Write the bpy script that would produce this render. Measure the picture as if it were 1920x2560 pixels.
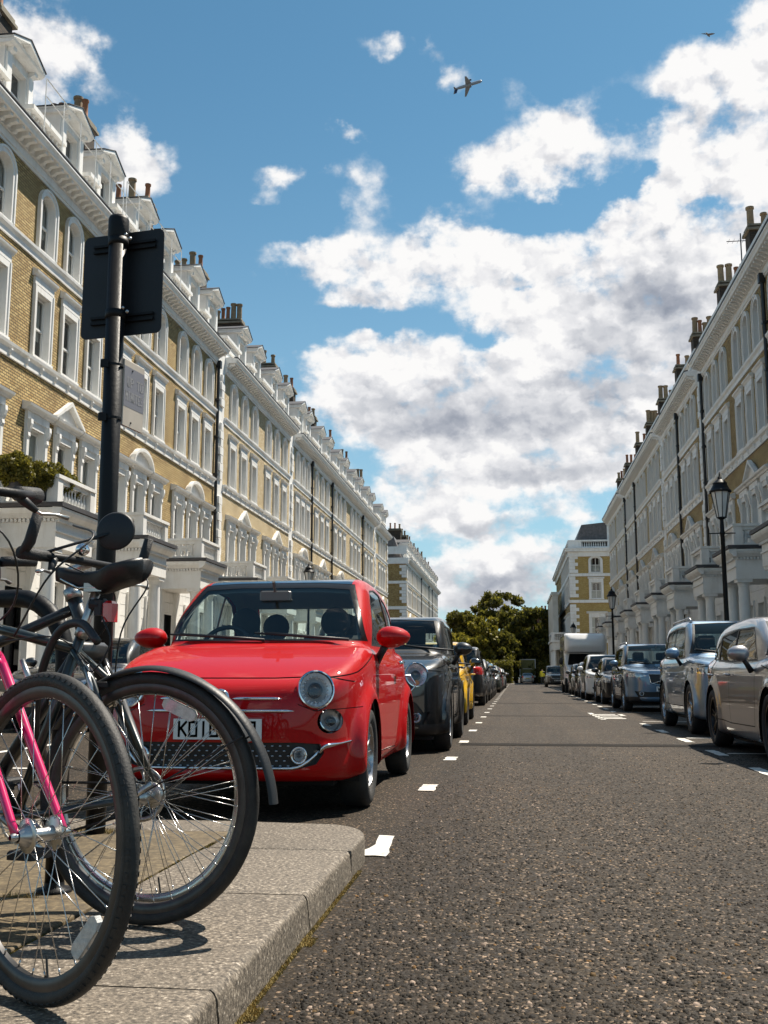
import bpy, bmesh, math, random
import numpy as np
from mathutils import Vector, Matrix, Euler
random.seed(7); np.random.seed(7)
PI = math.pi
sc = bpy.context.scene
for o in list(bpy.data.objects): bpy.data.objects.remove(o)

# ------------------------------------------------------------------ camera, sky, sun, exposure
cam_d = bpy.data.cameras.new('camera'); cam = bpy.data.objects.new('camera', cam_d)
sc.collection.objects.link(cam); sc.camera = cam
cam.location = (0, 0, 0.8)
cam.rotation_euler = (math.radians(90 + 9.010), 0, math.radians(7.030))
cam_d.sensor_fit = 'VERTICAL'; cam_d.sensor_height = 36; cam_d.lens = 2611 / 2560 * 36
cam_d.clip_start = 0.05; cam_d.clip_end = 12000

SUN = Vector((0.33, 0.39, 0.86)).normalized()          # direction towards the sun
sun_d = bpy.data.lights.new('sun', 'SUN'); sun = bpy.data.objects.new('sun', sun_d)
sc.collection.objects.link(sun)
sun_d.energy = 5.0; sun_d.angle = math.radians(0.5); sun_d.color = (1.0, 0.915, 0.79)
sun.rotation_euler = SUN.to_track_quat('Z', 'Y').to_euler()

sc.view_settings.view_transform = 'Standard'; sc.view_settings.look = 'None'
sc.view_settings.exposure = 0.8; sc.view_settings.gamma = 1.0
sc.view_settings.use_curve_mapping = False
sc.render.engine = 'CYCLES'
sc.cycles.max_bounces = 6; sc.cycles.transparent_max_bounces = 12; sc.cycles.diffuse_bounces = 3
sc.cycles.glossy_bounces = 3; sc.cycles.use_denoising = True; sc.cycles.sample_clamp_indirect = 6

class NT:
    """small helper to write node trees"""
    def __init__(s, tree): s.t = tree; tree.nodes.clear()
    def n(s, typ, **kw):
        nd = s.t.nodes.new(typ)
        for k, v in kw.items():
            if k.startswith('i_'):
                nd.inputs[k[2:].replace('_', ' ')].default_value = v
            else: setattr(nd, k, v)
        return nd
    def l(s, a, b): s.t.links.new(a, b)
    def m(s, op, a, b=None, c=None, clamp=False):
        nd = s.t.nodes.new('ShaderNodeMath'); nd.operation = op; nd.use_clamp = clamp
        for i, q in enumerate((a, b, c)):
            if q is None: continue
            if isinstance(q, (int, float)): nd.inputs[i].default_value = q
            else: s.t.links.new(q, nd.inputs[i])
        return nd.outputs[0]
    def ramp(s, fac, stops, interp='LINEAR'):
        nd = s.t.nodes.new('ShaderNodeValToRGB'); cr = nd.color_ramp; cr.interpolation = interp
        while len(cr.elements) < len(stops): cr.elements.new(0.5)
        for e, (p, c) in zip(cr.elements, stops):
            e.position = p; e.color = (c, c, c, 1) if isinstance(c, (int, float)) else (*c, 1)
        s.t.links.new(fac, nd.inputs[0]); return nd.outputs[0]
    def mix(s, fac, a, b, mode='MIX'):
        nd = s.t.nodes.new('ShaderNodeMix'); nd.data_type = 'RGBA'; nd.blend_type = mode
        for sock, q in ((nd.inputs[0], fac), (nd.inputs[6], a), (nd.inputs[7], b)):
            if isinstance(q, (int, float)): sock.default_value = q
            elif isinstance(q, tuple): sock.default_value = (*q, 1) if len(q) == 3 else q
            else: s.t.links.new(q, sock)
        return nd.outputs[2]
    def noise(s, vec, scale, detail=4, rough=0.55, dist=0.0, dim='3D'):
        nd = s.t.nodes.new('ShaderNodeTexNoise'); nd.noise_dimensions = dim
        nd.inputs['Scale'].default_value = scale; nd.inputs['Detail'].default_value = detail
        nd.inputs['Roughness'].default_value = rough; nd.inputs['Distortion'].default_value = dist
        if vec is not None: s.t.links.new(vec, nd.inputs['Vector'])
        return nd

world = bpy.data.worlds.new('World'); sc.world = world; world.use_nodes = True
world.cycles.sampling_method = 'MANUAL'; world.cycles.sample_map_resolution = 256
def build_world():
    g = NT(world.node_tree)
    out = g.n('ShaderNodeOutputWorld'); bg = g.n('ShaderNodeBackground'); bg.inputs[1].default_value = 1.0
    sky = g.n('ShaderNodeTexSky'); sky.sky_type = 'NISHITA'; sky.sun_disc = False
    sky.sun_elevation = math.asin(SUN.z); sky.sun_rotation = math.atan2(SUN.x, SUN.y)
    sky.air_density = 1.0; sky.dust_density = 0.3; sky.ozone_density = 1.5; sky.altitude = 50
    skyc = g.mix(1.0, sky.outputs[0], SKY_GAIN, 'MULTIPLY')
    tc = g.n('ShaderNodeTexCoord'); d = tc.outputs['Generated']
    sp = g.n('ShaderNodeSeparateXYZ'); g.l(d, sp.inputs[0])
    x, y, z = sp.outputs
    az = g.m('MULTIPLY', g.m('ARCTAN2', x, y), 57.2958); el = g.m('MULTIPLY', g.m('ARCSINE', z), 57.2958)
    # pale summer haze low in the sky, all round
    hz = g.m('POWER', g.m('SUBTRACT', 1.0, g.m('MULTIPLY', el, 1 / 40., clamp=True)), 2.6)
    skyc = g.mix(g.m('MULTIPLY', hz, .72), skyc, (.31, .40, .47))
    cb = g.n('ShaderNodeCombineXYZ'); g.l(az, cb.inputs[0]); g.l(g.m('MULTIPLY', el, 1.35), cb.inputs[1])
    cb.inputs[2].default_value = CLOUD_SEED
    def off(vec, scale, detail, amp):
        n = g.noise(vec, scale, detail, 0.6, dim='2D')
        wv = g.n('ShaderNodeVectorMath', operation='SUBTRACT'); g.l(n.outputs['Color'], wv.inputs[0]); wv.inputs[1].default_value = (0.5, 0.5, 0.5)
        ws = g.n('ShaderNodeVectorMath', operation='SCALE'); g.l(wv.outputs[0], ws.inputs[0]); ws.inputs['Scale'].default_value = amp; return ws.outputs[0]
    w1 = off(cb.outputs[0], 0.22, 5, 4.2); spw = g.n('ShaderNodeSeparateXYZ'); g.l(w1, spw.inputs[0])
    azw = g.m('ADD', az, spw.outputs[0]); elw = g.m('ADD', el, g.m('MULTIPLY', spw.outputs[1], .75))
    pv = g.n('ShaderNodeCombineXYZ'); g.l(azw, pv.inputs[0]); g.l(elw, pv.inputs[1])
    def blobs(L):
        tot = None; kk = math.sqrt(.85)
        for (a0, e0, sa, se, w) in L:
            v = g.n('ShaderNodeVectorMath', operation='MULTIPLY_ADD'); g.l(pv.outputs[0], v.inputs[0]); v.inputs[1].default_value = (kk / sa, kk / se, 0); v.inputs[2].default_value = (-a0 * kk / sa, -e0 * kk / se, 0)
            r2 = g.n('ShaderNodeVectorMath', operation='DOT_PRODUCT'); g.l(v.outputs[0], r2.inputs[0]); g.l(v.outputs[0], r2.inputs[1])
            gv = g.m('POWER', .367879, r2.outputs['Value'])
            tot = g.m('MULTIPLY', gv, w) if tot is None else g.m('MULTIPLY_ADD', gv, w, tot)
        return tot
    base = g.m('MINIMUM', blobs(CLOUDS), 1.12)
    # beyond the picture broken cumulus goes on, thinned to lower the ambient fill
    dd = g.m('ABSOLUTE', g.m('ADD', az, 5.0)); o1 = g.m('MULTIPLY', g.m('SUBTRACT', dd, 26.0), 0.2, clamp=True)
    o2 = g.m('MULTIPLY', g.m('SUBTRACT', el, 39.0), 0.2, clamp=True)
    big = g.noise(cb.outputs[0], 0.055, 3, 0.55, dim='2D')
    base = g.m('MULTIPLY_ADD', g.m('MAXIMUM', o1, o2), g.m('MULTIPLY', g.m('SUBTRACT', big.outputs[0], 0.53), 4.0), base)
    # puffy detail: cell billows plus fine fractal
    n1 = g.noise(cb.outputs[0], 0.30, 9, 0.57, dim='2D')
    cw = g.n('ShaderNodeVectorMath', operation='ADD'); g.l(cb.outputs[0], cw.inputs[0]); g.l(off(cb.outputs[0], .9, 3, 1.6), cw.inputs[1])
    def puff(vec):
        v1 = g.n('ShaderNodeTexVoronoi'); v1.voronoi_dimensions = '2D'; v1.feature = 'SMOOTH_F1'; v1.inputs['Scale'].default_value = .42; v1.inputs['Smoothness'].default_value = .7; v1.inputs['Detail'].default_value = 1.6; v1.inputs['Roughness'].default_value = .55; v1.normalize = True; g.l(vec, v1.inputs['Vector'])
        return g.m('SUBTRACT', 1.0, v1.outputs['Distance'])
    p1 = puff(cw.outputs[0])
    sh = g.n('ShaderNodeVectorMath', operation='ADD'); g.l(cw.outputs[0], sh.inputs[0]); sh.inputs[1].default_value = (.35, .75, 0)
    p2 = puff(sh.outputs[0])
    det = g.m('ADD', g.m('MULTIPLY', g.m('SUBTRACT', n1.outputs[0], .5), 2.7), g.m('MULTIPLY', g.m('SUBTRACT', p1, .62), .9))
    D = g.m('MULTIPLY_ADD', det, g.m('MULTIPLY_ADD', g.m('MULTIPLY', base, 1.5, clamp=True), .72, .28), base)
    t = g.m('MULTIPLY', g.m('SUBTRACT', D, 0.22), 1.2, clamp=True)
    alpha = g.m('MULTIPLY', g.m('MULTIPLY', t, t), g.m('SUBTRACT', 3.0, g.m('MULTIPLY', t, 2.0)))
    lit = g.m('MULTIPLY', g.m('SUBTRACT', p1, p2), .95)
    mid = g.noise(cb.outputs[0], 0.30, 5, 0.58, dim='2D')
    thick = g.m('MULTIPLY', g.m('SUBTRACT', D, 0.95), 0.30, clamp=True)
    s = g.m('ADD', g.m('MULTIPLY_ADD', n1.outputs[0], .70, .64), lit)
    s = g.m('SUBTRACT', s, g.m('MULTIPLY', thick, 0.16))
    s = g.m('SUBTRACT', s, g.m('MULTIPLY', blobs(GREYS), g.m('MULTIPLY_ADD', mid.outputs[0], .9, .34)))
    s = g.m('MINIMUM', g.m('MAXIMUM', s, 0.2), 1.0)
    ccol = g.ramp(s, [(0.2, (.155, .175, .215)), (0.5, (.25, .265, .30)), (0.72, (.37, .378, .40)), (0.9, (.49, .49, .50)), (1.0, (.56, .555, .55))])
    col = g.mix(alpha, skyc, ccol)
    below = g.m('MULTIPLY', g.m('ADD', z, 0.01), 60, clamp=True)
    col = g.mix(below, (0.10, 0.095, 0.085), col)
    g.l(col, bg.inputs[0]); g.l(bg.outputs[0], out.inputs[0])
SKY_GAIN = (0.040, 0.064, 0.063)
CLOUD_SEED = 3.0
CLOUDS = [(-28.0, 32.3, 1.5, 1.3, 0.9), (-26.1, 30.5, 2.2, 1.9, 1.0), (-24.2, 31.7, 1.0, 1.0, 0.6), (-21.1, 26.8, 1.7, 1.7, 1.0), (-22.3, 27.8, 1.3, 1.0, 0.6), (-19.3, 26.0, 0.6, 1.0, 0.35), (-6.7, 32.9, 1.3, 0.5, 0.6), (-4.4, 32.6, 0.8, 0.5, 0.35), (-3.0, 31.5, 1.0, 0.6, 0.55), (-9.5, 28.8, 1.5, 0.4, 0.55), (-13.2, 26.6, 1.6, 0.7, 0.75), (-10.8, 26.8, 1.3, 0.5, 0.35), (-8.1, 26.4, 1.3, 1.0, 0.5), (-14.0, 25.3, 1.0, 0.4, 0.45), (-8.6, 24.7, 1.3, 0.6, 0.35), (-1.2, 27.4, 1.5, 0.9, 0.75), (2.7, 28.1, 2.8, 1.9, 1.05), (1.8, 26.3, 2.3, 1.0, 0.7), (10.6, 27.3, 3.3, 2.8, 1.05), (13.7, 29.6, 2.5, 2.8, 1.05), (10.3, 30.6, 1.5, 1.0, 0.5), (12.0, 25.1, 2.8, 1.3, 0.7), (14.4, 32.6, 0.8, 1.0, 0.5), (-10.5, 22.6, 3.0, 0.9, 0.9), (-6.2, 21.6, 3.0, 1.1, 0.9), (-9.4, 20.7, 2.0, 0.6, 0.7), (-3.5, 24.0, 2.8, 0.9, 0.85), (-0.1, 22.5, 3.8, 1.5, 1.05), (6.4, 23.9, 1.8, 1.1, 0.8), (9.1, 21.8, 4.8, 2.0, 1.15), (13.8, 22.6, 2.0, 1.5, 0.9), (1.4, 19.5, 4.3, 1.3, 1.0), (6.0, 19.9, 3.8, 1.8, 1.2), (9.7, 18.5, 3.3, 3.0, 1.25), (-6.8, 18.2, 1.8, 0.6, 0.6), (-10.4, 16.7, 2.0, 1.0, 0.75), (-5.7, 16.7, 3.6, 1.4, 1.05), (-0.5, 15.9, 4.3, 2.0, 1.25), (5.6, 15.9, 4.1, 2.5, 1.2), (-9.4, 14.7, 2.3, 1.3, 0.85), (-5.2, 13.5, 3.8, 1.5, 1.2), (2.5, 12.3, 5.6, 1.5, 1.2), (-2.6, 10.9, 3.6, 0.9, 1.0), (4.5, 10.5, 2.0, 1.0, 0.7), (-5.5, 9.7, 2.3, 1.0, 0.95), (-1.1, 8.9, 4.1, 0.9, 0.95), (-5.2, 8.4, 2.8, 0.6, 0.6), (3.6, 8.5, 1.5, 0.6, 0.5), (-3.2, 6.1, 2.3, 1.3, 1.1), (-0.2, 5.6, 2.8, 1.5, 1.2), (2.3, 6.5, 1.8, 0.9, 0.8), (-2.5, 4.1, 2.8, 1.0, 1.2), (6.9, 29.4, 1.5, 0.8, -0.5), (-3.1, 19.2, 1.0, 0.6, -0.5), (1.2, 20.5, 0.4, 0.3, -0.6), (-1.0, 18.1, 0.6, 0.6, -0.6), (5.5, 25.4, 2.8, 0.6, -0.7), (11.2, 24.1, 1.5, 0.4, -0.6), (8.1, 25.8, 0.8, 0.8, -0.5), (-12.0, 19.1, 2.0, 0.9, -0.8), (1.5, 24.5, 3.0, 0.6, -0.55), (-12.6, 24.4, 1.8, 0.7, -0.5), (-7.3, 19.5, 1.5, 0.6, -0.5)]
GREYS = [(8.5, 19.7, 2.8, 1.5, 0.62), (7.3, 21.0, 1.5, 1.0, 0.25), (-5.7, 14.1, 3.8, 0.9, 0.5), (-2.6, 14.7, 2.3, 1.0, 0.3), (2.0, 14.1, 4.1, 1.2, 0.42), (5.1, 16.4, 2.8, 1.8, 0.4), (2.5, 11.3, 5.1, 0.6, 0.45), (10.0, 15.6, 1.5, 2.5, 0.35), (-1.2, 4.1, 3.6, 1.0, 0.62), (-0.7, 5.3, 1.8, 0.5, 0.35), (-2.7, 8.4, 3.6, 0.4, 0.3), (-9.4, 20.4, 2.8, 0.5, 0.18), (-25.9, 30.4, 1.3, 1.3, 0.1), (-6.2, 15.5, 3.0, 0.5, 0.2)]
build_world()
# ------------------------------------------------------------------ helpers
COL = sc.collection
class MB:
    """collects shapes; build() links them as ONE mesh object"""
    def __init__(s): s.v = []; s.f = []; s.mi = []; s.cur = 0
    def add(s, vs, fs):
        b = len(s.v); s.v.extend(vs); s.f.extend([tuple(i + b for i in f) for f in fs]); s.mi.extend([s.cur] * len(fs))
    def box(s, x0, x1, y0, y1, z0, z1, M=None):
        vs = [(x, y, z) for x in (x0, x1) for y in (y0, y1) for z in (z0, z1)]
        if M is not None: vs = [tuple(M @ Vector(q)) for q in vs]
        s.add(vs, [(0, 1, 3, 2), (4, 6, 7, 5), (0, 4, 5, 1), (2, 3, 7, 6), (0, 2, 6, 4), (1, 5, 7, 3)])
    def bevbox(s, x0, x1, y0, y1, z0, z1, b, M=None):
        """box with its four upright edges and its top edge eased"""
        def ring(i, z): return [(x0 + i, y0 + i + b, z), (x0 + i + b, y0 + i, z), (x1 - i - b, y0 + i, z), (x1 - i, y0 + i + b, z),
                                (x1 - i, y1 - i - b, z), (x1 - i - b, y1 - i, z), (x0 + i + b, y1 - i, z), (x0 + i, y1 - i - b, z)]
        vs = ring(0, z0) + ring(0, z1 - b) + ring(b * .8, z1)
        if M is not None: vs = [tuple(M @ Vector(q)) for q in vs]
        fs = []
        for r in range(2):
            for k in range(8): fs.append((r * 8 + k, r * 8 + (k + 1) % 8, r * 8 + 8 + (k + 1) % 8, r * 8 + 8 + k))
        fs.append(tuple(range(16, 24))); fs.append(tuple(reversed(range(8))))
        s.add(vs, fs)
    def prism(s, poly, axis, a0, a1):
        """extrude a 2-D outline along an axis; x: poly=(y,z), y: poly=(x,z), z: poly=(x,y)"""
        n = len(poly)
        def P(q, a):
            return {'x': (a, q[0], q[1]), 'y': (q[0], a, q[1]), 'z': (q[0], q[1], a)}[axis]
        vs = [P(q, a0) for q in poly] + [P(q, a1) for q in poly]
        area = sum(poly[i][0] * poly[(i + 1) % n][1] - poly[(i + 1) % n][0] * poly[i][1] for i in range(n))
        fs = [(i, (i + 1) % n, n + (i + 1) % n, n + i) for i in range(n)]
        caps = [tuple(reversed(range(n))), tuple(range(n, 2 * n))]
        fs += caps
        flip = (area < 0) ^ (axis == 'y')
        if flip: fs = [tuple(reversed(f)) for f in fs]
        s.add(vs, fs)
    def lathe(s, prof, seg=12, c=(0, 0, 0), M=None, cap=False):
        """revolve (r,z) round z"""
        vs = []
        for r, z in prof:
            for k in range(seg):
                a = 2 * PI * k / seg; q = Vector((c[0] + r * math.cos(a), c[1] + r * math.sin(a), c[2] + z))
                vs.append(tuple(M @ q) if M is not None else tuple(q))
        fs = []
        for i in range(len(prof) - 1):
            for k in range(seg):
                fs.append((i * seg + k, i * seg + (k + 1) % seg, (i + 1) * seg + (k + 1) % seg, (i + 1) * seg + k))
        if cap and prof[0][0] > 1e-5: fs.append(tuple(reversed(range(seg))))
        if cap and prof[-1][0] > 1e-5: fs.append(tuple(range((len(prof) - 1) * seg, len(prof) * seg)))
        s.add(vs, fs)
    def tube(s, pts, rad, seg=8, closed=False, flat=None):
        """round tube along points; rad a number or one per point; flat squashes its second axis"""
        pts = [Vector(p) for p in pts]; n = len(pts)
        if isinstance(rad, (int, float)): rad = [rad] * n
        vs = []; up = None
        for i, p in enumerate(pts):
            if closed: t = pts[(i + 1) % n] - pts[i - 1]
            else: t = pts[min(i + 1, n - 1)] - pts[max(i - 1, 0)]
            t.normalize()
            if up is None:
                up = Vector((0, 0, 1)) if abs(t.z) < .9 else Vector((1, 0, 0))
            a = t.cross(up); a.normalize(); b = a.cross(t); b.normalize(); up = b
            for k in range(seg):
                g = 2 * PI * k / seg
                vs.append(tuple(p + a * (rad[i] * math.cos(g)) + b * (rad[i] * math.sin(g) * (flat or 1))))
        fs = []
        for i in range(n if closed else n - 1):
            j = (i + 1) % n
            for k in range(seg): fs.append((i * seg + k, i * seg + (k + 1) % seg, j * seg + (k + 1) % seg, j * seg + k))
        if not closed: fs += [tuple(reversed(range(seg))), tuple(range((n - 1) * seg, n * seg))]
        s.add(vs, fs)
    def ball(s, c, rx, ry=None, rz=None, u=12, w=8, M=None):
        ry = ry or rx; rz = rz or rx; vs = []; fs = []
        for i in range(w + 1):
            t = PI * i / w
            for k in range(u):
                a = 2 * PI * k / u; q = Vector((c[0] + rx * math.sin(t) * math.cos(a), c[1] + ry * math.sin(t) * math.sin(a), c[2] + rz * math.cos(t)))
                vs.append(tuple(M @ q) if M is not None else tuple(q))
        for i in range(w):
            for k in range(u): fs.append((i * u + k, (i + 1) * u + k, (i + 1) * u + (k + 1) % u, i * u + (k + 1) % u))
        s.add(vs, fs)
    def mesh(s, name, mats, smooth=False, angle=None):
        me = bpy.data.meshes.new(name); me.from_pydata(s.v, [], s.f)
        if not isinstance(mats, (list, tuple)): mats = [mats]
        for m in mats: me.materials.append(m)
        if any(s.mi): me.polygons.foreach_set('material_index', s.mi)
        if smooth:
            me.polygons.foreach_set('use_smooth', [True] * len(me.polygons))
            if angle: me.set_sharp_from_angle(angle=math.radians(angle))
        me.update(); return me
    def build(s, name, mats, parent=None, smooth=False, angle=None):
        return link(name, s.mesh(name, mats, smooth, angle), parent)
def link(name, me, parent=None, loc=None, rot=None):
    o = bpy.data.objects.new(name, me); COL.objects.link(o)
    if parent is not None: o.parent = parent
    if loc is not None: o.location = loc
    if rot is not None: o.rotation_euler = rot
    return o
def tag(o, label=None, cat=None, group=None, kind=None):
    for k, q in (('label', label), ('category', cat), ('group', group), ('kind', kind)):
        if q: o[k] = q
    return o
def thing(name, label, cat, loc=(0, 0, 0), rz=0, group=None):
    o = bpy.data.objects.new(name, None); COL.objects.link(o); o.empty_display_size = .2
    o.location = loc; o.rotation_euler = (0, 0, rz); return tag(o, label, cat, group)
def copy_tree(o, parent=None):
    c = o.copy(); COL.objects.link(c); c.parent = parent
    for ch in list(o.children): copy_tree(ch, c)
    return c
def lerp(a, b, t): return a + (b - a) * t
def arc(cx, cy, r, a0, a1, n): return [(cx + r * math.cos(math.radians(lerp(a0, a1, i / n))), cy + r * math.sin(math.radians(lerp(a0, a1, i / n)))) for i in range(n + 1)]
def spline(pts, n=8, closed=False):
    """Catmull-Rom through points"""
    P = [np.array(p, float) for p in pts]; N = len(P); out = []
    rng = range(N) if closed else range(N - 1)
    for i in rng:
        p1, p2 = P[i], P[(i + 1) % N]
        p0 = P[i - 1] if (closed or i > 0) else 2 * p1 - p2
        p3 = P[(i + 2) % N] if (closed or i + 2 < N) else 2 * p2 - p1
        for k in range(n):
            t = k / n; out.append(tuple(.5 * (2 * p1 + (p2 - p0) * t + (2 * p0 - 5 * p1 + 4 * p2 - p3) * t * t + (3 * p1 - p0 - 3 * p2 + p3) * t ** 3)))
    if not closed: out.append(tuple(P[-1]))
    return out

# ------------------------------------------------------------------ materials
MATS = {}
def mat(name, col, rough=0.5, metal=0.0, var=0.0, vscale=3.0, bump=0.0, bscale=40.0, coat=0.0, spec=0.5, dirt=None, dscale=1.2, streak=None, rvar=0.0, obvar=0.0, coord='Object', sheen=0.0):
    """plain procedural material: base colour with noise variation, fine bump, soft dirt"""
    if name in MATS: return MATS[name]
    m = bpy.data.materials.new(name); m.use_nodes = True; g = NT(m.node_tree)
    out = g.n('ShaderNodeOutputMaterial'); b = g.n('ShaderNodeBsdfPrincipled'); g.l(b.outputs[0], out.inputs[0])
    b.inputs['Roughness'].default_value = rough; b.inputs['Metallic'].default_value = metal
    b.inputs['Coat Weight'].default_value = coat; b.inputs['Coat Roughness'].default_value = 0.02; b.inputs['Coat IOR'].default_value = 1.65; b.inputs['Specular IOR Level'].default_value = spec
    tc = g.n('ShaderNodeTexCoord'); v = tc.outputs[coord]; c = None
    col4 = (*col, 1)
    if var:
        n = g.noise(v, vscale, 5, .6)
        c = g.mix(g.ramp(n.outputs[0], [(.3, 0.0), (.7, 1.0)]), tuple(q * (1 - var) for q in col), tuple(min(1, q * (1 + var)) for q in col))
    if obvar:
        oi = g.n('ShaderNodeObjectInfo'); k = g.m('ADD', 1 - obvar, g.m('MULTIPLY', oi.outputs['Random'], 2 * obvar))
        kc = g.n('ShaderNodeCombineColor'); [g.l(k, kc.inputs[i]) for i in range(3)]
        c = g.mix(1.0, c if c is not None else col4, kc.outputs[0], 'MULTIPLY')
    if dirt:
        n = g.noise(v, dscale, 7, .65)
        c = g.mix(g.m('MULTIPLY', g.ramp(n.outputs[0], [(.48, 0.0), (.72, 1.0)]), dirt[3]), c if c is not None else col4, tuple(dirt[:3]))
    if streak:
        mp = g.n('ShaderNodeMapping'); mp.inputs['Scale'].default_value = (1, 1, .10); g.l(v, mp.inputs[0]); n = g.noise(mp.outputs[0], 5.0, 6, .65)
        c = g.mix(g.m('MULTIPLY', g.ramp(n.outputs[0], [(.50, 0.0), (.74, 1.0)]), streak[3]), c if c is not None else col4, tuple(streak[:3]))
    if c is not None: g.l(c, b.inputs['Base Color'])
    else: b.inputs['Base Color'].default_value = col4
    if rvar:
        n = g.noise(v, vscale * 1.7, 5, .6); g.l(g.m('ADD', rough - rvar, g.m('MULTIPLY', n.outputs[0], 2 * rvar)), b.inputs['Roughness'])
    if bump:
        n = g.noise(v, bscale, 4, .6); bp = g.n('ShaderNodeBump'); bp.inputs['Strength'].default_value = bump; bp.inputs['Distance'].default_value = 0.01
        g.l(n.outputs[0], bp.inputs['Height']); g.l(bp.outputs[0], b.inputs['Normal'])
    MATS[name] = m; return m
def schlick(g, f0=.04):
    geo = g.n('ShaderNodeNewGeometry'); dp = g.n('ShaderNodeVectorMath', operation='DOT_PRODUCT'); g.l(geo.outputs['Normal'], dp.inputs[0]); g.l(geo.outputs['Incoming'], dp.inputs[1])
    c = g.m('SUBTRACT', 1.0, g.m('ABSOLUTE', dp.outputs['Value']), clamp=True); return g.m('MULTIPLY_ADD', g.m('POWER', c, 5.0), 1 - f0, f0)
def glass(name, tint, refl=1.0, ior=1.5, trans=1.0):
    if name in MATS: return MATS[name]
    m = bpy.data.materials.new(name); m.use_nodes = True; g = NT(m.node_tree)
    out = g.n('ShaderNodeOutputMaterial'); tr = g.n('ShaderNodeBsdfTransparent'); gl = g.n('ShaderNodeBsdfGlossy')
    tr.inputs[0].default_value = (*tint, 1); gl.inputs['Roughness'].default_value = 0.01
    mx = g.n('ShaderNodeMixShader'); g.l(g.m('MULTIPLY', schlick(g, .06), refl, clamp=True), mx.inputs[0]); g.l(tr.outputs[0], mx.inputs[1]); g.l(gl.outputs[0], mx.inputs[2])
    g.l(mx.outputs[0], out.inputs[0]); MATS[name] = m; return m
def paint(name, col, metal=0.0, rough=0.42, coat=1.0, spec=.3):
    return mat('paint_' + name, col, rough=rough, metal=metal, coat=coat, spec=spec, var=.04, vscale=2.0)
STUCCO = mat('white_stucco', (.80, .79, .76), .55, var=.04, vscale=.9, bump=.12, bscale=30, dirt=(.45, .39, .30, .26), dscale=1.1, streak=(.36, .30, .22, .26))
STUCCO2 = mat('cream_stucco', (.68, .65, .58), .6, var=.05, vscale=.8, bump=.1, bscale=25, dirt=(.38, .33, .26, .35), dscale=.9)
LEAD = mat('lead_sheet', (.055, .052, .055), .6, var=.25, vscale=2, bump=.1)
SLATE = mat('roof_slate', (.11, .10, .10), .6, var=.3, vscale=4, bump=.2, bscale=12)
BLACK = mat('black_paint', (.009, .009, .010), .48, var=.2, vscale=6, bump=.15, bscale=60, rvar=.08, spec=.22)
IRON = mat('black_iron', (.015, .015, .016), .45, bump=.15, bscale=50)
RUBBER = mat('tyre_rubber', (.018, .018, .018), .75, var=.3, vscale=8, bump=.2, bscale=90, dirt=(.07, .06, .05, .4), dscale=6)
CHROME = mat('chrome', (.75, .75, .76), .08, 1.0, rvar=.04, vscale=10)
ALLOY = mat('alloy', (.45, .45, .46), .28, 1.0, var=.08, vscale=12, rvar=.08)
PLASTIC = mat('black_plastic', (.014, .014, .015), .5, var=.15, vscale=10, bump=.1, bscale=120)
TERRA = mat('terracotta', (.30, .12, .055), .8, var=.2, vscale=4, obvar=.25, dirt=(.06, .05, .04, .7), dscale=3)
BUFFPOT = mat('buff_clay', (.30, .21, .12), .8, var=.2, vscale=4, obvar=.2, dirt=(.05, .045, .04, .7), dscale=3)
SOOTCAP = mat('chimney_cap_stone', (.22, .19, .14), .85, var=.3, vscale=3, bump=.3, bscale=20)
SASH = mat('sash_white_paint', (.76, .75, .72), .35, var=.03, vscale=5)
def pane_glass():
    m = bpy.data.materials.new('window_pane'); m.use_nodes = True; g = NT(m.node_tree)
    out = g.n('ShaderNodeOutputMaterial'); tr = g.n('ShaderNodeBsdfTransparent'); gl = g.n('ShaderNodeBsdfGlossy')
    tr.inputs[0].default_value = (.72, .76, .76, 1); gl.inputs['Roughness'].default_value = .02
    tc = g.n('ShaderNodeTexCoord'); n = g.noise(tc.outputs['Object'], 1.6, 2, .5); bp = g.n('ShaderNodeBump'); bp.inputs['Strength'].default_value = .08; bp.inputs['Distance'].default_value = .1; g.l(n.outputs[0], bp.inputs['Height']); g.l(bp.outputs[0], gl.inputs['Normal'])
    mx = g.n('ShaderNodeMixShader'); g.l(g.m('ADD', schlick(g, .05), .04, clamp=True), mx.inputs[0]); g.l(tr.outputs[0], mx.inputs[1]); g.l(gl.outputs[0], mx.inputs[2]); g.l(mx.outputs[0], out.inputs[0]); return m
PANE = pane_glass()
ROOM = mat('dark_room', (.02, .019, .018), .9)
CURTAIN = mat('curtain_cloth', (.55, .53, .48), .9, var=.12, vscale=6)
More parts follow.
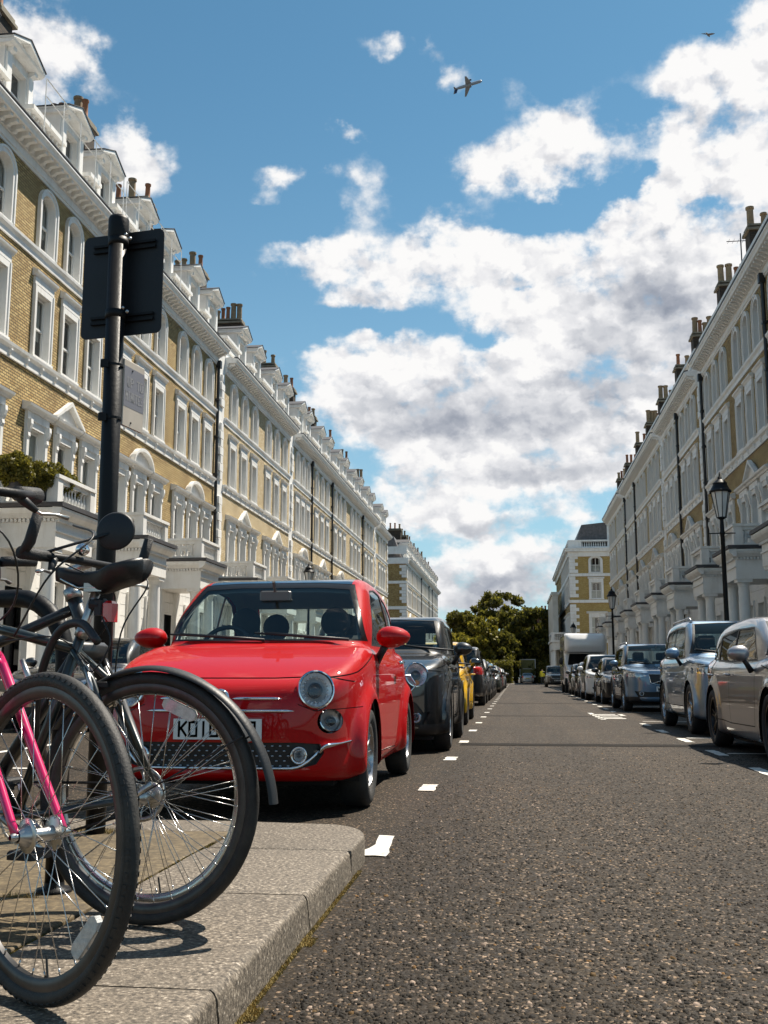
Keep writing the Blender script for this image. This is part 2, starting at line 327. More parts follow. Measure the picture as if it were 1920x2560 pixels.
def brick(name, c1, c2, mortar, dark):
    m = bpy.data.materials.new(name); m.use_nodes = True; g = NT(m.node_tree)
    out = g.n('ShaderNodeOutputMaterial'); b = g.n('ShaderNodeBsdfPrincipled'); g.l(b.outputs[0], out.inputs[0]); b.inputs['Roughness'].default_value = .88
    tc = g.n('ShaderNodeTexCoord'); sp = g.n('ShaderNodeSeparateXYZ'); g.l(tc.outputs['Object'], sp.inputs[0])
    geo = g.n('ShaderNodeNewGeometry'); cb = g.n('ShaderNodeCombineXYZ')
    g.l(g.m('ADD', sp.outputs[1], sp.outputs[0]), cb.inputs[0]); g.l(sp.outputs[2], cb.inputs[1])
    bt = g.n('ShaderNodeTexBrick'); g.l(cb.outputs[0], bt.inputs['Vector'])
    bt.inputs['Scale'].default_value = 1.0; bt.inputs['Brick Width'].default_value = .235; bt.inputs['Row Height'].default_value = .085
    bt.inputs['Mortar Size'].default_value = .014; bt.inputs['Mortar Smooth'].default_value = .3; bt.inputs['Bias'].default_value = 0.0
    bt.inputs['Color1'].default_value = (*c1, 1); bt.inputs['Color2'].default_value = (*c2, 1); bt.inputs['Mortar'].default_value = (*mortar, 1)
    n = g.noise(tc.outputs['Object'], .55, 6, .62); n2 = g.noise(tc.outputs['Object'], 9, 4, .6)
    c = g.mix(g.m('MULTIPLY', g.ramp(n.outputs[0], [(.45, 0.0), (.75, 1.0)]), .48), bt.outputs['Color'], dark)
    c = g.mix(g.m('MULTIPLY', n2.outputs[0], .45), c, g.mix(1.0, c, c, 'MULTIPLY'))
    g.l(c, b.inputs['Base Color'])
    bp = g.n('ShaderNodeBump'); bp.inputs['Strength'].default_value = .7; bp.inputs['Distance'].default_value = .012
    g.l(g.m('ADD', g.m('SUBTRACT', 1.0, bt.outputs['Fac']), g.m('MULTIPLY', n2.outputs[0], .5)), bp.inputs['Height']); g.l(bp.outputs[0], b.inputs['Normal'])
    MATS[name] = m; return m
BRICK = brick('yellow_stock_brick', (.64, .49, .225), (.41, .275, .10), (.085, .06, .033), (.15, .095, .04))
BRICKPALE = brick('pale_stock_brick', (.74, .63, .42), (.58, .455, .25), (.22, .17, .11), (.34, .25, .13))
BRICKSOOT = brick('sooty_chimney_brick', (.065, .05, .038), (.14, .085, .045), (.03, .026, .022), (.02, .018, .016))
# ------------------------------------------------------------------ road, island, pavements
def asphalt():
    m = bpy.data.materials.new('chipped_asphalt'); m.use_nodes = True; g = NT(m.node_tree)
    out = g.n('ShaderNodeOutputMaterial'); b = g.n('ShaderNodeBsdfPrincipled'); g.l(b.outputs[0], out.inputs[0])
    tc = g.n('ShaderNodeTexCoord'); v = tc.outputs['Object']
    wp = g.noise(v, 60, 2, .5); wa = g.n('ShaderNodeVectorMath', operation='SCALE'); g.l(wp.outputs['Color'], wa.inputs[0]); wa.inputs['Scale'].default_value = .008
    wv = g.n('ShaderNodeVectorMath', operation='ADD'); g.l(v, wv.inputs[0]); g.l(wa.outputs[0], wv.inputs[1])
    def vor(scale, feat='F1'):
        n = g.n('ShaderNodeTexVoronoi'); n.feature = feat; n.inputs['Scale'].default_value = scale; g.l(wv.outputs[0], n.inputs['Vector']); return n
    v1 = vor(62); v2 = vor(120)
    sp = g.n('ShaderNodeSeparateColor'); g.l(v1.outputs['Color'], sp.inputs[0])
    sp2 = g.n('ShaderNodeSeparateColor'); g.l(v2.outputs['Color'], sp2.inputs[0])
    chip = g.ramp(sp.outputs[0], [(0.0, (.009, .0072, .0054)), (.45, (.021, .0170, .0125)), (.76, (.034, .0275, .020)), (.90, (.10, .078, .06)), (.96, (.34, .27, .22))], 'LINEAR')
    fine = g.ramp(sp2.outputs[1], [(0.0, (.009, .0072, .0054)), (.6, (.021, .017, .0125)), (.92, (.055, .045, .034)), (.97, (.30, .245, .20))])
    bitumen = (.015, .0115, .0085)
    mask = g.ramp(v1.outputs['Distance'], [(.0, 1.0), (.35, 1.0), (.55, 0.0)])
    lone = g.ramp(sp.outputs[2], [(.25, 0.0), (.30, 1.0)])
    c = g.mix(g.m('MULTIPLY', mask, lone), g.mix(.75, bitumen, fine), chip)
    big = g.noise(v, .5, 5, .6); pat = g.noise(v, 2.6, 5, .6)
    c = g.mix(g.m('MULTIPLY', g.ramp(big.outputs[0], [(.35, 1.0), (.6, 0.0)]), .35), c, (.013, .010, .0073))
    c = g.mix(g.m('MULTIPLY', g.ramp(pat.outputs[0], [(.45, 0.0), (.7, 1.0)]), .30), c, (.045, .037, .0265))
    mp = g.n('ShaderNodeMapping'); mp.inputs['Scale'].default_value = (1.5, .05, 1); g.l(v, mp.inputs[0]); trk = g.noise(mp.outputs[0], 1.1, 4, .55)
    c = g.mix(g.m('MULTIPLY', g.ramp(trk.outputs[0], [(.42, 0.0), (.62, 1.0)]), .45), c, (.012, .0095, .007))
    cv = g.n('ShaderNodeTexVoronoi'); cv.feature = 'DISTANCE_TO_EDGE'; cv.inputs['Scale'].default_value = .45; cd = g.n('ShaderNodeVectorMath', operation='ADD'); g.l(v, cd.inputs[0]); g.l(pat.outputs['Color'], cd.inputs[1]); g.l(cd.outputs[0], cv.inputs['Vector'])
    crk = g.m('MULTIPLY', g.ramp(cv.outputs['Distance'], [(.0, 1.0), (.004, .8), (.009, 0.0)]), g.ramp(big.outputs[0], [(.5, 0.0), (.58, 1.0)]))
    c = g.mix(crk, c, (.006, .005, .004))
    oil = g.noise(v, .9, 3, .5); c = g.mix(g.m('MULTIPLY', g.ramp(oil.outputs[0], [(.66, 0.0), (.74, 1.0)]), .6), c, (.008, .007, .006))
    c = g.mix(1.0, c, (1.14, 1.0, .80), 'MULTIPLY')
    g.l(c, b.inputs['Base Color'])
    g.l(g.m('ADD', .55, g.m('MULTIPLY', sp.outputs[1], .35)), b.inputs['Roughness']); b.inputs['Specular IOR Level'].default_value = .22
    h = g.m('ADD', g.m('MULTIPLY', g.m('SUBTRACT', 1.0, v1.outputs['Distance']), .8), g.m('MULTIPLY', g.m('SUBTRACT', 1.0, v2.outputs['Distance']), .4))
    bp = g.n('ShaderNodeBump'); bp.inputs['Strength'].default_value = .85; bp.inputs['Distance'].default_value = .006
    g.l(h, bp.inputs['Height']); g.l(bp.outputs[0], b.inputs['Normal'])
    MATS['asphalt'] = m; return m
ASPH = asphalt()
def stone(name, c, speck, dark, bs=.5, scale=150):
    m = bpy.data.materials.new(name); m.use_nodes = True; g = NT(m.node_tree)
    out = g.n('ShaderNodeOutputMaterial'); b = g.n('ShaderNodeBsdfPrincipled'); g.l(b.outputs[0], out.inputs[0]); b.inputs['Roughness'].default_value = .72
    tc = g.n('ShaderNodeTexCoord'); v = tc.outputs['Object']; oi = g.n('ShaderNodeObjectInfo')
    off = g.n('ShaderNodeVectorMath', operation='ADD'); g.l(v, off.inputs[0])
    cc = g.n('ShaderNodeCombineXYZ'); g.l(g.m('MULTIPLY', oi.outputs['Random'], 37.0), cc.inputs[0]); g.l(cc.outputs[0], off.inputs[1]); v = off.outputs[0]
    n1 = g.noise(v, scale, 3, .7); n2 = g.noise(v, 4, 6, .62); n3 = g.noise(v, 22, 5, .6)
    k = g.mix(g.ramp(n1.outputs[0], [(.36, 0.0), (.50, .5), (.62, 1.0)]), dark, c)
    k = g.mix(g.ramp(n1.outputs[0], [(.60, 0.0), (.68, 1.0)]), k, speck)
    k = g.mix(g.m('MULTIPLY', g.ramp(n2.outputs[0], [(.42, 0.0), (.75, 1.0)]), .55), k, tuple(q * .42 for q in c))
    k = g.mix(g.m('MULTIPLY', g.ramp(n3.outputs[0], [(.5, 0.0), (.75, 1.0)]), .30), k, tuple(q * .55 for q in c))
    g.l(k, b.inputs['Base Color'])
    bp = g.n('ShaderNodeBump'); bp.inputs['Strength'].default_value = bs; bp.inputs['Distance'].default_value = .004
    g.l(g.m('ADD', n1.outputs[0], g.m('MULTIPLY', n3.outputs[0], 1.5)), bp.inputs['Height']); g.l(bp.outputs[0], b.inputs['Normal'])
    MATS[name] = m; return m
GRANITE = stone('granite_kerb', (.215, .175, .13), (.46, .40, .33), (.030, .023, .016), .8, 85)
FLAG = stone('york_flagstone', (.145, .105, .052), (.21, .16, .085), (.05, .035, .016), .5, 40)
MOSS = mat('moss', (.17, .125, .02), .95, var=.45, vscale=40, bump=.8, bscale=120)
SOIL = mat('joint_grit', (.045, .037, .026), .95, var=.4, vscale=30, bump=.6, bscale=80)
PAINTW = mat('road_paint', (.66, .63, .57), .6, var=.06, vscale=6, bump=.3, bscale=50, dirt=(.10, .085, .065, .8), dscale=11)
SEAM = mat('tar_seam', (.014, .0115, .0095), .8, var=.3, vscale=7, bump=.4, bscale=60, spec=.1)

b = MB(); b.add([(-700, -60, 0), (700, -60, 0), (700, 1500, 0), (-700, 1500, 0)], [(0, 1, 2, 3)])
tag(b.build('road', ASPH), kind='structure')
b = MB()
def strip(mb, x0, x1, y0, y1, z, wob=0.0):
    n = max(2, int((y1 - y0) / .12)) if wob else 1; vs = []; fs = []
    for i in range(n + 1):
        y = lerp(y0, y1, i / n); w = random.uniform(-wob, wob); w2 = random.uniform(-wob, wob)
        vs += [(x0 + w, y, z), (x1 + w2, y, z)]
        if i: k = 2 * i; fs.append((k - 2, k - 1, k + 1, k))
    mb.add(vs, fs)
def stripx(mb, y0, y1, x0, x1, z, wob):
    n = int(abs(x1 - x0) / .1); vs = []; fs = []; dr = 0
    for i in range(n + 1):
        x = lerp(x0, x1, i / n); dr += random.uniform(-wob, wob) * .5
        vs += [(x, y0 + dr + random.uniform(-wob, wob), z), (x, y1 + dr + random.uniform(-wob, wob), z)]
        if i: k = 2 * i; fs.append((k - 2, k, k + 1, k - 1))
    mb.add(vs, fs)
for (y, x0, x1, w) in ((13.0, -.66, 2.7, .42), (22.6, -.75, 2.2, .12), (33.5, -.75, 2.3, .2), (62, -.75, 2.4, .3)):
    m2 = MB(); stripx(m2, y - w / 2, y + w / 2, x0, x1, .004, .012); tag(m2.build('tar_seam', SEAM), kind='structure')
# worn bay dashes each side of the lane, cross lines between bays
def mark(x0, x1, y0, y1, name='road_marking', z=.006):
    m2 = MB(); n = 8; vs = []; fs = []
    rw = lambda: random.uniform(-.008, .008)
    ring = [(lerp(x0, x1, i / 4) + rw(), y0 + rw()) for i in range(4)] + [(x1 + rw(), lerp(y0, y1, i / n) + rw()) for i in range(n)] + [(lerp(x1, x0, i / 4) + rw(), y1 + rw()) for i in range(4)] + [(x0 + rw(), lerp(y1, y0, i / n) + rw()) for i in range(n)]
    m2.add([(x, y, z) for x, y in ring], [tuple(range(len(ring)))]); return tag(m2.build(name, PAINTW), kind='structure')
yy = 7.85
for i in range(46):
    mark(-.70, -.585, yy - .22, yy + .22); yy += 2.80
for i in range(40):
    y = 9.5 + i * 2.3
    if i == 5: continue
    x = 2.05 + .012 * (y - 9.5); mark(x, x + .11, y - .42, y + .40)
for y in (11.7, 14.6, 20.0, 25.2, 30.2, 37, 42, 47.5, 53): mark(2.2 + .012 * (y - 9.5), 4.2, y - .05, y + .05)
for y in (21.3, 22.0, 22.8, 23.6): mark(1.62, 2.16, y - .16, y + .16)
mark(1.64, 1.74, 20.8, 24.6)
m2 = MB(); pts = [(-.72, 4.98), (-.70, 4.86), (-.645, 4.87), (-.59, 4.85), (-.585, 4.95), (-.60, 5.06), (-.605, 5.2), (-.615, 5.33), (-.62, 5.46), (-.66, 5.475), (-.70, 5.48), (-.69, 5.3), (-.68, 5.18), (-.695, 5.07)]
m2.add([(x, y, .006) for x, y in pts], [tuple(range(len(pts)))]); tag(m2.build('road_marking', PAINTW), kind='structure')
for (x0, x1, y0, y1) in ((-6.6, -4.4, 7.3, 7.45), (-6.4, -4.3, 8.1, 8.22), (-6.8, -4.2, 9.0, 9.1), (-5.6, -5.48, 3, 13)): mark(x0, x1, y0, y1)
mark(-.5, 1.4, 138, 141)

# the cycle island: granite kerb stones and worn flagstones
KH = .115
tag(strip and (lambda m2: (m2.box(-3.45, -.72, -3.0, 4.98, 0, KH - .022), m2.build('island_bed', SOIL))[1])(MB()), kind='structure')
isl = bpy.data.objects['island_bed']
XE = -.665
ys = [-2.2, -1.25, -.3, .62, 1.5, 2.40, 3.44, 4.32]
def kerb_mesh(y0, y1, wid=.60, x1=XE):
    m2 = MB(); b_ = .022; j = .0065
    prof = [(x1 - wid, 0), (x1 - wid, KH)] + [(x1 - b_ + b_ * math.sin(t), KH - b_ + b_ * math.cos(t)) for t in (0, .4, .8, 1.2, PI / 2)] + [(x1 + .004, 0)]
    n = 7; vs = []; fs = []; k = len(prof)
    for i in range(n + 1):
        y = lerp(y0 + j, y1 - j, i / n); ch = .006 if i in (0, n) else 0
        for q, (x, z) in enumerate(prof):
            vs.append((x + (random.uniform(-.002, .002) - (ch if q > 2 else 0) if z > .02 else 0), y, z + (random.uniform(-.0012, .0012) - ch * .5 if 0 < z else 0)))
    for i in range(n):
        for q in range(k): fs.append((i * k + q, i * k + (q + 1) % k, (i + 1) * k + (q + 1) % k, (i + 1) * k + q))
    fs += [tuple(reversed(range(k))), tuple(range(n * k, (n + 1) * k))]
    fs = [tuple(reversed(f)) for f in fs]
    m2.add(vs, fs); return m2
for i in range(len(ys) - 1): kerb_mesh(ys[i], ys[i + 1]).build('kerb_stone', GRANITE, isl, smooth=True, angle=40)
def poly_stone(pts, z0, z1, bev=.016, name='kerb_stone', m=GRANITE, par=isl):
    """slab from a plan outline with an eased top edge"""
    me = bpy.data.meshes.new(name); bm = bmesh.new()
    f = bm.faces.new([bm.verts.new((x, y, z0)) for x, y in pts]); f.normal_update()
    if f.normal.z < 0: f.normal_flip()
    r = bmesh.ops.extrude_face_region(bm, geom=[f]); top = [q for q in r['geom'] if isinstance(q, bmesh.types.BMVert)]
    bmesh.ops.translate(bm, vec=(0, 0, z1 - z0), verts=top)
    bmesh.ops.recalc_face_normals(bm, faces=bm.faces)
    ed = [e for e in bm.edges if all(abs(q.co.z - z1) < 1e-6 for q in e.verts)]
    bmesh.ops.bevel(bm, geom=ed, offset=bev, segments=3, affect='EDGES', profile=.5)
    bm.to_mesh(me); bm.free(); me.materials.append(m)
    me.polygons.foreach_set('use_smooth', [True] * len(me.polygons)); me.set_sharp_from_angle(angle=math.radians(40))
    return link(name, me, par)
# rounded end stone at the corner and the straight end kerb in front of the red car
ce = [(XE - .60, 4.326), (XE, 4.326)] + [(XE - .24 + .24 * math.cos(t), 4.66 + .40 * math.sin(t)) for t in np.linspace(0, PI / 2, 9)] + [(XE - .60, 5.10)]
poly_stone(ce, 0, KH)
xk = XE - .606
while xk > -3.3:
    w = random.uniform(.8, 1.0); poly_stone([(xk - w + .008, 4.78), (xk, 4.78), (xk, 5.11), (xk - w + .008, 5.11)], 0, KH + random.uniform(-.003, .003)); xk -= w
FX = XE - .612
yrow = [-2.2, -1.3, -.5, .35, 1.05, 1.83, 2.5, 3.28, 4.02, 4.775]
for i in range(len(yrow) - 1):
    x = FX; k = 0
    while x > -3.40:
        w = random.choice((.62, .78, .95)); w = w if x - w > -3.42 else x + 3.42
        zt = KH + random.uniform(-.006, .002)
        if w > .1: poly_stone([(x - w + .006, yrow[i] + .008), (x - .008, yrow[i] + .008), (x - .008, yrow[i + 1] - .008), (x - w + .008, yrow[i + 1] - .008)], .03, zt, .008, 'paving_slab', FLAG)
        x -= w
for i in range(6): poly_stone([(-3.66, -2 + i * 1.15), (-3.43, -2 + i * 1.15), (-3.43, -.86 + i * 1.15), (-3.66, -.86 + i * 1.15)], 0, KH)
# moss and dried grass: in the joint behind the kerb, along the gutter, round the sign post
def tufts(name, spots, n, r, h, label, m=MOSS):
    m2 = MB()
    for _ in range(n):
        cx, cy, z, sx, sy = random.choice(spots); x = cx + random.uniform(-1, 1) * sx; y = cy + random.uniform(-1, 1) * sy
        a = random.uniform(0, 6.28); hh = h * random.uniform(.3, 1); q = r * random.uniform(.4, 1)
        dx, dy = math.cos(a) * q, math.sin(a) * q; lx, ly = random.uniform(-1, 1) * hh * .7, random.uniform(-1, 1) * hh * .7
        m2.add([(x - dx, y - dy, z), (x + dx, y + dy, z), (x + lx, y + ly, z + hh)], [(0, 1, 2)])
    return tag(m2.build(name, m), label, 'moss', kind='stuff')
tufts('moss', [(FX + .003, y, KH - .008, .012, .12) for y in (4.35, 4.1, 3.9, 3.6, 2.75, 2.6, 2.3)], 3000, .005, .006, 'yellow green moss growing in the kerb joint')
DRY = mat('dry_grass', (.30, .22, .075), .95, var=.4, vscale=30)
tufts('grass', [(XE + .010, y, .001, .009, .25) for y in np.arange(2.0, 4.4, .25)] + [(XE + .025, y, .001, .02, .05) for y in (2.6, 3.3)], 7000, .0035, .009, 'dry yellow moss and grit along the foot of the kerb', DRY)
tufts('weeds', [(-1.90, 4.68, KH - .01, .10, .06), (-1.76, 4.66, KH - .01, .06, .04), (-1.60, 3.28, KH - .012, .10, .010)], 900, .003, .035, 'dry grass tuft at the foot of the sign post', DRY)

# loose and embedded road chippings close to the camera (uncountable)
def chippings():
    rng = np.random.default_rng(3); N = 52000
    u = rng.random(N); Y = 2.2 + 10.5 * u ** 1.9; X = -.60 + rng.random(N) * (2.9 * (np.minimum(Y, 8) / 6.0) + .9)
    keep = (X < Y * .32 + .55) & (rng.random(N) < np.clip((13.0 - Y) / 6.5, 0, 1)); X, Y = X[keep], Y[keep]; N = len(X)
    R = rng.uniform(.0030, .0072, N) * rng.choice([1, 1, 1.5], N); H = R * rng.uniform(.25, .5, N); A = rng.random(N) * 6.28; el = rng.uniform(.55, 1, N)
    K = 5; vs = np.zeros((N, 2 * K, 3)); 
    for k in range(K):
        a = 2 * PI * k / K + rng.uniform(-.35, .35, N); 
        lx = np.cos(a) * R; ly = np.sin(a) * R * el
        x = X + lx * np.cos(A) - ly * np.sin(A); y = Y + lx * np.sin(A) + ly * np.cos(A)
        vs[:, k] = np.stack([x, y, np.full(N, -.001)], 1)
        tx, ty = rng.uniform(-.3, .3, N), rng.uniform(-.3, .3, N)
        vs[:, K + k] = np.stack([X + (x - X) * .72, Y + (y - Y) * .72, H + (x - X) * tx + (y - Y) * ty], 1)
    base = np.arange(N)[:, None] * 2 * K
    faces = []
    for k in range(K): faces.append(np.concatenate([base + k, base + (k + 1) % K, base + K + (k + 1) % K, base + K + k], 1))
    quads = np.concatenate(faces); pent = base + np.arange(K, 2 * K)[None]
    me = bpy.data.meshes.new('chippings')
    nv = N * 2 * K; me.vertices.add(nv); me.vertices.foreach_set('co', vs.reshape(-1))
    nq, npn = len(quads), len(pent); me.loops.add(nq * 4 + npn * K)
    me.loops.foreach_set('vertex_index', np.concatenate([quads.reshape(-1), pent.reshape(-1)]).astype(np.int32))
    me.polygons.add(nq + npn)
    me.polygons.foreach_set('loop_start', np.concatenate([np.arange(nq) * 4, nq * 4 + np.arange(npn) * K]).astype(np.int32))
    me.update(calc_edges=True); me.validate()
    at = me.attributes.new('tone', 'FLOAT', 'POINT'); at.data.foreach_set('value', np.repeat(rng.random(N), 2 * K).astype(np.float32))
    m = bpy.data.materials.new('chipping_stone'); m.use_nodes = True; g = NT(m.node_tree)
    out = g.n('ShaderNodeOutputMaterial'); bs = g.n('ShaderNodeBsdfPrincipled'); g.l(bs.outputs[0], out.inputs[0]); bs.inputs['Roughness'].default_value = .75; bs.inputs['Specular IOR Level'].default_value = .2
    an = g.n('ShaderNodeAttribute'); an.attribute_name = 'tone'
    g.l(g.ramp(an.outputs['Fac'], [(0, (.008, .0062, .0045)), (.5, (.019, .0148, .0105)), (.80, (.030, .0235, .0165)), (.88, (.10, .074, .054)), (.94, (.32, .24, .185)), (.975, (.05, .036, .015)), (1, (.20, .105, .035))]), bs.inputs['Base Color'])
    me.materials.append(m)
    tag(link('gravel', me), 'small stone chippings set in the dark road surface', 'chippings', kind='stuff')
chippings()

# side pavements, with kerb stones, along both rows of houses
PAVE = stone('pavement_slab_far', (.26, .23, .19), (.30, .27, .23), (.17, .15, .12), .3, 40)
for (x0, x1, xk, nm) in ((-30, -8.0, -8.0, 'pavement_left'), (4.35, 30, 4.35, 'pavement_right')):
    m2 = MB(); m2.box(x0 + (.3 if x0 > 0 else 0), x1 - (.3 if x0 < 0 else 0), -20, 118, 0, .118); pv = tag(m2.build(nm, PAVE), kind='structure')
    me = None; y = 10.
    while y < 60:
        m3 = MB(); 
        if me is None: m3.box(0, .30, .004, .996, 0, .124); me = m3.mesh('kerb_stone', GRANITE)
        link('kerb_stone', me, pv, (xk if x0 > 0 else xk - .3, y, 0)); y += 1.0
    m3 = MB(); m3.box(xk if x0 > 0 else xk - .3, (xk if x0 > 0 else xk - .3) + .3, 60, 118, 0, .124); m3.build('kerb', GRANITE, pv)
# ------------------------------------------------------------------ terraces
# local axes of a house: x = out of the facade toward the street, y = along the street, z up
WM = {}                                               # shared meshes
def arch_ring(cx, zc, rx, rz, n=10): return [(cx + rx * math.cos(PI * i / n), zc + rz * math.sin(PI * i / n)) for i in range(n + 1)]
def window_meshes():
    # ---- second floor: flat head with bracketed hood; opening 0.92 x 2.0, origin at sill centre
    def surround(hw, h, ow, proj, hood=None, side='flat'):
        m = MB()
        m.box(-.24, proj, -ow, -hw, 0, h + .02); m.box(-.24, proj, hw, ow, 0, h + .02)
        m.box(-.24, proj, -ow, ow, h + .02, h + .20)
        m.box(-.02, proj + .03, -ow - .002, -ow + .06, .0, h + .2); m.box(-.02, proj + .03, ow - .06, ow + .002, .0, h + .2)   # raised outer bead
        m.box(-.30, .13, -ow - .03, ow + .03, -.10, -.002)      # sill
        return m
    hw, h, ow = .46, 1.95, .64
    m = surround(hw, h, ow, .07)
    prof = [(-.01, h + .44), (.08, h + .44), (.11, h + .50), (.17, h + .54), (.185, h + .60), (.03, h + .68), (-.01, h + .68)]
    m.box(-.01, .075, -ow, ow, h + .21, h + .43); m.prism(prof, 'y', -ow - .09, ow + .09)
    WM['w2'] = m.mesh('window', STUCCO)
    # ---- third floor: arched
    hw, zc, rise = .45, 1.48, .36; m = MB(); ow = .63
    inn = arch_ring(0, zc, hw, rise); outr = arch_ring(0, zc, ow, rise + .19)
    for x0, x1, a, b_ in ((-.24, .08, inn, outr), (.081, .115, arch_ring(0, zc, ow - .07, rise + .12), outr)):
        n = len(a); vs = [(x, p[0], p[1]) for x in (x0, x1) for p in a] + [(x, p[0], p[1]) for x in (x0, x1) for p in b_]
        fs = []
        for i in range(n - 1):
            fs += [(n + i, n + i + 1, 3 * n + i + 1, 3 * n + i), (i, i + 1, n + i + 1, n + i), (2 * n + i, 3 * n + i, 3 * n + i + 1, 2 * n + i + 1)]
        m.add(vs, [tuple(reversed(f)) for f in fs])
    m.box(-.24, .08, -ow, -hw, 0, zc); m.box(-.24, .08, hw, ow, 0, zc)
    m.box(.081, .115, -ow, -ow + .07, 0, zc); m.box(.081, .115, ow - .07, ow, 0, zc)
    m.box(-.30, .10, -ow - .02, ow + .02, -.06, -.002)
    WM['w3'] = m.mesh('window', STUCCO)
    # ---- first floor: tall casement under an entablature carried on scroll consoles
    hw, h, ow = .50, 2.45, .72; m = MB()
    m.box(-.26, .06, -ow, -hw, 0, h + .02); m.box(-.26, .06, hw, ow, 0, h + .02); m.box(-.26, .06, -ow, ow, h + .02, h + .22)
    for s in (-1, 1):
        m.box(.061, .09, s * .61 - .075, s * .61 + .075, .0, h - .1)                           # pilaster
        pr = [(.0, h + .22), (.19, h + .22), (.20, h + .08), (.16, h - .06), (.115, h - .16), (.13, h - .28), (.09, h - .36), (.0, h - .36)]
        m.prism(pr, 'y', s * .61 - .07, s * .61 + .07)                                        # console
    m.box(-.01, .10, -ow, ow, h + .225, h + .46)
    prof = [(-.01, h + .465), (.15, h + .465), (.18, h + .53), (.26, h + .57), (.28, h + .64), (.03, h + .72), (-.01, h + .72)]
    m.prism(prof, 'y', -ow - .20, ow + .20)
    WM['w1'] = m.mesh('window', STUCCO)
    # ---- ground floor
    hw, h, ow = .50, 2.2, .68; m = surround(hw, h, ow, .05); WM['w0'] = m.mesh('window', STUCCO)
    # ---- sashes and panes (upper leaf stands 5 cm in front of the lower one)
    def sashset(key, hw, h, arch=None):
        x0, x1 = -.20, -.155; t = .055; md = h * .50
        m = MB()
        m.box(x0, x1, -hw, -hw + t, 0, h); m.box(x0, x1, hw - t, hw, 0, h); m.box(x0, x1, -hw + t, hw - t, 0, .09); m.box(x0, x1 + .02, -hw + t, hw - t, md - .03, md + .03)
        if arch:
            zc, rise = arch; inn = arch_ring(0, zc, hw - t, rise - t); outr = arch_ring(0, zc, hw + .01, rise + .01); n = len(inn)
            vs = [(x, p[0], p[1]) for x in (x0, x1) for p in inn] + [(x, p[0], p[1]) for x in (x0, x1) for p in outr]; fs = []
            for i in range(n - 1): fs += [(n + i, 3 * n + i, 3 * n + i + 1, n + i + 1), (i, n + i, n + i + 1, i + 1)]
            m.add(vs, fs); WM[key + '_sash'] = m.mesh('sash', SASH)
            p = MB(); pts = [(-hw + t, md)] + [(hw - t, md)] + inn; p.add([(x0 + .02, a, c) for a, c in pts], [tuple(range(len(pts)))])
        else:
            m.box(x0, x1, -hw + t, hw - t, h - .07, h); WM[key + '_sash'] = m.mesh('sash', SASH)
            p = MB(); p.add([(x0 + .02, -hw + t, md), (x0 + .02, hw - t, md), (x0 + .02, hw - t, h - .07), (x0 + .02, -hw + t, h - .07)], [(0, 1, 2, 3)])
        WM[key + '_pane'] = p.mesh('pane', PANE)
        p = MB(); p.add([(x0 + .01, -hw + t, .09), (x0 + .01, hw - t, .09), (x0 + .01, hw - t, md - .03), (x0 + .01, -hw + t, md - .03)], [(0, 1, 2, 3)]); WM[key + '_pane2'] = p.mesh('pane', PANE)
    sashset('w2', .46, 1.95); sashset('w3', .45, 1.84, (1.48, .36)); sashset('w1', .50, 2.45); sashset('w0', .50, 2.2)
    # ---- curtains behind the glass: side drapes, net, roller blind
    def drape(mb, y0, y1, z0, z1, x=-.27, amp=.018):
        n = max(3, int(abs(y1 - y0) / .035)); vs = []; fs = []
        for i in range(n + 1):
            y = lerp(y0, y1, i / n); xo = x + amp * math.sin(i * 1.9); vs += [(xo, y, z0), (xo, y, z1)]
            if i: fs.append((2 * i - 2, 2 * i, 2 * i + 1, 2 * i - 1))
        mb.add(vs, fs)
    for key, hw, h in (('w1', .5, 2.45), ('w2', .46, 1.95), ('w3', .45, 1.84), ('w0', .5, 2.2)):
        for v, pieces in (('a', ((-hw, -hw * .35, 0, h), (hw * .35, hw, 0, h))), ('b', ((-hw, hw, h * .35, h),)), ('c', ((-hw, hw, 0, h * .52), (-hw, -hw * .6, h * .5, h), (hw * .6, hw, h * .5, h)))):
            m = MB(); [drape(m, *q) for q in pieces]; WM[key + '_cur' + v] = m.mesh('curtain', CURTAIN)
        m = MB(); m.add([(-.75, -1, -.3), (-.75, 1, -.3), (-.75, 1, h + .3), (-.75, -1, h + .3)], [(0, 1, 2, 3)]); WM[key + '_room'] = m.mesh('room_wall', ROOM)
    # ---- pediments over the middle first-floor window
    z0 = .0
    m = MB(); W = 1.0
    m.prism([(-W, 0), (W, 0), (0, .62)], 'x', -.01, .10)
    for s in (-1, 1):
        m.prism([(s * (W + .05), -.002), (s * (W + .05), .09), (0, .74), (0, .60)], 'x', .101, .27)
    m.prism([(-W - .05, .0), (W + .05, 0), (0, .10)], 'x', .102, .103)
    WM['pedT'] = m.mesh('pediment', STUCCO)
    m = MB(); n = 14
    seg = [(W * math.cos(PI * i / n), .55 * math.sin(PI * i / n)) for i in range(n + 1)]
    m.prism(seg, 'x', -.01, .10)
    o1 = [((W + .06) * math.cos(PI * i / n), .68 * math.sin(PI * i / n)) for i in range(n + 1)]
    for i in range(n): m.prism([seg[i], o1[i], o1[i + 1], seg[i + 1]], 'x', .101, .28)
    WM['pedS'] = m.mesh('pediment', STUCCO)
    # ---- baluster
    m = MB(); m.box(-.055, .055, -.055, .055, 0, .05); m.lathe([(.03, .05), (.055, .09), (.062, .16), (.045, .24), (.026, .32), (.03, .40), (.045, .44)], 8); m.box(-.05, .05, -.05, .05, .44, .48)
    WM['baluster'] = m.mesh('baluster', STUCCO, True, 35)
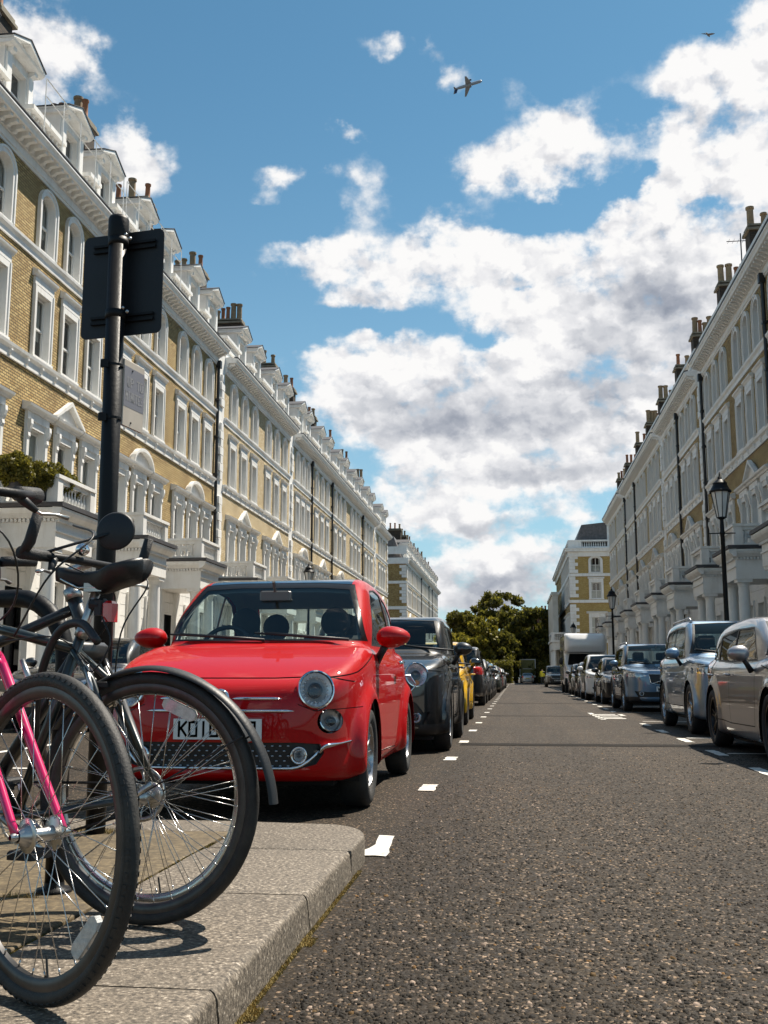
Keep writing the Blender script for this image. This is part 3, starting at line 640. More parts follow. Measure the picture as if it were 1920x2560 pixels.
    # ---- column
    m = MB(); m.box(-.27, .27, -.27, .27, 0, .10); m.lathe([(.26, .10), (.27, .15), (.24, .20), (.215, .24), (.215, 1.2), (.205, 2.2), (.185, 3.22), (.185, 3.25), (.20, 3.27), (.20, 3.33), (.25, 3.41)], 18); m.box(-.265, .265, -.265, .265, 3.41, 3.52)
    WM['column'] = m.mesh('column', STUCCO, True, 35)
    # ---- cornice bracket, string-course bracket, quoin stones
    m = MB(); m.prism([(0, 0), (.10, .0), (.16, .06), (.36, .10), (.36, .20), (0, .20)], 'y', -.07, .07); WM['modillion'] = m.mesh('bracket', STUCCO)
    m = MB(); m.prism([(0, 0), (.05, .02), (.09, .12), (.09, .17), (0, .17)], 'y', -.05, .05); WM['bracket'] = m.mesh('bracket', STUCCO)
    for k, L_ in (('qa', .62), ('qb', .40)):
        m = MB(); m.bevbox(-.02, .10, -L_ / 2, L_ / 2, .012, .388, .02); WM[k] = m.mesh('quoin_stone', STUCCO)
    # ---- chimney pots
    for k, c, p in (('potT', TERRA, [(.15, 0), (.15, .08), (.12, .12), (.105, .7), (.135, .74), (.135, .82), (.10, .82), (.09, .5)]), ('potB', BUFFPOT, [(.16, 0), (.15, .9), (.19, .93), (.19, 1.02), (.12, 1.02), (.1, .6)]), ('potC', BUFFPOT, [(.14, 0), (.12, .55), (.17, .6), (.15, .68), (.09, .68), (.08, .4)])):
        m = MB(); m.lathe(p, 12); WM[k] = m.mesh('chimney_pot', c, True, 40)
    # ---- dormer
    m = MB(); hw, h = .95, 2.35
    m.box(-.9, .10, -hw, -.52, 0, h); m.box(-.9, .10, .52, hw, 0, h); m.box(-.9, .10, -.52, .52, h - .35, h); m.box(-.9, -.12, -.519, .519, 0, .14)
    for s in (-1, 1):
        m.box(.101, .17, s * .73 - .15, s * .73 + .15, .0, h - .22)
        m.prism([(.10, h), (.32, h), (.30, h - .12), (.18, h - .2), (.17, h - .34), (.10, h - .36)], 'y', s * .73 - .1, s * .73 + .1)
    m.box(-2.2, .0, -hw + .03, -hw + .08, .1, h); m.box(-2.2, .0, hw - .08, hw - .03, .1, h)
    prof = [(-.9, h), (.30, h), (.40, h + .08), (.44, h + .16), (-.9, h + .16)]
    m.prism(prof, 'y', -hw - .14, hw + .14)
    m.prism([(-hw - .1, h + .161), (hw + .1, h + .161), (0, h + .66)], 'x', -2.4, .20)
    for s in (-1, 1): m.prism([(s * (hw + .16), h + .162), (s * (hw + .16), h + .25), (0, h + .82), (0, h + .66)], 'x', -2.5, .43)
    WM['dormer'] = m.mesh('dormer', STUCCO)
    m = MB()
    for s in (-1, 1): m.prism([(s * (hw + .20), h + .255), (s * (hw + .20), h + .285), (0, h + .86), (0, h + .825)], 'x', -2.5, .46)
    WM['dormer_roof'] = m.mesh('dormer_roof', LEAD)
    m = MB(); x0 = -.10
    m.box(x0 - .05, x0, -.52, -.46, .14, h - .35); m.box(x0 - .05, x0, .46, .52, .14, h - .35); m.box(x0 - .05, x0, -.46, .46, .14, .22); m.box(x0 - .05, x0, -.46, .46, h - .42, h - .35); m.box(x0 - .05, x0 + .02, -.46, .46, 1.08, 1.14)
    WM['dormer_sash'] = m.mesh('sash', SASH)
    m = MB(); m.add([(x0 - .04, -.46, .22), (x0 - .04, .46, .22), (x0 - .04, .46, h - .42), (x0 - .04, -.46, h - .42)], [(0, 1, 2, 3)]); WM['dormer_pane'] = m.mesh('pane', mat('dormer_glass', (.03, .033, .036), .05, obvar=.4, spec=.9))
window_meshes()

ZS2, ZS3 = 10.12, 13.42
def add_window(key, root, y, z, rot=None, loc=None):
    w = link('window', WM[key], root, loc or (0, y, z), rot)
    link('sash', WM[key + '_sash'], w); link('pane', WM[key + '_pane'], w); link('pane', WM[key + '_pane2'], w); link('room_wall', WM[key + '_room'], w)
    c = random.choice('aaabcc--')
    if c != '-': link('curtain', WM[key + '_cur' + c], w)
    return w
def wall_with_holes(mb, w, z0, z1, holes, x=0.0, t=.35):
    """flat wall of thickness t with rectangular openings (y0,y1,za,zb), pieces butt together"""
    ys = sorted({0, w} | {q for h in holes for q in h[:2]}); zs = sorted({z0, z1} | {q for h in holes for q in h[2:]})
    for i in range(len(ys) - 1):
        za = None
        for j in range(len(zs) - 1):
            cy, cz = (ys[i] + ys[i + 1]) / 2, (zs[j] + zs[j + 1]) / 2
            solid = not any(h[0] < cy < h[1] and h[2] < cz < h[3] for h in holes)
            if solid and za is None: za = zs[j]
            if za is not None and (not solid or j == len(zs) - 2):
                zb = zs[j + 1] if solid else zs[j]; mb.add([(x, ys[i], za), (x, ys[i + 1], za), (x, ys[i + 1], zb), (x, ys[i], zb)], [(0, 1, 2, 3)]); za = None
HOUSES = []
def house(side, y0, y1, idx, label, ped='T', brickm=BRICK, detail=2, flip=False, pipe=False, stuccom=STUCCO, bush=False, group=None, X=None, rot=None, roofrail=False, aerial=False, far_gable=False, portico=True, dormers=True):
    w = y1 - y0
    if side == 'L': root = thing('terrace_house', label, 'house', (X if X is not None else -14.0, y0, 0), 0, group)
    else: root = thing('terrace_house', label, 'house', (X if X is not None else 9.7, y1, 0), PI, group)
    if rot is not None: root.rotation_euler = (0, 0, rot[2]); root.location = (rot[0], rot[1], 0)
    bays = [w * .5 + (k - 1) * min(2.2, w * .29) for k in range(3)]
    pb0 = (bays[2] if flip else bays[0]); pb = pb0 + (.85 if flip else -.85)
    # ---- walls
    holes = []
    for yb in bays:
        holes.append((yb - .47, yb + .47, ZS2, ZS2 + 1.96)); holes.append((yb - .46, yb + .46, ZS3, ZS3 + 1.83)); holes.append((yb - .51, yb + .51, 5.5, 5.5 + 2.46))
    m = MB(); wall_with_holes(m, w, 5.2, 15.75, holes)
    wl = m.build('wall', brickm, root)
    holes = [(yb - .51, yb + .51, 1.45, 3.66) for yb in bays if yb != pb0] + [(pb - .62, pb + .62, .75, 3.3)]
    m = MB(); wall_with_holes(m, w, 0, 5.2, holes, x=-.03)
    m.add([(0, w, 15.75), (-9, w, 15.75), (-9, w, 0), (0, w, 0)], [(0, 1, 2, 3)]); m.add([(0, 0, 0), (-9, 0, 0), (-9, 0, 15.75), (0, 0, 15.75)], [(0, 1, 2, 3)])
    gw = m.build('ground_floor_wall', stuccom, root)
    if detail >= 2:      # rusticated courses with open joints
        z = .55; c = 0
        while z < 4.95:
            spans = []; ya = 0
            for (a, b_, cz, dz) in sorted(holes):
                if cz - .06 < z + .2 < dz + .2: spans.append((ya, a - .20)); ya = b_ + .20
            spans.append((ya, w))
            for a, b_ in spans:
                L_ = b_ - a
                if L_ < .1: continue
                n = max(1, round(L_ / 1.0)); 
                for k in range(n):
                    m = MB(); m.box(-.03, .0, a + L_ * k / n + .008, a + L_ * (k + 1) / n - .008, z, z + .385); m.build('stucco_block', stuccom, gw)
            z += .405; c += 1
    # ---- windows
    for yb in bays:
        add_window('w3', root, yb, ZS3); add_window('w2', root, yb, ZS2); add_window('w1', root, yb, 5.5)
        if yb != pb0: add_window('w0', root, yb, 1.45)
    pd = link('pediment', WM['ped' + ped], root, (0.0, bays[1], 8.585))
    # ---- string courses, frieze, cornice
    def mould(name, prof, y_a=0, y_b=w, mm=stuccom): q = MB(); q.prism(prof, 'y', y_a, y_b); return q.build(name, mm, root)
    s1 = mould('string_course', [(-.05, 4.98), (.10, 4.98), (.14, 5.06), (.14, 5.18), (.04, 5.30), (-.05, 5.30)])
    s2 = mould('string_course', [(-.05, 9.62), (.06, 9.62), (.06, 9.86), (.15, 9.93), (.17, 10.02), (-.05, 10.02)])
    s3 = mould('string_course', [(-.05, 13.02), (.05, 13.02), (.06, 13.18), (.13, 13.27), (.14, 13.35), (-.05, 13.36)])
    fr = mould('frieze', [(-.05, 15.56), (.05, 15.56), (.05, 15.64), (.09, 15.66), (.09, 15.90), (-.05, 15.90)])
    co = mould('cornice', [(-.4, 15.90), (.14, 15.90), (.17, 16.10), (.55, 16.11), (.58, 16.20), (.64, 16.27), (.64, 16.32), (.30, 16.40), (-.4, 16.40)])
    gt = mould('gutter', [(.45, 16.365), (.60, 16.335), (.66, 16.36), (.66, 16.40), (.45, 16.42)], mm=LEAD)
    nb = int(w / .36)
    for k in range(nb): link('bracket', WM['modillion'], co, (.13, (k + .5) * w / nb, 15.905))
    if detail >= 1:
        nb = int(w / .95)
        for k in range(nb): link('bracket', WM['bracket'], s2, (.055, (k + .5) * w / nb, 9.69))
    # ---- parapet between dormers, mansard, dormers
    dl = [w * .5, w * .935] if dormers else []
    if flip: dl = [w - q for q in dl]
    dl.sort()
    q = MB(); q.box(-.45, .02, 0, w, 16.40, 16.78); q.build('parapet', stuccom, root)
    edges = [0] + [e for dq in dl for e in (dq - .95, dq + .95)] + [w]
    for k in range(0, len(edges), 2):
        a, b_ = max(0, edges[k]), min(w, edges[k + 1])
        if b_ - a < .35: continue
        bl = MB(); bl.box(-.30, .08, a + .02, b_ - .02, 17.42, 17.56); bl.box(-.32, .10, a + .02, b_ - .02, 16.781, 16.90)
        bo = bl.build('balustrade', stuccom, root); n = max(2, int((b_ - a) / .24))
        for i in range(n): link('baluster', WM['baluster'], bo, (-.10, a + (i + .5) * (b_ - a) / n, 16.90)).scale = (1, 1, 1.08)
    q = MB(); q.prism([(-.75, 16.6), (-1.75, 19.35), (-3.2, 20.0), (-9, 20.0), (-9, 16.0), (-.75, 16.0)], 'y', 0, w); rf = q.build('roof', SLATE, root)
    for dq in (dl if dormers else []):
        if dq < .3 or dq > w + .6: continue
        dm = link('dormer', WM['dormer'], root, (-.32, dq, 16.79)); dm.scale = (1, .92, .79); link('dormer_roof', WM['dormer_roof'], dm); link('sash', WM['dormer_sash'], dm); link('pane', WM['dormer_pane'], dm)
    # ---- chimney stack on the party wall
    yc = (1.0 if side == 'L' and detail else w - .02) if not flip else .02
    x0c, x1c, zt = (-3.2, -1.5, 21.05) if side == 'L' else (-2.5, -1.0, 20.15)
    q = MB(); q.box(x0c, x1c, yc - .42, yc + .42, 16.5, zt); q.box(x0c + .06, x1c - .06, yc - .36, yc + .36, zt + .11, zt + .2)
    ch = q.build('chimney', BRICKSOOT, root)
    q = MB(); q.box(x0c - .12, x1c + .12, yc - .54, yc + .54, zt + .001, zt + .109); q.box(x0c - .05, x1c + .05, yc - .47, yc + .47, zt + .201, zt + .29); q.build('chimney_cap', SOOTCAP, ch)
    npot = 3 + idx % 3
    for k in range(npot):
        link('chimney_pot', WM[random.choice(('potT', 'potB', 'potC', 'potT'))], ch, (lerp(x1c - .2, x0c + .2, k / (npot - 1)), yc + random.uniform(-.12, .12), zt + .28), (random.uniform(-.02, .02), random.uniform(-.02, .02), 0))
    if aerial:
        q = MB(); q.tube([(-2.2, yc + .2, 19.6), (-2.2, yc + .2, 23.0)], .035, 5); q.tube([(-2.9, yc + .2, 22.6), (-1.5, yc + .2, 22.6)], .022, 5)
        for k in range(6): q.tube([(-2.8 + k * .24, yc - .1, 22.6), (-2.8 + k * .24, yc + .5, 22.6)], .008, 4)
        q.build('aerial', IRON, root)
    # ---- portico
    if portico:
        zc = 4.24; pj = 1.75; a, b_ = pb - 1.25, pb + 1.25
        q = MB(); q.box(.02, pj, a, b_, zc, 5.02); en = q.build('portico', stuccom, root)
        q = MB(); q.prism([(pj + .001, 5.021), (pj + .10, 5.021), (pj + .22, 5.14), (pj + .26, 5.22), (pj + .26, 5.28), (pj + .001, 5.30)], 'y', a - .26, b_ + .26)
        for s, ee in ((-1, a), (1, b_)): q.prism([(ee, 5.022), (ee + s * .10, 5.022), (ee + s * .22, 5.141), (ee + s * .26, 5.221), (ee + s * .26, 5.281), (ee, 5.301)], 'x', .03, pj + .0005)
        q.build('cornice', stuccom, en)
        if detail >= 1:
            q = MB(); q.box(pj, pj + .05, a - .05, b_ + .05, zc + .42, zc + .47)
            n = 24
            for i in range(n): yd = lerp(a, b_, (i + .5) / n); q.box(pj + .001, pj + .09, yd - .035, yd + .035, 4.93, 5.015)
            for i in range(14):
                xd = lerp(.1, pj, (i + .5) / 14)
                for s, ee in ((-1, a), (1, b_)): q.box(xd - .035, xd + .035, min(ee, ee + s * .09), max(ee, ee + s * .09), 4.93, 5.015)
            q.build('dentil_band', stuccom, en)['kind'] = 'stuff'
        q = MB(); q.box(.02, pj + .30, a - .30, b_ + .30, 5.302, 5.42); q.build('lead_roof', LEAD, en)
        q = MB()
        q.box(pj - .30, pj + .02, a - .02, a + .30, 5.421, 6.12); q.box(pj - .30, pj + .02, b_ - .30, b_ + .02, 5.421, 6.12)
        q.box(.02, .25, a, a + .26, 5.421, 6.12); q.box(.02, .25, b_ - .26, b_, 5.421, 6.12)
        q.box(pj - .26, pj - .02, a + .30, b_ - .30, 5.421, 5.52); q.box(.25, pj - .30, a + .02, a + .26, 5.421, 5.52); q.box(.25, pj - .30, b_ - .26, b_ - .02, 5.421, 5.52)
        q.box(.0, pj + .06, a - .06, a + .30, 6.121, 6.22); q.box(.0, pj + .06, b_ - .30, b_ + .06, 6.121, 6.22); q.box(pj - .30, pj + .06, a + .30, b_ - .30, 6.121, 6.22)
        q.box(pj - .26, pj - .02, a + .30, b_ - .30, 6.0, 6.12); q.box(.25, pj - .30, a + .02, a + .26, 6.0, 6.12); q.box(.25, pj - .30, b_ - .26, b_ - .02, 6.0, 6.12)
        bo = q.build('balustrade', stuccom, root)
        n = 9
        for i in range(n): link('baluster', WM['baluster'], bo, (pj - .14, lerp(a + .30, b_ - .30, (i + .5) / n), 5.52))
        for i in range(5):
            for ee in (a + .14, b_ - .14): link('baluster', WM['baluster'], bo, (lerp(.25, pj - .30, (i + .5) / 5), ee, 5.52))
        for yy_ in (a + .30, b_ - .30): link('column', WM['column'], root, (pj - .30, yy_, .72))
        if detail >= 1:
            for yy_ in (a + .30, b_ - .30): q = MB(); q.box(-.03, .14, yy_ - .2, yy_ + .2, .72, 4.24); q.build('pilaster', stuccom, root)
        q = MB()
        for k in range(5): q.box(.0, pj + .25 + (4 - k) * .30, a - .05, b_ + .05, .118 + k * .12, .118 + (k + 1) * .12 - (0 if k == 4 else 0))
        q.build('steps', PAVE, root)
        q = MB(); q.box(-.28, -.22, pb - .62, pb + .62, .75, 3.3); q.box(-.22, -.19, pb - .45, pb - .05, .95, 1.8); q.box(-.22, -.19, pb + .05, pb + .45, .95, 1.8); q.box(-.22, -.19, pb - .45, pb - .05, 2.0, 3.0); q.box(-.22, -.19, pb + .05, pb + .45, 2.0, 3.0)
        q.build('door', BLACK, root)
    if pipe:
        q = MB(); yp = w - .10 if not flip else .10
        q.tube([(.11, yp, .2), (.11, yp, 15.4)], .075, 8); q.box(.02, .24, yp - .13, yp + .13, 15.4, 15.75)
        for z in np.arange(1.2, 15.3, 1.8): q.box(.0, .20, yp - .12, yp + .12, z, z + .09)
        q.build('drainpipe', IRON, root)
    if roofrail:
        q = MB()
        for z in (17.9, 18.45): q.tube([(.35, .2, z), (.35, w - .1, z)], .018, 5)
        for k in range(6): q.tube([(.35, .2 + k * (w - .3) / 5, 16.5), (.35, .2 + k * (w - .3) / 5, 18.45)], .018, 5)
        q.build('roof_rail', SASH, root)
    root.scale = (1, 1, 1.0105); HOUSES.append(root); return root
def add_quoins(root, y, zs=(5.35, 15.5), skip=((9.6, 10.05), (13.0, 13.38)), x=.0):
    z = zs[0]; k = 0
    while z < zs[1] - .2:
        if not any(a - .35 < z < b_ for a, b_ in skip): link('quoin_stone', WM['qa' if k % 2 else 'qb'], root, (x, y, z))
        z += .40; k += 1

NUM = ['first', 'second', 'third', 'fourth', 'fifth', 'sixth', 'seventh', 'eighth', 'ninth', 'tenth', 'eleventh', 'twelfth', 'thirteenth']
LEFT = [(20.75, 27.4, 'S'), (27.4, 34.07, 'T'), (34.07, 40.7, 'S'), (40.7, 47.5, 'S'), (48.9, 56.5, 'T'), (56.5, 64.2, 'T'), (65.3, 71.4, 'S'), (71.4, 79.7, 'T'), (79.7, 87.7, 'S'), (87.7, 96.5, 'T'), (96.5, 105.2, 'S'), (106.4, 116.4, 'T')]
for i, (a, b_, pd) in enumerate(LEFT):
    lab = {0: 'sunlit yellow brick terrace house cut off by the left edge of the picture',
           1: 'sunlit yellow brick terrace house with green shrubs on its portico balcony',
           2: 'sunlit yellow brick terrace house with curved pediment behind the black sign pole',
           3: 'yellow brick terrace house ending at the first black drainpipe of the sunlit row'}.get(i, '%s terrace house from the near end of the sunlit left row' % NUM[i])
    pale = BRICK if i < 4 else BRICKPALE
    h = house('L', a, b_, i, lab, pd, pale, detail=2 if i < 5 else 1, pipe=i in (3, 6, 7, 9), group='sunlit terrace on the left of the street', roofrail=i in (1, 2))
    if i in (4, 6, 11): add_quoins(h, -.55 if i != 6 else -.5)
    if i in (4, 6, 11):           # plain pier that carries the quoins
        q = MB(); q.box(-.5, .0, -1.38 if i == 4 else -1.1, 0, .0, 16.4); q.build('pier', STUCCO, h)
    if i == 11: add_quoins(h, b_ - a - .31)
RIGHT = [(19.6, 26.15, 'T'), (26.15, 32.7, 'S'), (32.7, 39.25, 'T'), (39.25, 45.8, 'T'), (45.8, 52.6, 'T'), (54.0, 60.6, 'T'), (60.6, 67.0, 'S'), (68.0, 75.2, 'T'), (75.2, 82.4, 'T'), (82.4, 89.6, 'S'), (90.8, 98.2, 'T'), (98.2, 106.0, 'T')]
for i, (a, b_, pd) in enumerate(RIGHT):
    lab = {2: 'shaded brick terrace house at the right edge of the picture', 3: 'shaded brick terrace house behind the tall near street lamp'}.get(i, '%s terrace house from the near end of the shaded right row' % NUM[i])
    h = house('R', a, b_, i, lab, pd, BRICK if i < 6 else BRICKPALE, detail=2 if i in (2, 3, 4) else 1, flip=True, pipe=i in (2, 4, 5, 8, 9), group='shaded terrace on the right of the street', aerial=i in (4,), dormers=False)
    w = b_ - a
    if i in (5, 7, 10):
        add_quoins(h, w + .5)
        q = MB(); q.box(-.5, .0, w, w + (1.4 if i == 5 else 1.0), 0, 16.4); q.build('pier', STUCCO, h)
# second block beyond the side street on the left
for i in range(8):
    a = 138 + i * 7.2
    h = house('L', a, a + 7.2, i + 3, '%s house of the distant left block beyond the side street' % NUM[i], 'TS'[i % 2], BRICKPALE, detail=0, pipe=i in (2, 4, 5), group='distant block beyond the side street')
    if i == 0:
        add_quoins(h, .32)
        q = MB(); q.box(-9, .0, -.32, -.02, 0, 15.6); q.build('end_wall', BRICK, h)
        q = MB(); q.box(-9.2, .30, -.60, -.321, 15.6, 16.4); q.box(-9.2, .1, -.45, -.322, 13.0, 13.36); q.box(-9.2, .1, -.45, -.322, 9.62, 10.02); q.box(-9.2, .1, -.50, -.321, 16.9, 17.9); q.build('end_cornice', STUCCO, h)
        for k, z in enumerate(np.arange(5.4, 15.4, .42)):
            if any(c - .35 < z < d for c, d in ((9.6, 10.05), (13.0, 13.38))): continue
            L_ = .9 if k % 2 else .6; q = MB(); q.box(-L_, .03, -.40, -.323, z, z + .39); q.build('quoin_stone', STUCCO, h)
# yellow corner house beyond the side street on the right: its end wall faces us
BRICKGOLD = brick('golden_stock_brick', (.66, .50, .20), (.52, .37, .12), (.20, .15, .08), (.34, .23, .08))  # yellow brick with its colour brightened, so the shaded end wall looks sunlit
def corner_house():
    X0, Y0 = 6.9, 128.0
    root = thing('corner_house', 'yellow brick corner house with white quoins seen end-on behind the motorhome', 'house', (X0, Y0, 0))
    W = 11.0
    m = MB(); m.box(.9, W, .9, 40, 0, 16.2); m.build('core', ROOM, root)
    hl = []
    for x in (3.1, 6.6, 9.6): hl += [(x - .62, x + .62, 13.35, 15.18), (x - .63, x + .63, 10.2, 12.16), (x - .68, x + .68, 5.5, 7.96)]
    m = MB(); wall_with_holes(m, W, 0, 16.2, hl); ew = m.build('wall', BRICKGOLD, root); ew.rotation_euler = (0, 0, -PI / 2)
    hl = []
    for k in range(9):
        y = 2.2 + k * 2.2; hl += [(y - .46, y + .46, 13.35, 15.18), (y - .47, y + .47, 10.2, 12.16), (y - .51, y + .51, 5.5, 7.96)]
    m = MB(); wall_with_holes(m, 40, 0, 16.2, hl); sw = m.build('wall', BRICK, root); sw.scale = (-1, 1, 1)
    m = MB()
    for z, t, p in ((4.9, .4, .12), (9.7, .35, .14), (12.9, .35, .14), (15.3, .6, .2), (15.9, .3, .55), (16.2, .1, .65), (16.3, .22, .12), (17.15, .18, .14)): m.box(-p, W + p, -p, 40, z, z + t - .003)
    m.build('string_course', STUCCO, root)
    m = MB()
    for x in (0., 1.0): pass
    m.box(-.12, .7, -.12, .7, 16.52, 17.15); m.box(4.6, 5.2, -.12, .5, 16.52, 17.15); m.box(9.8, W, -.12, .5, 16.52, 17.15); m.box(.7, 1.5, -.10, .3, 16.52, 17.15)
    pr = m.build('parapet', STUCCO, root)
    for k in range(30):
        x = 1.6 + k * .27
        if 4.5 < x < 5.3: continue
        link('baluster', WM['baluster'], pr, (x, .08, 16.52)).scale = (1.2, 1.2, 1.3)
    k = 0
    for z in np.arange(.3, 15.2, .42):
        if any(c - .4 < z < d for c, d in ((4.9, 5.3), (9.7, 10.05), (12.9, 13.25))): continue
        L_ = 1.0 if k % 2 else .65; m = MB(); m.bevbox(-.06, L_, -.06, .6, z, z + .40, .02); m.build('quoin_stone', STUCCO, root); k += 1
    for x in (3.1, 6.6, 9.6):
        for key, z in (('w3', 13.35), ('w2', 10.2), ('w1', 5.5)):
            w = add_window(key, root, 0, 0, (0, 0, -PI / 2), (x, 0, z)); w.scale = (1, 1.35, 1.0)
            q = MB(); q.box(-.17, -.145, -.02, .02, .1, 1.8); q.build('glazing_bar', SASH, w)
    # street side, seen at a slant
    for k in range(9):
        y = 2.2 + k * 2.2
        for key, z in (('w3', 13.35), ('w2', 10.2), ('w1', 5.5)):
            add_window(key, root, 0, 0, (0, 0, PI), (0, y, z))
    m = MB(); m.prism([(.6, 16.4), (1.6, 19.3), (W - .3, 20.2), (W, 16.4)], 'y', .8, 40); m.build('roof', SLATE, root)
    dm = link('dormer', WM['dormer'], root, (5.6, .85, 16.9), (0, 0, -PI / 2)); link('dormer_roof', WM['dormer_roof'], dm); link('sash', WM['dormer_sash'], dm); link('pane', WM['dormer_pane'], dm)
    # low white porch wing at its street side
    m = MB(); m.box(-2.2, -.1, 3, 12, 4.2, 5.1); m.box(-2.4, -.1, 2.8, 12.2, 5.1, 5.35); m.box(-2.3, -.1, 2.9, 12, 6.1, 6.3); m.box(-2.3, -1.9, 2.9, 3.4, 5.35, 6.1); m.build('portico', STUCCO, root)
    for k in range(5): link('column', WM['column'], root, (-1.9 + .0 * k, 3.3 + k * 2.1, .72))
    for k in range(7): link('baluster', WM['baluster'], root, (-1.75 + k * .24, 3.05, 5.4)).scale = (1, 1, 1.5)
    m = MB(); m.box(-1.7, -1.0, 12, 30, 0, 11.6); m.box(-1.85, -.9, 11.8, 30, 11.6, 12.0); m.build('side_wing', STUCCO2, root)
corner_house()
m = MB(); m.box(0, 16, 0, 10, 0, 11.5); far = thing('brick_house', 'dark red brick house with chimney pots beyond the trees', 'house', (2.5, 215, 0)); m.build('wall', BRICKSOOT, far)
m = MB(); m.prism([(0, 11.5), (16, 11.5), (13, 14.2), (3, 14.2)], 'y', 0, 10); m.build('roof', mat('red_tile', (.13, .055, .04), .85, var=.3, vscale=3), far)
for k in range(9): link('chimney_pot', WM['potT'], far, (3.4 + k * .7, 3, 14.1)).scale = (1.6, 1.6, 1.6)
# ------------------------------------------------------------------ cars: smooth bodies from blended profiles, then cut into panels
def poly_sd(P, U, V):
    """signed distance to a closed outline (negative inside), on 2-D arrays"""
    P = np.array(P, float); d = np.full(U.shape, 1e9); ins = np.zeros(U.shape, bool); n = len(P)
    for i in range(n):
        a, b_ = P[i], P[(i + 1) % n]; e = b_ - a; L2 = max(e @ e, 1e-12)
        t = np.clip(((U - a[0]) * e[0] + (V - a[1]) * e[1]) / L2, 0, 1)
        d = np.minimum(d, (U - a[0] - t * e[0]) ** 2 + (V - a[1] - t * e[1]) ** 2)
        c = (a[1] > V) != (b_[1] > V)
        if abs(e[1]) > 1e-12: ins ^= c & (U < e[0] * (V - a[1]) / e[1] + a[0])
    d = np.sqrt(d); return np.where(ins, -d, d)
def smax(a, b_, k):
    h = np.clip(.5 + .5 * (a - b_) / k, 0, 1); return b_ + (a - b_) * h + k * h * (1 - h)
def smin(a, b_, k): return -smax(-a, -b_, k)
def surface_nets(V, org, h):
    """smooth isosurface (zero level) of a grid; returns vertices, quads"""
    nx, ny, nz = V.shape; S = V < 0
    cs = np.zeros((nx - 1, ny - 1, nz - 1), int)
    for dx in (0, 1):
        for dy in (0, 1):
            for dz in (0, 1): cs += S[dx:nx - 1 + dx, dy:ny - 1 + dy, dz:nz - 1 + dz]
    act = (cs > 0) & (cs < 8); idx = -np.ones(act.shape, int); I = np.argwhere(act); idx[act] = np.arange(len(I))
    acc = np.zeros((len(I), 3)); cnt = np.zeros(len(I))
    cor = [(a, b_, c) for a in (0, 1) for b_ in (0, 1) for c in (0, 1)]
    for p in range(8):
        for q in range(p + 1, 8):
            A, B = np.array(cor[p]), np.array(cor[q])
            if abs(A - B).sum() != 1: continue
            va = V[I[:, 0] + A[0], I[:, 1] + A[1], I[:, 2] + A[2]]; vb = V[I[:, 0] + B[0], I[:, 1] + B[1], I[:, 2] + B[2]]
            m = (va < 0) != (vb < 0); t = np.where(m, va / np.where(m, va - vb, 1), 0)
            acc += m[:, None] * (A + t[:, None] * (B - A)); cnt += m
    P = org + (I + acc / cnt[:, None]) * h
    quads = []
    for ax in range(3):
        o1, o2 = [(1, 2), (2, 0), (0, 1)][ax]
        sl = [slice(None)] * 3; sl2 = [slice(None)] * 3; sl[ax] = slice(0, -1); sl2[ax] = slice(1, None)
        ch = S[tuple(sl)] != S[tuple(sl2)]; E_ = np.argwhere(ch)
        ok = (E_[:, o1] > 0) & (E_[:, o2] > 0) & (E_[:, o1] < V.shape[o1] - 1) & (E_[:, o2] < V.shape[o2] - 1); E_ = E_[ok]
        def cell(d1, d2):
            q = E_.copy(); q[:, o1] += d1; q[:, o2] += d2; return idx[q[:, 0], q[:, 1], q[:, 2]]
        Q = np.stack([cell(-1, -1), cell(0, -1), cell(0, 0), cell(-1, 0)], 1)
        fl = ~S[tuple(sl)][ch][ok]; Q[fl] = Q[fl][:, ::-1]; quads.append(Q)
    return P, np.concatenate(quads)
def trilin(V, org, h, P):
    G = (P - org) / h; i = np.clip(np.floor(G).astype(int), 0, np.array(V.shape) - 2); f = G - i; r = 0
    for a in (0, 1):
        for b_ in (0, 1):
            for c in (0, 1):
                r = r + V[i[:, 0] + a, i[:, 1] + b_, i[:, 2] + c] * (f[:, 0] if a else 1 - f[:, 0]) * (f[:, 1] if b_ else 1 - f[:, 1]) * (f[:, 2] if c else 1 - f[:, 2])
    return r

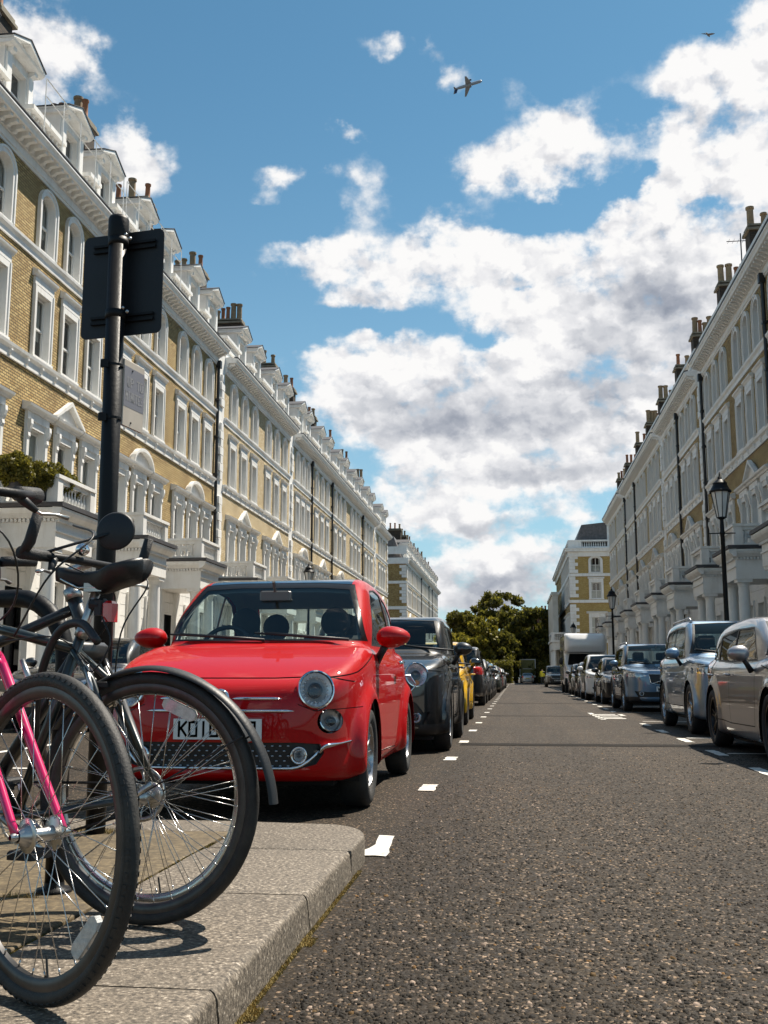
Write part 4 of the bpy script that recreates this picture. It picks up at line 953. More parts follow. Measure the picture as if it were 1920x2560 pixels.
class Body:
    """x along the car (0 = nose), y across, z up"""
    def __init__(s, sp):
        h = sp['res']; L, W, H = sp['L'], sp['W'], sp['H']; s.sp = sp
        org = np.array([-.12, -W / 2 - .12, .05]); n = np.ceil(np.array([L + .24, W + .24, H + .1]) / h).astype(int) + 1
        n[1] += (n[1] + 1) % 2; org[1] = -(n[1] - 1) / 2 * h
        x = org[0] + np.arange(n[0]) * h; y = org[1] + np.arange(n[1]) * h; z = org[2] + np.arange(n[2]) * h
        XZ = np.meshgrid(x, z, indexing='ij'); XY = np.meshgrid(x, np.abs(y), indexing='ij'); YZ = np.meshgrid(np.abs(y), z, indexing='ij')
        side = poly_sd(spline(sp['low'], 5, True) if sp.get('sm', True) else sp['low'], *XZ)[:, None, :]
        plan = poly_sd([(a, b_) for a, b_ in spline(sp['plan'], 5)] + [(sp['plan'][-1][0], -1), (sp['plan'][0][0], -1)], *XY)[:, :, None]
        sect = poly_sd([(-1, .0)] + list(spline(sp['sect'], 5)) + [(-1, sp['sect'][-1][1])], *YZ)[None, :, :]
        k = sp.get('k', .09)
        d = smax(smax(side, plan, k), sect, k)
        for (wx, R, bw, kk) in sp.get('flare', []):
            c = np.sqrt((XZ[0] - wx) ** 2 + (XZ[1] - sp['wr']) ** 2)[:, None, :] - R
            d = smin(d, smax(smax(c, np.abs(y)[None, :, None] - bw, .05), (sp['low'][0][1] + .02) - z[None, None, :], .04), kk)
        cab = poly_sd(spline(sp['cab'], 5, True) if sp.get('csm', True) else sp['cab'], *XZ)[:, None, :]
        cplan = poly_sd(list(spline(sp['cplan'], 5)) + [(sp['cplan'][-1][0], -1), (sp['cplan'][0][0], -1)], *XY)[:, :, None]
        zb, yb, tum = sp['tum']
        tm = ((np.abs(y)[:, None] - (yb - (z[None, :] - zb) * tum)) / math.sqrt(1 + tum * tum))[None]
        kc = sp.get('kc', .12); dc = smax(smax(cab, cplan, kc), tm, kc)
        d = smin(d, dc, sp.get('kb', .03))
        for fn in sp.get('extra', []): d = fn(d, x[:, None, None], y[None, :, None], z[None, None, :])
        P, Q = surface_nets(d, org, h)
        g = np.gradient(d, h)
        for _ in range(3):
            v = trilin(d, org, h, P); gr = np.stack([trilin(q, org, h, P) for q in g], 1); gl = np.maximum((gr ** 2).sum(1), .05)
            P = P - (v / gl)[:, None] * gr * .9
        # light fairing
        e = np.concatenate([Q[:, [0, 1]], Q[:, [1, 2]], Q[:, [2, 3]], Q[:, [3, 0]]])
        for _ in range(sp.get('fair', 3)):
            acc = np.zeros_like(P); ct = np.zeros(len(P)); np.add.at(acc, e[:, 0], P[e[:, 1]]); np.add.at(ct, e[:, 0], 1); P = P * .5 + .5 * acc / ct[:, None]
        me = bpy.data.meshes.new('tmp'); me.from_pydata(P.tolist(), [], Q.tolist()); s.bm = bmesh.new(); s.bm.from_mesh(me); bpy.data.meshes.remove(me)
        s.tag = s.bm.faces.layers.int.new('tag'); s.names = ['body']; s.bm.normal_update()
    def tid(s, name):
        if name not in s.names: s.names.append(name)
        return s.names.index(name)
    def cut(s, view, pts, name, only=None, sgn=0, mn=.15, lim=None):
        """cut the outline pts into the skin as seen from a view ('side','front','rear','top') and tag what lies inside; sgn picks one flank"""
        ax = {'side': (0, 2), 'front': (1, 2), 'rear': (1, 2), 'top': (0, 1)}[view]
        nv = {'side': Vector((0, 1, 0)), 'front': Vector((-1, 0, 0)), 'rear': Vector((1, 0, 0)), 'top': Vector((0, 0, 1))}[view]
        P = np.array(pts, float); lo = P.min(0) - .03; hi = P.max(0) + .03; bm = s.bm
        def fac(f):
            q = f.normal.dot(nv)
            if view == 'side':
                if sgn and f.calc_center_median().y * sgn < 0: return False
                return abs(q) > mn
            return q > mn
        ok_tag = None if only is None else {s.tid(o) for o in only}
        tg = s.tag; a0_, a1_ = ax; l0, l1, h0, h1 = lo[0], lo[1], hi[0], hi[1]
        def ok(f):
            q = f.verts[0].co
            if not (l0 - .12 < q[a0_] < h0 + .12 and l1 - .12 < q[a1_] < h1 + .12): return False
            if ok_tag is not None and f[tg] not in ok_tag: return False
            c = f.calc_center_median()
            if not (lo[0] < c[ax[0]] < hi[0] and lo[1] < c[ax[1]] < hi[1]): return False
            if lim and not lim(c): return False
            return fac(f)
        cand = [f for f in bm.faces if ok(f)]
        for i in range(len(P)):
            a, b_ = P[i], P[(i + 1) % len(P)]; e = b_ - a
            if e @ e < 1e-10: continue
            co = Vector((0, 0, 0)); co[ax[0]], co[ax[1]] = a
            no = Vector((0, 0, 0)); no[ax[0]], no[ax[1]] = e[1], -e[0]
            ed = {q for f in cand for q in f.edges}; vt = {q for f in cand for q in f.verts}
            r = bmesh.ops.bisect_plane(bm, geom=list(cand) + list(ed) + list(vt), plane_co=co, plane_no=no.normalized(), dist=1e-5)
            cand = [q for q in r['geom'] if isinstance(q, bmesh.types.BMFace)]
        C = np.array([f.calc_center_median()[:] for f in cand]) if cand else np.zeros((0, 3))
        ti = s.tid(name); n = 0
        if len(C):
            ins = poly_sd(P, C[:, ax[0]], C[:, ax[1]]) < 0
            for f, q in zip(cand, ins):
                if q and (ok_tag is None or f[s.tag] in ok_tag): f[s.tag] = ti; n += 1
        return n
    def line(s, view, pts, w=.006, only=('body',), sgn=0, mn=.15, lim=None):
        """narrow shut line along a polyline"""
        for a, b_ in zip(pts[:-1], pts[1:]):
            a, b_ = np.array(a, float), np.array(b_, float); e = b_ - a; e = e / np.linalg.norm(e); nn = np.array([-e[1], e[0]]) * w / 2; e = e * w * .3
            s.cut(view, [a - e - nn, b_ + e - nn, b_ + e + nn, a - e + nn], 'shut_line', only, sgn, mn, lim)
    def parts(s, root, mats, offs=None, names=None, lining=True):
        """one mesh object for every tag, all with the normals of the whole skin"""
        bm = s.bm; bm.normal_update(); bm.verts.ensure_lookup_table(); offs = offs or {}; made = {}
        bmesh.ops.triangulate(bm, faces=[f for f in bm.faces if len(f.verts) > 4])
        nor = {v.index: v.normal.copy() for v in bm.verts} if False else None
        bm.verts.index_update(); N = [v.normal.copy() for v in bm.verts]; Cc = [v.co.copy() for v in bm.verts]
        groups = {}
        for f in bm.faces: groups.setdefault(f[s.tag], []).append([v.index for v in f.verts])
        def make(nm, faces, off, m, flip=False):
            used = sorted({i for f in faces for i in f}); mp = {q: i for i, q in enumerate(used)}
            me = bpy.data.meshes.new(nm); me.from_pydata([tuple(Cc[i] + N[i] * off) for i in used], [], [[mp[i] for i in (reversed(f) if flip else f)] for f in faces])
            me.materials.append(m); me.polygons.foreach_set('use_smooth', [True] * len(me.polygons))
            me.normals_split_custom_set_from_vertices([tuple(-N[i] if flip else N[i]) for i in used])
            return link(nm, me, root)
        hid = []
        for t, faces in groups.items():
            nm = s.names[t]
            if nm == 'void': continue
            key = nm.split('#')[0]
            made[nm] = make((names or {}).get(key, key), faces, offs.get(key, 0.0), mats.get(key, mats['body']))
            if 'window' not in key and 'windscreen' not in key: hid += faces
        if lining: make('lining', hid, -.035, mats.get('lining', LINING), True)
        bm.free(); return made
LINING = mat('car_lining', (.028, .027, .026), .9, var=.1)
CGLASS = glass('car_glass', (.80, .90, .89), 1.0)
CGLASSD = glass('car_glass_tint', (.22, .27, .27), 1.2)
LENS = glass('lamp_lens', (.93, .95, .96), 1.0, 1.45)
SEAT = mat('seat_cloth', (.035, .034, .036), .85, bump=.2, bscale=150)
PLATEW = mat('plate_white', (.72, .72, .70), .35, var=.04, vscale=8)
PLATEY = mat('plate_yellow', (.70, .55, .04), .35)
INK = mat('plate_black', (.01, .01, .01), .4)
REDL = mat('red_lens', (.55, .012, .012), .15, coat=1.0); AMBER = mat('amber_lens', (.65, .20, .03), .2, coat=1.0)
GAP = mat('shut_line_dark', (.006, .006, .006), .8)
# five-by-seven style strokes for number plates: each letter a set of thin bars
GL = {'K': [((0, 0), (0, 1)), ((0, .42), (.9, 1)), ((.25, .58), (.95, 0))], 'O': [((0, 0), (0, 1)), ((0, 1), (.9, 1)), ((.9, 1), (.9, 0)), ((.9, 0), (0, 0))], '0': None, '1': [((.45, 0), (.45, 1))],
      '8': [((0, 0), (0, 1)), ((0, 1), (.9, 1)), ((.9, 1), (.9, 0)), ((.9, 0), (0, 0)), ((0, .5), (.9, .5))], 'W': [((0, 1), (.25, 0)), ((.25, 0), (.5, .7)), ((.5, .7), (.75, 0)), ((.75, 0), (1, 1))],
      'F': [((0, 0), (0, 1)), ((0, 1), (.9, 1)), ((0, .52), (.75, .52))], 'D': [((0, 0), (0, 1)), ((0, 1), (.6, 1)), ((.6, 1), (.9, .75)), ((.9, .75), (.9, .25)), ((.9, .25), (.6, 0)), ((.6, 0), (0, 0))], 'M': [((0, 0), (0, 1)), ((0, 1), (.5, .45)), ((.5, .45), (1, 1)), ((1, 1), (1, 0))],
      'P': [((0, 0), (0, 1)), ((0, 1), (.9, 1)), ((.9, 1), (.9, .5)), ((.9, .5), (0, .5))], '6': [((0, 0), (0, 1)), ((0, 1), (.9, 1)), ((.9, .5), (.9, 0)), ((.9, 0), (0, 0)), ((0, .5), (.9, .5))], ' ': []}
GL['0'] = GL['O']
def plate(root, x, z, text, m=PLATEW, w=.52, h=.112, facing=-1, tilt=0.0, x0=None, gap=None):
    """UK number plate: white slab, black characters standing 1 mm proud; facing -1 = nose end"""
    b_ = MB(); t = .008
    M = Matrix.Translation((x, 0, z)) @ Matrix.Rotation(tilt, 4, 'Y')
    b_.box(-t if facing < 0 else 0, 0 if facing < 0 else t, -w / 2, w / 2, -h / 2, h / 2, M); pl = b_.build('number_plate', m, root)
    c = MB(); ch, cw, sw = .075, .046, .0065; n = len(text); pitch = .062; tot = sum(.033 if q == ' ' else pitch for q in text) - .014
    y = -tot / 2
    for q in text:
        if q == ' ': y += .033; continue
        for (p0, p1) in GL.get(q, GL['8']):
            a = Vector((p0[0] * cw, p0[1] * ch - ch / 2)); e = Vector((p1[0] * cw, p1[1] * ch - ch / 2)); dd = (e - a).normalized(); nn = Vector((-dd.y, dd.x)) * sw; a = a - dd * sw; e = e + dd * sw
            pts = [(y + k.x, k.y) for k in (a - nn, e - nn, e + nn, a + nn)]
            if facing < 0: pts = [(-k, v) for k, v in pts]
            xa = (-t - .0012) if facing < 0 else t + .0012
            c.add([tuple(M @ Vector((xa, k, v))) for k, v in pts], [(0, 1, 2, 3), (3, 2, 1, 0)])
        y += pitch
    c.build('lettering', INK, pl); return pl
WHEELS = {}
def wheel_mesh(R, w, rim, style, m, key):
    """tyre and rim, axle along y, outer face at +y"""
    if key in WHEELS: return WHEELS[key]
    t = MB(); rr = R * rim; sw = w / 2
    prof = [(rr, -sw * .80), (rr + .02, -sw * .95), ((R + rr) / 2, -sw), (R - .028, -sw * .93), (R - .006, -sw * .72), (R, -sw * .4), (R, sw * .4), (R - .006, sw * .72), (R - .028, sw * .93), ((R + rr) / 2, sw), (rr + .02, sw * .95), (rr, sw * .80), (rr - .012, sw * .6), (rr - .012, -sw * .6), (rr, -sw * .8)]
    t.lathe(prof, 40, M=Matrix.Rotation(-PI / 2, 4, 'X'))
    tm = t.mesh('tyre', RUBBER, True, 50)
    r = MB(); Mx = Matrix.Rotation(-PI / 2, 4, 'X')
    r.lathe([(rr - .004, sw * .55), (rr + .004, sw * .80), (rr - .006, sw * .84), (rr - .022, sw * .80), (rr - .03, sw * .55), (rr - .03, -sw * .5)], 40, M=Mx)
    r.lathe([(.0, sw * .66), (.03, sw * .66), (.045, sw * .58), (.06, sw * .50), (.06, sw * .3)], 14, M=Mx)
    n, tw, wd = {'multi': (14, .0, .016), 'five': (5, .0, .05), 'ten': (10, .0, .026), 'twin': (10, .16, .022), 'y': (12, .12, .022)}[style]
    for k in range(n):
        a = 2 * PI * k / n + (tw if k % 2 else -tw); a2 = 2 * PI * k / n
        d0 = Vector((math.cos(a2), 0, math.sin(a2))); d1 = Vector((math.cos(a), 0, math.sin(a))); q0 = Vector((-math.sin(a2), 0, math.cos(a2))); q1 = Vector((-math.sin(a), 0, math.cos(a)))
        p0 = d0 * .035; p1 = d1 * (rr - .012); y0, y1 = sw * .52, sw * .70; vs = []
        for p, q, yo, ww in ((p0, q0, y0, wd * 1.1), (p0.lerp(p1, .5), q0.lerp(q1, .5), y0 + .008, wd * .75), (p1, q1, y1, wd)):
            for s_, yy_ in ((-1, yo - .03), (1, yo - .03), (.55, yo), (-.55, yo)): vs.append(tuple(p + q * (s_ * ww) + Vector((0, yy_, 0))))
        fs = []
        for i in range(2):
            for j in range(4): fs.append((i * 4 + j, i * 4 + (j + 1) % 4, i * 4 + 4 + (j + 1) % 4, i * 4 + 4 + j))
        r.add(vs, fs)
    rm = r.mesh('wheel', m, True, 40)
    d = MB(); d.lathe([(0, sw * .1), (rr * .78, sw * .1), (rr * .78, -.01), (0, -.01)], 24, M=Mx); dm = d.mesh('brake_disc', mat('brake_disc', (.10, .10, .10), .5, .8, var=.3, vscale=12))
    WHEELS[key] = (rm, tm, dm); return WHEELS[key]
def add_wheels(root, sp, key):
    for wx in sp['wx']:
        for s_ in (1, -1):
            rm, tm, dm = wheel_mesh(sp['wr'], sp.get('ww', .19), sp.get('rim', .66), sp.get('rimstyle', 'multi'), sp.get('rimmat', ALLOY), key)
            w = link('wheel', rm, root, (wx, s_ * (sp['W'] / 2 - sp.get('winset', .11)), sp['wr']), (0, random.uniform(0, 1), 0 if s_ > 0 else PI))
            link('tyre', tm, w); link('brake_disc', dm, w)
def circ(cx, cy, rx, ry=None, n=22): return [(cx + rx * math.cos(2 * PI * i / n), cy + (ry or rx) * math.sin(2 * PI * i / n)) for i in range(n)]
def arches(B, sp):
    for wx in sp['wx']:
        R = sp.get('ar', sp['wr'] + .045)
        if sp.get('cladding'):
            B.cut('side', circ(wx, sp['wr'], R + sp['cladding'], n=22), 'arch_trim', ('body', 'sill_trim'), mn=.05, lim=lambda c: abs(c.y) > sp['W'] * .32)
        B.cut('side', circ(wx, sp['wr'], R, n=22), 'void', None, mn=-1, lim=lambda c: abs(c.y) > sp['W'] * .30)
def wells(root, sp):
    """dark inner wheel housings"""
    for wx in sp['wx']:
        R = sp.get('ar', sp['wr'] + .045) + .004
        for s_ in (1, -1):
            q = MB(); n = 20; yo, yi = sp['W'] / 2 - .05, sp['W'] / 2 - .42; vs = []; fs = []
            for i in range(n + 1):
                a = lerp(-.35, PI + .35, i / n); vs += [(wx + R * math.cos(a), s_ * yo, sp['wr'] + R * math.sin(a)), (wx + R * math.cos(a), s_ * yi, sp['wr'] + R * math.sin(a))]
                if i: fs.append((2 * i - 2, 2 * i - 1, 2 * i + 1, 2 * i))
            fs.append(tuple(2 * i + 1 for i in range(n + 1))); q.add(vs, fs); q.build('wheel_housing', GAP, root)
def headlamp(root, x, y, z, r, nrm, depth=.05, stretch=1.0, amber=False, rings=True, name='headlight'):
    """round lamp: chrome ring and bowl, projector, clear lens; nrm = direction it looks"""
    M = Matrix.Translation((x, y, z)) @ Vector(nrm).to_track_quat('Z', 'Y').to_matrix().to_4x4() @ Matrix.Diagonal((1, stretch, 1, 1))
    b_ = MB(); b_.lathe([(r * .86, -.005), (r * .93, .014), (r * 1.0, .012), (r * 1.04, -.004), (r * 1.04, -.04)], 36, M=M); hl = b_.build(name, CHROME, root, True, 50)
    b_ = MB(); b_.lathe([(0, -depth), (r * .35, -depth * .95), (r * .62, -depth * .6), (r * .80, -depth * .15), (r * .88, .0)], 28, M=M); b_.build('reflector', mat('lamp_bowl', (.85, .85, .87), .16, .55, bump=.3, bscale=70), hl, True)
    b_ = MB(); b_.lathe([(r * .38, -depth * 1.0), (r * .40, -depth * .35), (r * .34, -depth * .25), (r * .30, -depth * .45), (0.0, -depth * .3)], 22, M=M); b_.build('projector', mat('lamp_dark', (.05, .05, .055), .12, .6), hl, True)
    if rings:
        b_ = MB()
        for k in range(20):
            a = 2 * PI * k / 20; c = Vector((r * .68 * math.cos(a), r * .68 * math.sin(a), -depth * .32)); b_.ball(c, r * .055, u=6, w=4, M=M)
        b_.build('reflector_bead', CHROME, hl, True)
    if amber: b_ = MB(); b_.ball((0, -r * .62, -depth * .25), r * .26, r * .22, .015, M=M); b_.build('indicator', AMBER, hl, True)
    b_ = MB(); b_.lathe([(r * .90, .004), (r * .80, .016), (r * .5, .028), (r * .2, .034), (0, .035)], 28, M=M); b_.build('lens', LENS, hl, True)
    return hl
def mirror(root, x, y, z, s_, m, stalk=PLASTIC, size=(.085, .105, .07)):
    """door mirror: painted shell on a black stalk, glass facing back"""
    b_ = MB(); c = (x, y, z)
    pts = []; u, w = 18, 10; vs = []; fs = []
    for i in range(w + 1):
        t = PI * i / w
        for k in range(u):
            a = 2 * PI * k / u; px = math.sin(t) * math.cos(a); py = math.cos(t) * s_; pz = math.sin(t) * math.sin(a)
            px = px * size[0] if px < 0 else px * size[0] * .45
            vs.append((x + px, y + py * size[1] * (1 if py * s_ > 0 else .9), z + pz * size[2] * (1.0 - .12 * py * s_)))
    for i in range(w):
        for k in range(u):
            q = (i * u + k, (i + 1) * u + k, (i + 1) * u + (k + 1) % u, i * u + (k + 1) % u); fs.append(q if s_ > 0 else tuple(reversed(q)))
    b_.add(vs, fs); mo = b_.build('wing_mirror', m, root, True)
    b_ = MB(); b_.tube([(x + .02, y - s_ * .045, z - size[2] * .6), (x + .03, y - s_ * .08, z - size[2] - .03), (x + .05, y - s_ * .125, z - size[2] - .10)], [.03, .026, .032], 8); b_.build('stalk', stalk, mo, True)
    b_ = MB(); b_.ball((x + size[0] * .40, y, z), .008, size[1] * .86, size[2] * .84, 14, 8); b_.build('mirror_glass', CHROME, mo, True)
def interior(root, sp, seats=((1.75, .36), (1.75, -.36)), dash=1.15, belt=.95, head='round', wheel_side=1, mirror_at=None, rear=True):
    q = MB(); W2 = sp['W'] / 2 - .16
    q.prism([(dash - .10, belt - .30), (dash - .12, belt - .06), (dash + .02, belt + .0), (dash + .22, belt - .02), (dash + .28, belt - .12), (dash + .26, belt - .3)], 'y', -W2, W2); q.build('dashboard', PLASTIC, root)
    allseats = list(seats) + ([(seats[0][0] + .82, .30), (seats[0][0] + .82, -.30)] if rear else [])
    for i, (sx, sy) in enumerate(allseats):
        q = MB(); q.prism([(sx, belt - .5), (sx + .08, belt - .5), (sx + .20, belt + .10), (sx + .13, belt + .14), (sx + .08, belt + .10)], 'y', sy - .23, sy + .23); st = q.build('seat', SEAT, root)
        q = MB()
        if head == 'round': q.ball((sx + .19, sy, belt + .24), .05, .115, .11, 20, 12)
        else: q.bevbox(sx + .13, sx + .24, sy - .13, sy + .13, belt + .17, belt + .36, .03)
        q.tube([(sx + .17, sy - .05, belt + .08), (sx + .18, sy - .05, belt + .2)], .008, 5); q.tube([(sx + .17, sy + .05, belt + .08), (sx + .18, sy + .05, belt + .2)], .008, 5)
        q.build('headrest', SEAT, st, True, 60)
    M = Matrix.Translation((dash + .34, wheel_side * .36, belt + .02)) @ Matrix.Rotation(math.radians(-64), 4, 'Y')
    q = MB(); q.tube([tuple(M @ Vector((.185 * math.cos(a), .185 * math.sin(a), 0))) for a in np.linspace(0, 2 * PI, 28, endpoint=False)], .016, 8, True); q.tube([tuple(M @ Vector((0, -.18, 0))), tuple(M @ Vector((0, .18, 0)))], .02, 6); q.ball((0, 0, -.01), .06, .06, .03, M=M)
    q.build('steering_wheel', PLASTIC, root, True)
    if mirror_at:
        x, z = mirror_at; q = MB(); q.bevbox(x, x + .03, -.115, .115, z - .035, z + .035, .012); q.tube([(x, 0, z + .03), (x - .05, 0, z + .09)], .012, 6); q.build('rear_view_mirror', mat('mirror_shell', (.12, .12, .115), .4), root)
# ------------------------------------------------------------------ the red city car
def red_car():
    red = paint('red', (.42, .0008, .002), rough=.55, coat=.65, spec=.10)
    [setattr(n.inputs['Coat IOR'], 'default_value', 1.5) for n in red.node_tree.nodes if n.type == 'BSDF_PRINCIPLED']
    sp = dict(L=3.57, W=1.63, H=1.49, res=.022, wr=.298, wx=(.745, 3.045), ww=.185, rim=.66, ar=.345, winset=.105, rimstyle='ten',
      low=[(.10, .20), (.03, .30), (.0, .46), (.025, .62), (.085, .715), (.20, .775), (.42, .855), (.75, .935), (1.05, .985), (1.6, .965), (2.4, .95), (3.0, .985), (3.36, .95), (3.50, .80), (3.56, .58), (3.52, .34), (3.42, .20), (2.6, .175), (1.2, .175)],
      plan=[(.0, .0), (.005, .20), (.035, .40), (.11, .56), (.24, .685), (.45, .765), (.75, .803), (1.2, .808), (2.4, .812), (3.0, .80), (3.28, .72), (3.46, .56), (3.54, .3), (3.56, 0)],
      sect=[(.70, .12), (.775, .22), (.805, .42), (.813, .62), (.80, .78), (.765, .93), (.70, 1.02)], k=.10,
      flare=[(.745, .405, .815, .06), (3.045, .405, .818, .06)],
      cab=[(.98, .90), (1.13, 1.06), (1.40, 1.285), (1.62, 1.425), (1.90, 1.478), (2.25, 1.485), (2.62, 1.455), (2.93, 1.375), (3.18, 1.20), (3.36, .95), (3.2, .80), (1.6, .78)],
      cplan=[(.86, .0), (.90, .30), (.99, .52), (1.18, .68), (1.5, .745), (2.4, .755), (2.9, .70), (3.2, .56), (3.38, .28), (3.40, 0)],
      tum=(.95, .765, .30), kc=.10, kb=.022)
    B = Body(sp)
    arches(B, sp)
    # windscreen with black border, side glass, rear glass
    ws = lambda e, t=0: [(-.70 + e, 1.005 + e * .5), (.70 - e, 1.005 + e * .5), (.655 - e, 1.16), (.555 - e, 1.415 - e - t), (.3, 1.432 - e - t), (-.3, 1.432 - e - t), (-.555 + e, 1.415 - e - t), (-.655 + e, 1.16)]
    lim_f = lambda c: c.x < 1.75 and c.z > .985
    B.cut('front', ws(0), 'screen_surround', mn=.12, lim=lim_f); B.cut('front', ws(.028, .012), 'windscreen', ('screen_surround',), mn=.1, lim=lim_f)
    # black roof between the rails
    B.cut('top', [(1.50, -.535), (2.85, -.50), (2.95, 0), (2.85, .50), (1.50, .535)], 'roof', ('body',), mn=.5, lim=lambda c: c.z > 1.30)
    sg = [(1.36, .995), (1.63, 1.275), (1.80, 1.375), (2.10, 1.40), (2.35, 1.385), (2.36, 1.0)]
    sg2 = [(2.42, 1.0), (2.41, 1.378), (2.62, 1.335), (2.82, 1.22), (2.88, 1.07), (2.80, 1.01)]
    for s_ in (1, -1):
        for nm, P in (('a', sg), ('b', sg2)):
            P = np.array(P); c = P.mean(0); out_ = c + (P - c) * 1.075
            B.cut('side', out_, 'window_trim#%s%d' % (nm, s_), ('body',), sgn=s_, lim=lambda c: c.z > .9); B.cut('side', P, 'side_window#%s%d' % (nm, s_), ('window_trim#%s%d' % (nm, s_),), sgn=s_, lim=lambda c: c.z > .9)
    rw = [(-.57, 1.02), (.57, 1.02), (.50, 1.36), (-.50, 1.36)]
    B.cut('rear', rw, 'rear_window', ('body',), mn=.1, lim=lambda c: c.x > 2.6)
    # shut lines: bonnet, doors, bumper split
    B.line('front', [(-.74, .745), (-.60, .775), (-.3, .765), (.3, .765), (.60, .775), (.74, .745)], .007, mn=.05, lim=lambda c: c.x < .5)
    B.line('front', [(-.78, .60), (-.55, .585), (-.46, .62)], .005, lim=lambda c: c.x < .7); B.line('front', [(.78, .60), (.55, .585), (.46, .62)], .005, lim=lambda c: c.x < .7)
    for s_ in (1, -1):
        B.line('side', [(.18, .765), (.45, .80), (.80, .865), (1.15, .925)], .007, sgn=s_)
        B.line('side', [(1.18, .99), (1.16, .80), (1.19, .40), (1.26, .29), (2.28, .27), (2.38, .40), (2.40, .98)], .007, sgn=s_)
    # lower grille with its chrome moustache, recessed band
    gr = [(-.60, .355), (-.56, .295), (-.45, .268), (.45, .268), (.56, .295), (.60, .355), (.58, .405), (.45, .415), (-.45, .415), (-.58, .405)]
    for s_ in (1, -1):
        for (cy, cz, rr) in ((.552, .702, .102), (.628, .527, .070)): B.cut('front', circ(s_ * cy, cz, rr * .93, rr * .97), 'void', None, mn=.05, lim=lambda c: c.x < .6)
    B.cut('front', gr, 'grille', ('body',), mn=.1, lim=lambda c: c.x < .5)
    for s_ in (1, -1):
        B.cut('side', [(1.30, .60), (1.34, .27), (1.42, .27), (1.38, .6)][:0] or [(1.19, .26), (2.36, .26), (2.36, .20), (1.19, .20)], 'sill', ('body',), sgn=s_)
    root = thing('red_car', 'small glossy red city car with black roof parked behind the bicycles', 'car', (-1.70, 5.95, 0), PI / 2, 'cars parked down the middle of the street')
    M = {'body': red, 'screen_surround': mat('frit_black', (.005, .005, .006), .35, spec=.2), 'windscreen': CGLASS, 'roof': mat('black_roof', (.012, .013, .018), .08, coat=1.0), 'window_trim': PLASTIC, 'side_window': CGLASS, 'rear_window': CGLASS, 'shut_line': GAP, 'grille': PLASTIC, 'sill': red, 'lining': mat('grey_headlining', (.17, .175, .17), .9)}
    made = B.parts(root, M, {'shut_line': -.006, 'windscreen': -.004, 'side_window': -.005, 'rear_window': -.004, 'grille': -.022, 'screen_surround': -.002})
    wells(root, sp); add_wheels(root, sp, 'red_car')
    q = MB(); q.box(.35, 3.3, -.62, .62, .16, .20); q.build('underbody', GAP, root)
    # lamps
    bo = made['body'].data; co = np.empty(len(bo.vertices) * 3); bo.vertices.foreach_get('co', co); co = co.reshape(-1, 3); co = co[co[:, 0] < 1.0]
    def skin_x(y, z):     # where the nose skin stands at (y,z)
        dd = (co[:, 1] - y) ** 2 + (co[:, 2] - z) ** 2; k = dd.argsort()[:6]; return co[k, 0].mean()
    for s_ in (1, -1):
        xh = skin_x(s_ * .545, .70); headlamp(root, xh + .012, s_ * .556, .702, .107, (-.90, s_ * .38, .20), .055)
        xh = skin_x(s_ * .63, .527); headlamp(root, xh + .004, s_ * .622, .527, .077, (-.85, s_ * .45, .30), .030, .9, rings=False, name='driving_lamp')
        xh = skin_x(s_ * .47, .345); headlamp(root, xh + .004, s_ * .465, .345, .030, (-.96, s_ * .28, 0), .02, rings=False, name='fog_lamp')
        b_ = MB(); b_.lathe([(.034, 0), (.042, .012), (.047, .01), (.05, -.01)], 24, M=Matrix.Translation((xh + .0, s_ * .465, .345)) @ Vector((-.96, s_ * .28, 0)).to_track_quat('Z', 'Y').to_matrix().to_4x4()); b_.build('fog_lamp_ring', CHROME, root, True)
    def bar(name, ys, zf, r, m=CHROME, flat=None, lift=.006, taper=True):
        pts = []; rad = []
        for i, y in enumerate(ys):
            z = zf(y); pts.append((skin_x(y, z) - lift, y, z)); e = abs(2 * i / (len(ys) - 1) - 1); rad.append(r * (1 if not taper else max(.2, min(1, (1 - e) * 5))))
        # smooth the sampled skin a little
        P = np.array(pts)
        for _ in range(4): P[1:-1, 0] = (P[:-2, 0] + P[1:-1, 0] * 2 + P[2:, 0]) / 4
        b_ = MB(); b_.tube(P.tolist(), rad, 10, flat=flat); return b_.build(name, m, root, True)
    for z0, w in ((.652, .365), (.585, .44)):
        bar('chrome_whisker', np.linspace(-w, -.075 if z0 > .6 else 0, 13), lambda y: z0, .0095); bar('chrome_whisker', np.linspace(.075 if z0 > .6 else 0, w, 13), lambda y: z0, .0095)
    xb = skin_x(0, .655); Mb = Matrix.Translation((xb - .004, 0, .648)) @ Matrix.Rotation(-PI / 2, 4, 'Y')
    b_ = MB(); b_.lathe([(.040, -.01), (.046, .008), (.054, .008), (.058, -.01)], 28, M=Mb); em = b_.build('badge', CHROME, root, True)
    b_ = MB(); b_.lathe([(0, .006), (.030, .006), (.044, .0)], 24, M=Mb); b_.build('badge_disc', mat('badge_dark_red', (.25, .01, .015), .2, coat=1.), em, True)
    b_ = MB()
    for k, yy_ in enumerate((-.022, -.008, .008, .022)): b_.box(xb - .0135, xb - .0115, yy_ - .003, yy_ + .003, .632, .664)
    b_.build('badge_letters', CHROME, em)
    # chrome lip under the lower grille sweeping up past the fog lamps
    bar('chrome_lip', np.linspace(-.57, .57, 41), lambda y: .275 + .10 * max(0, (abs(y) - .42) / .15) ** 2 * .9, .0085, taper=False)
    for s_ in (1, -1):
        P = [(skin_x(s_ * y, z) - .008, s_ * y, z) for y, z in ((.575, .352), (.60, .385), (.64, .395), (.69, .403), (.735, .412))]
        b_ = MB(); b_.tube(spline(P, 5), [.010 + .012 * math.sin(PI * min(1, i / 14)) for i in range(21)], 10, flat=.55); b_.build('chrome_flash', CHROME, root, True)
    # dotted lower grille
    b_ = MB()
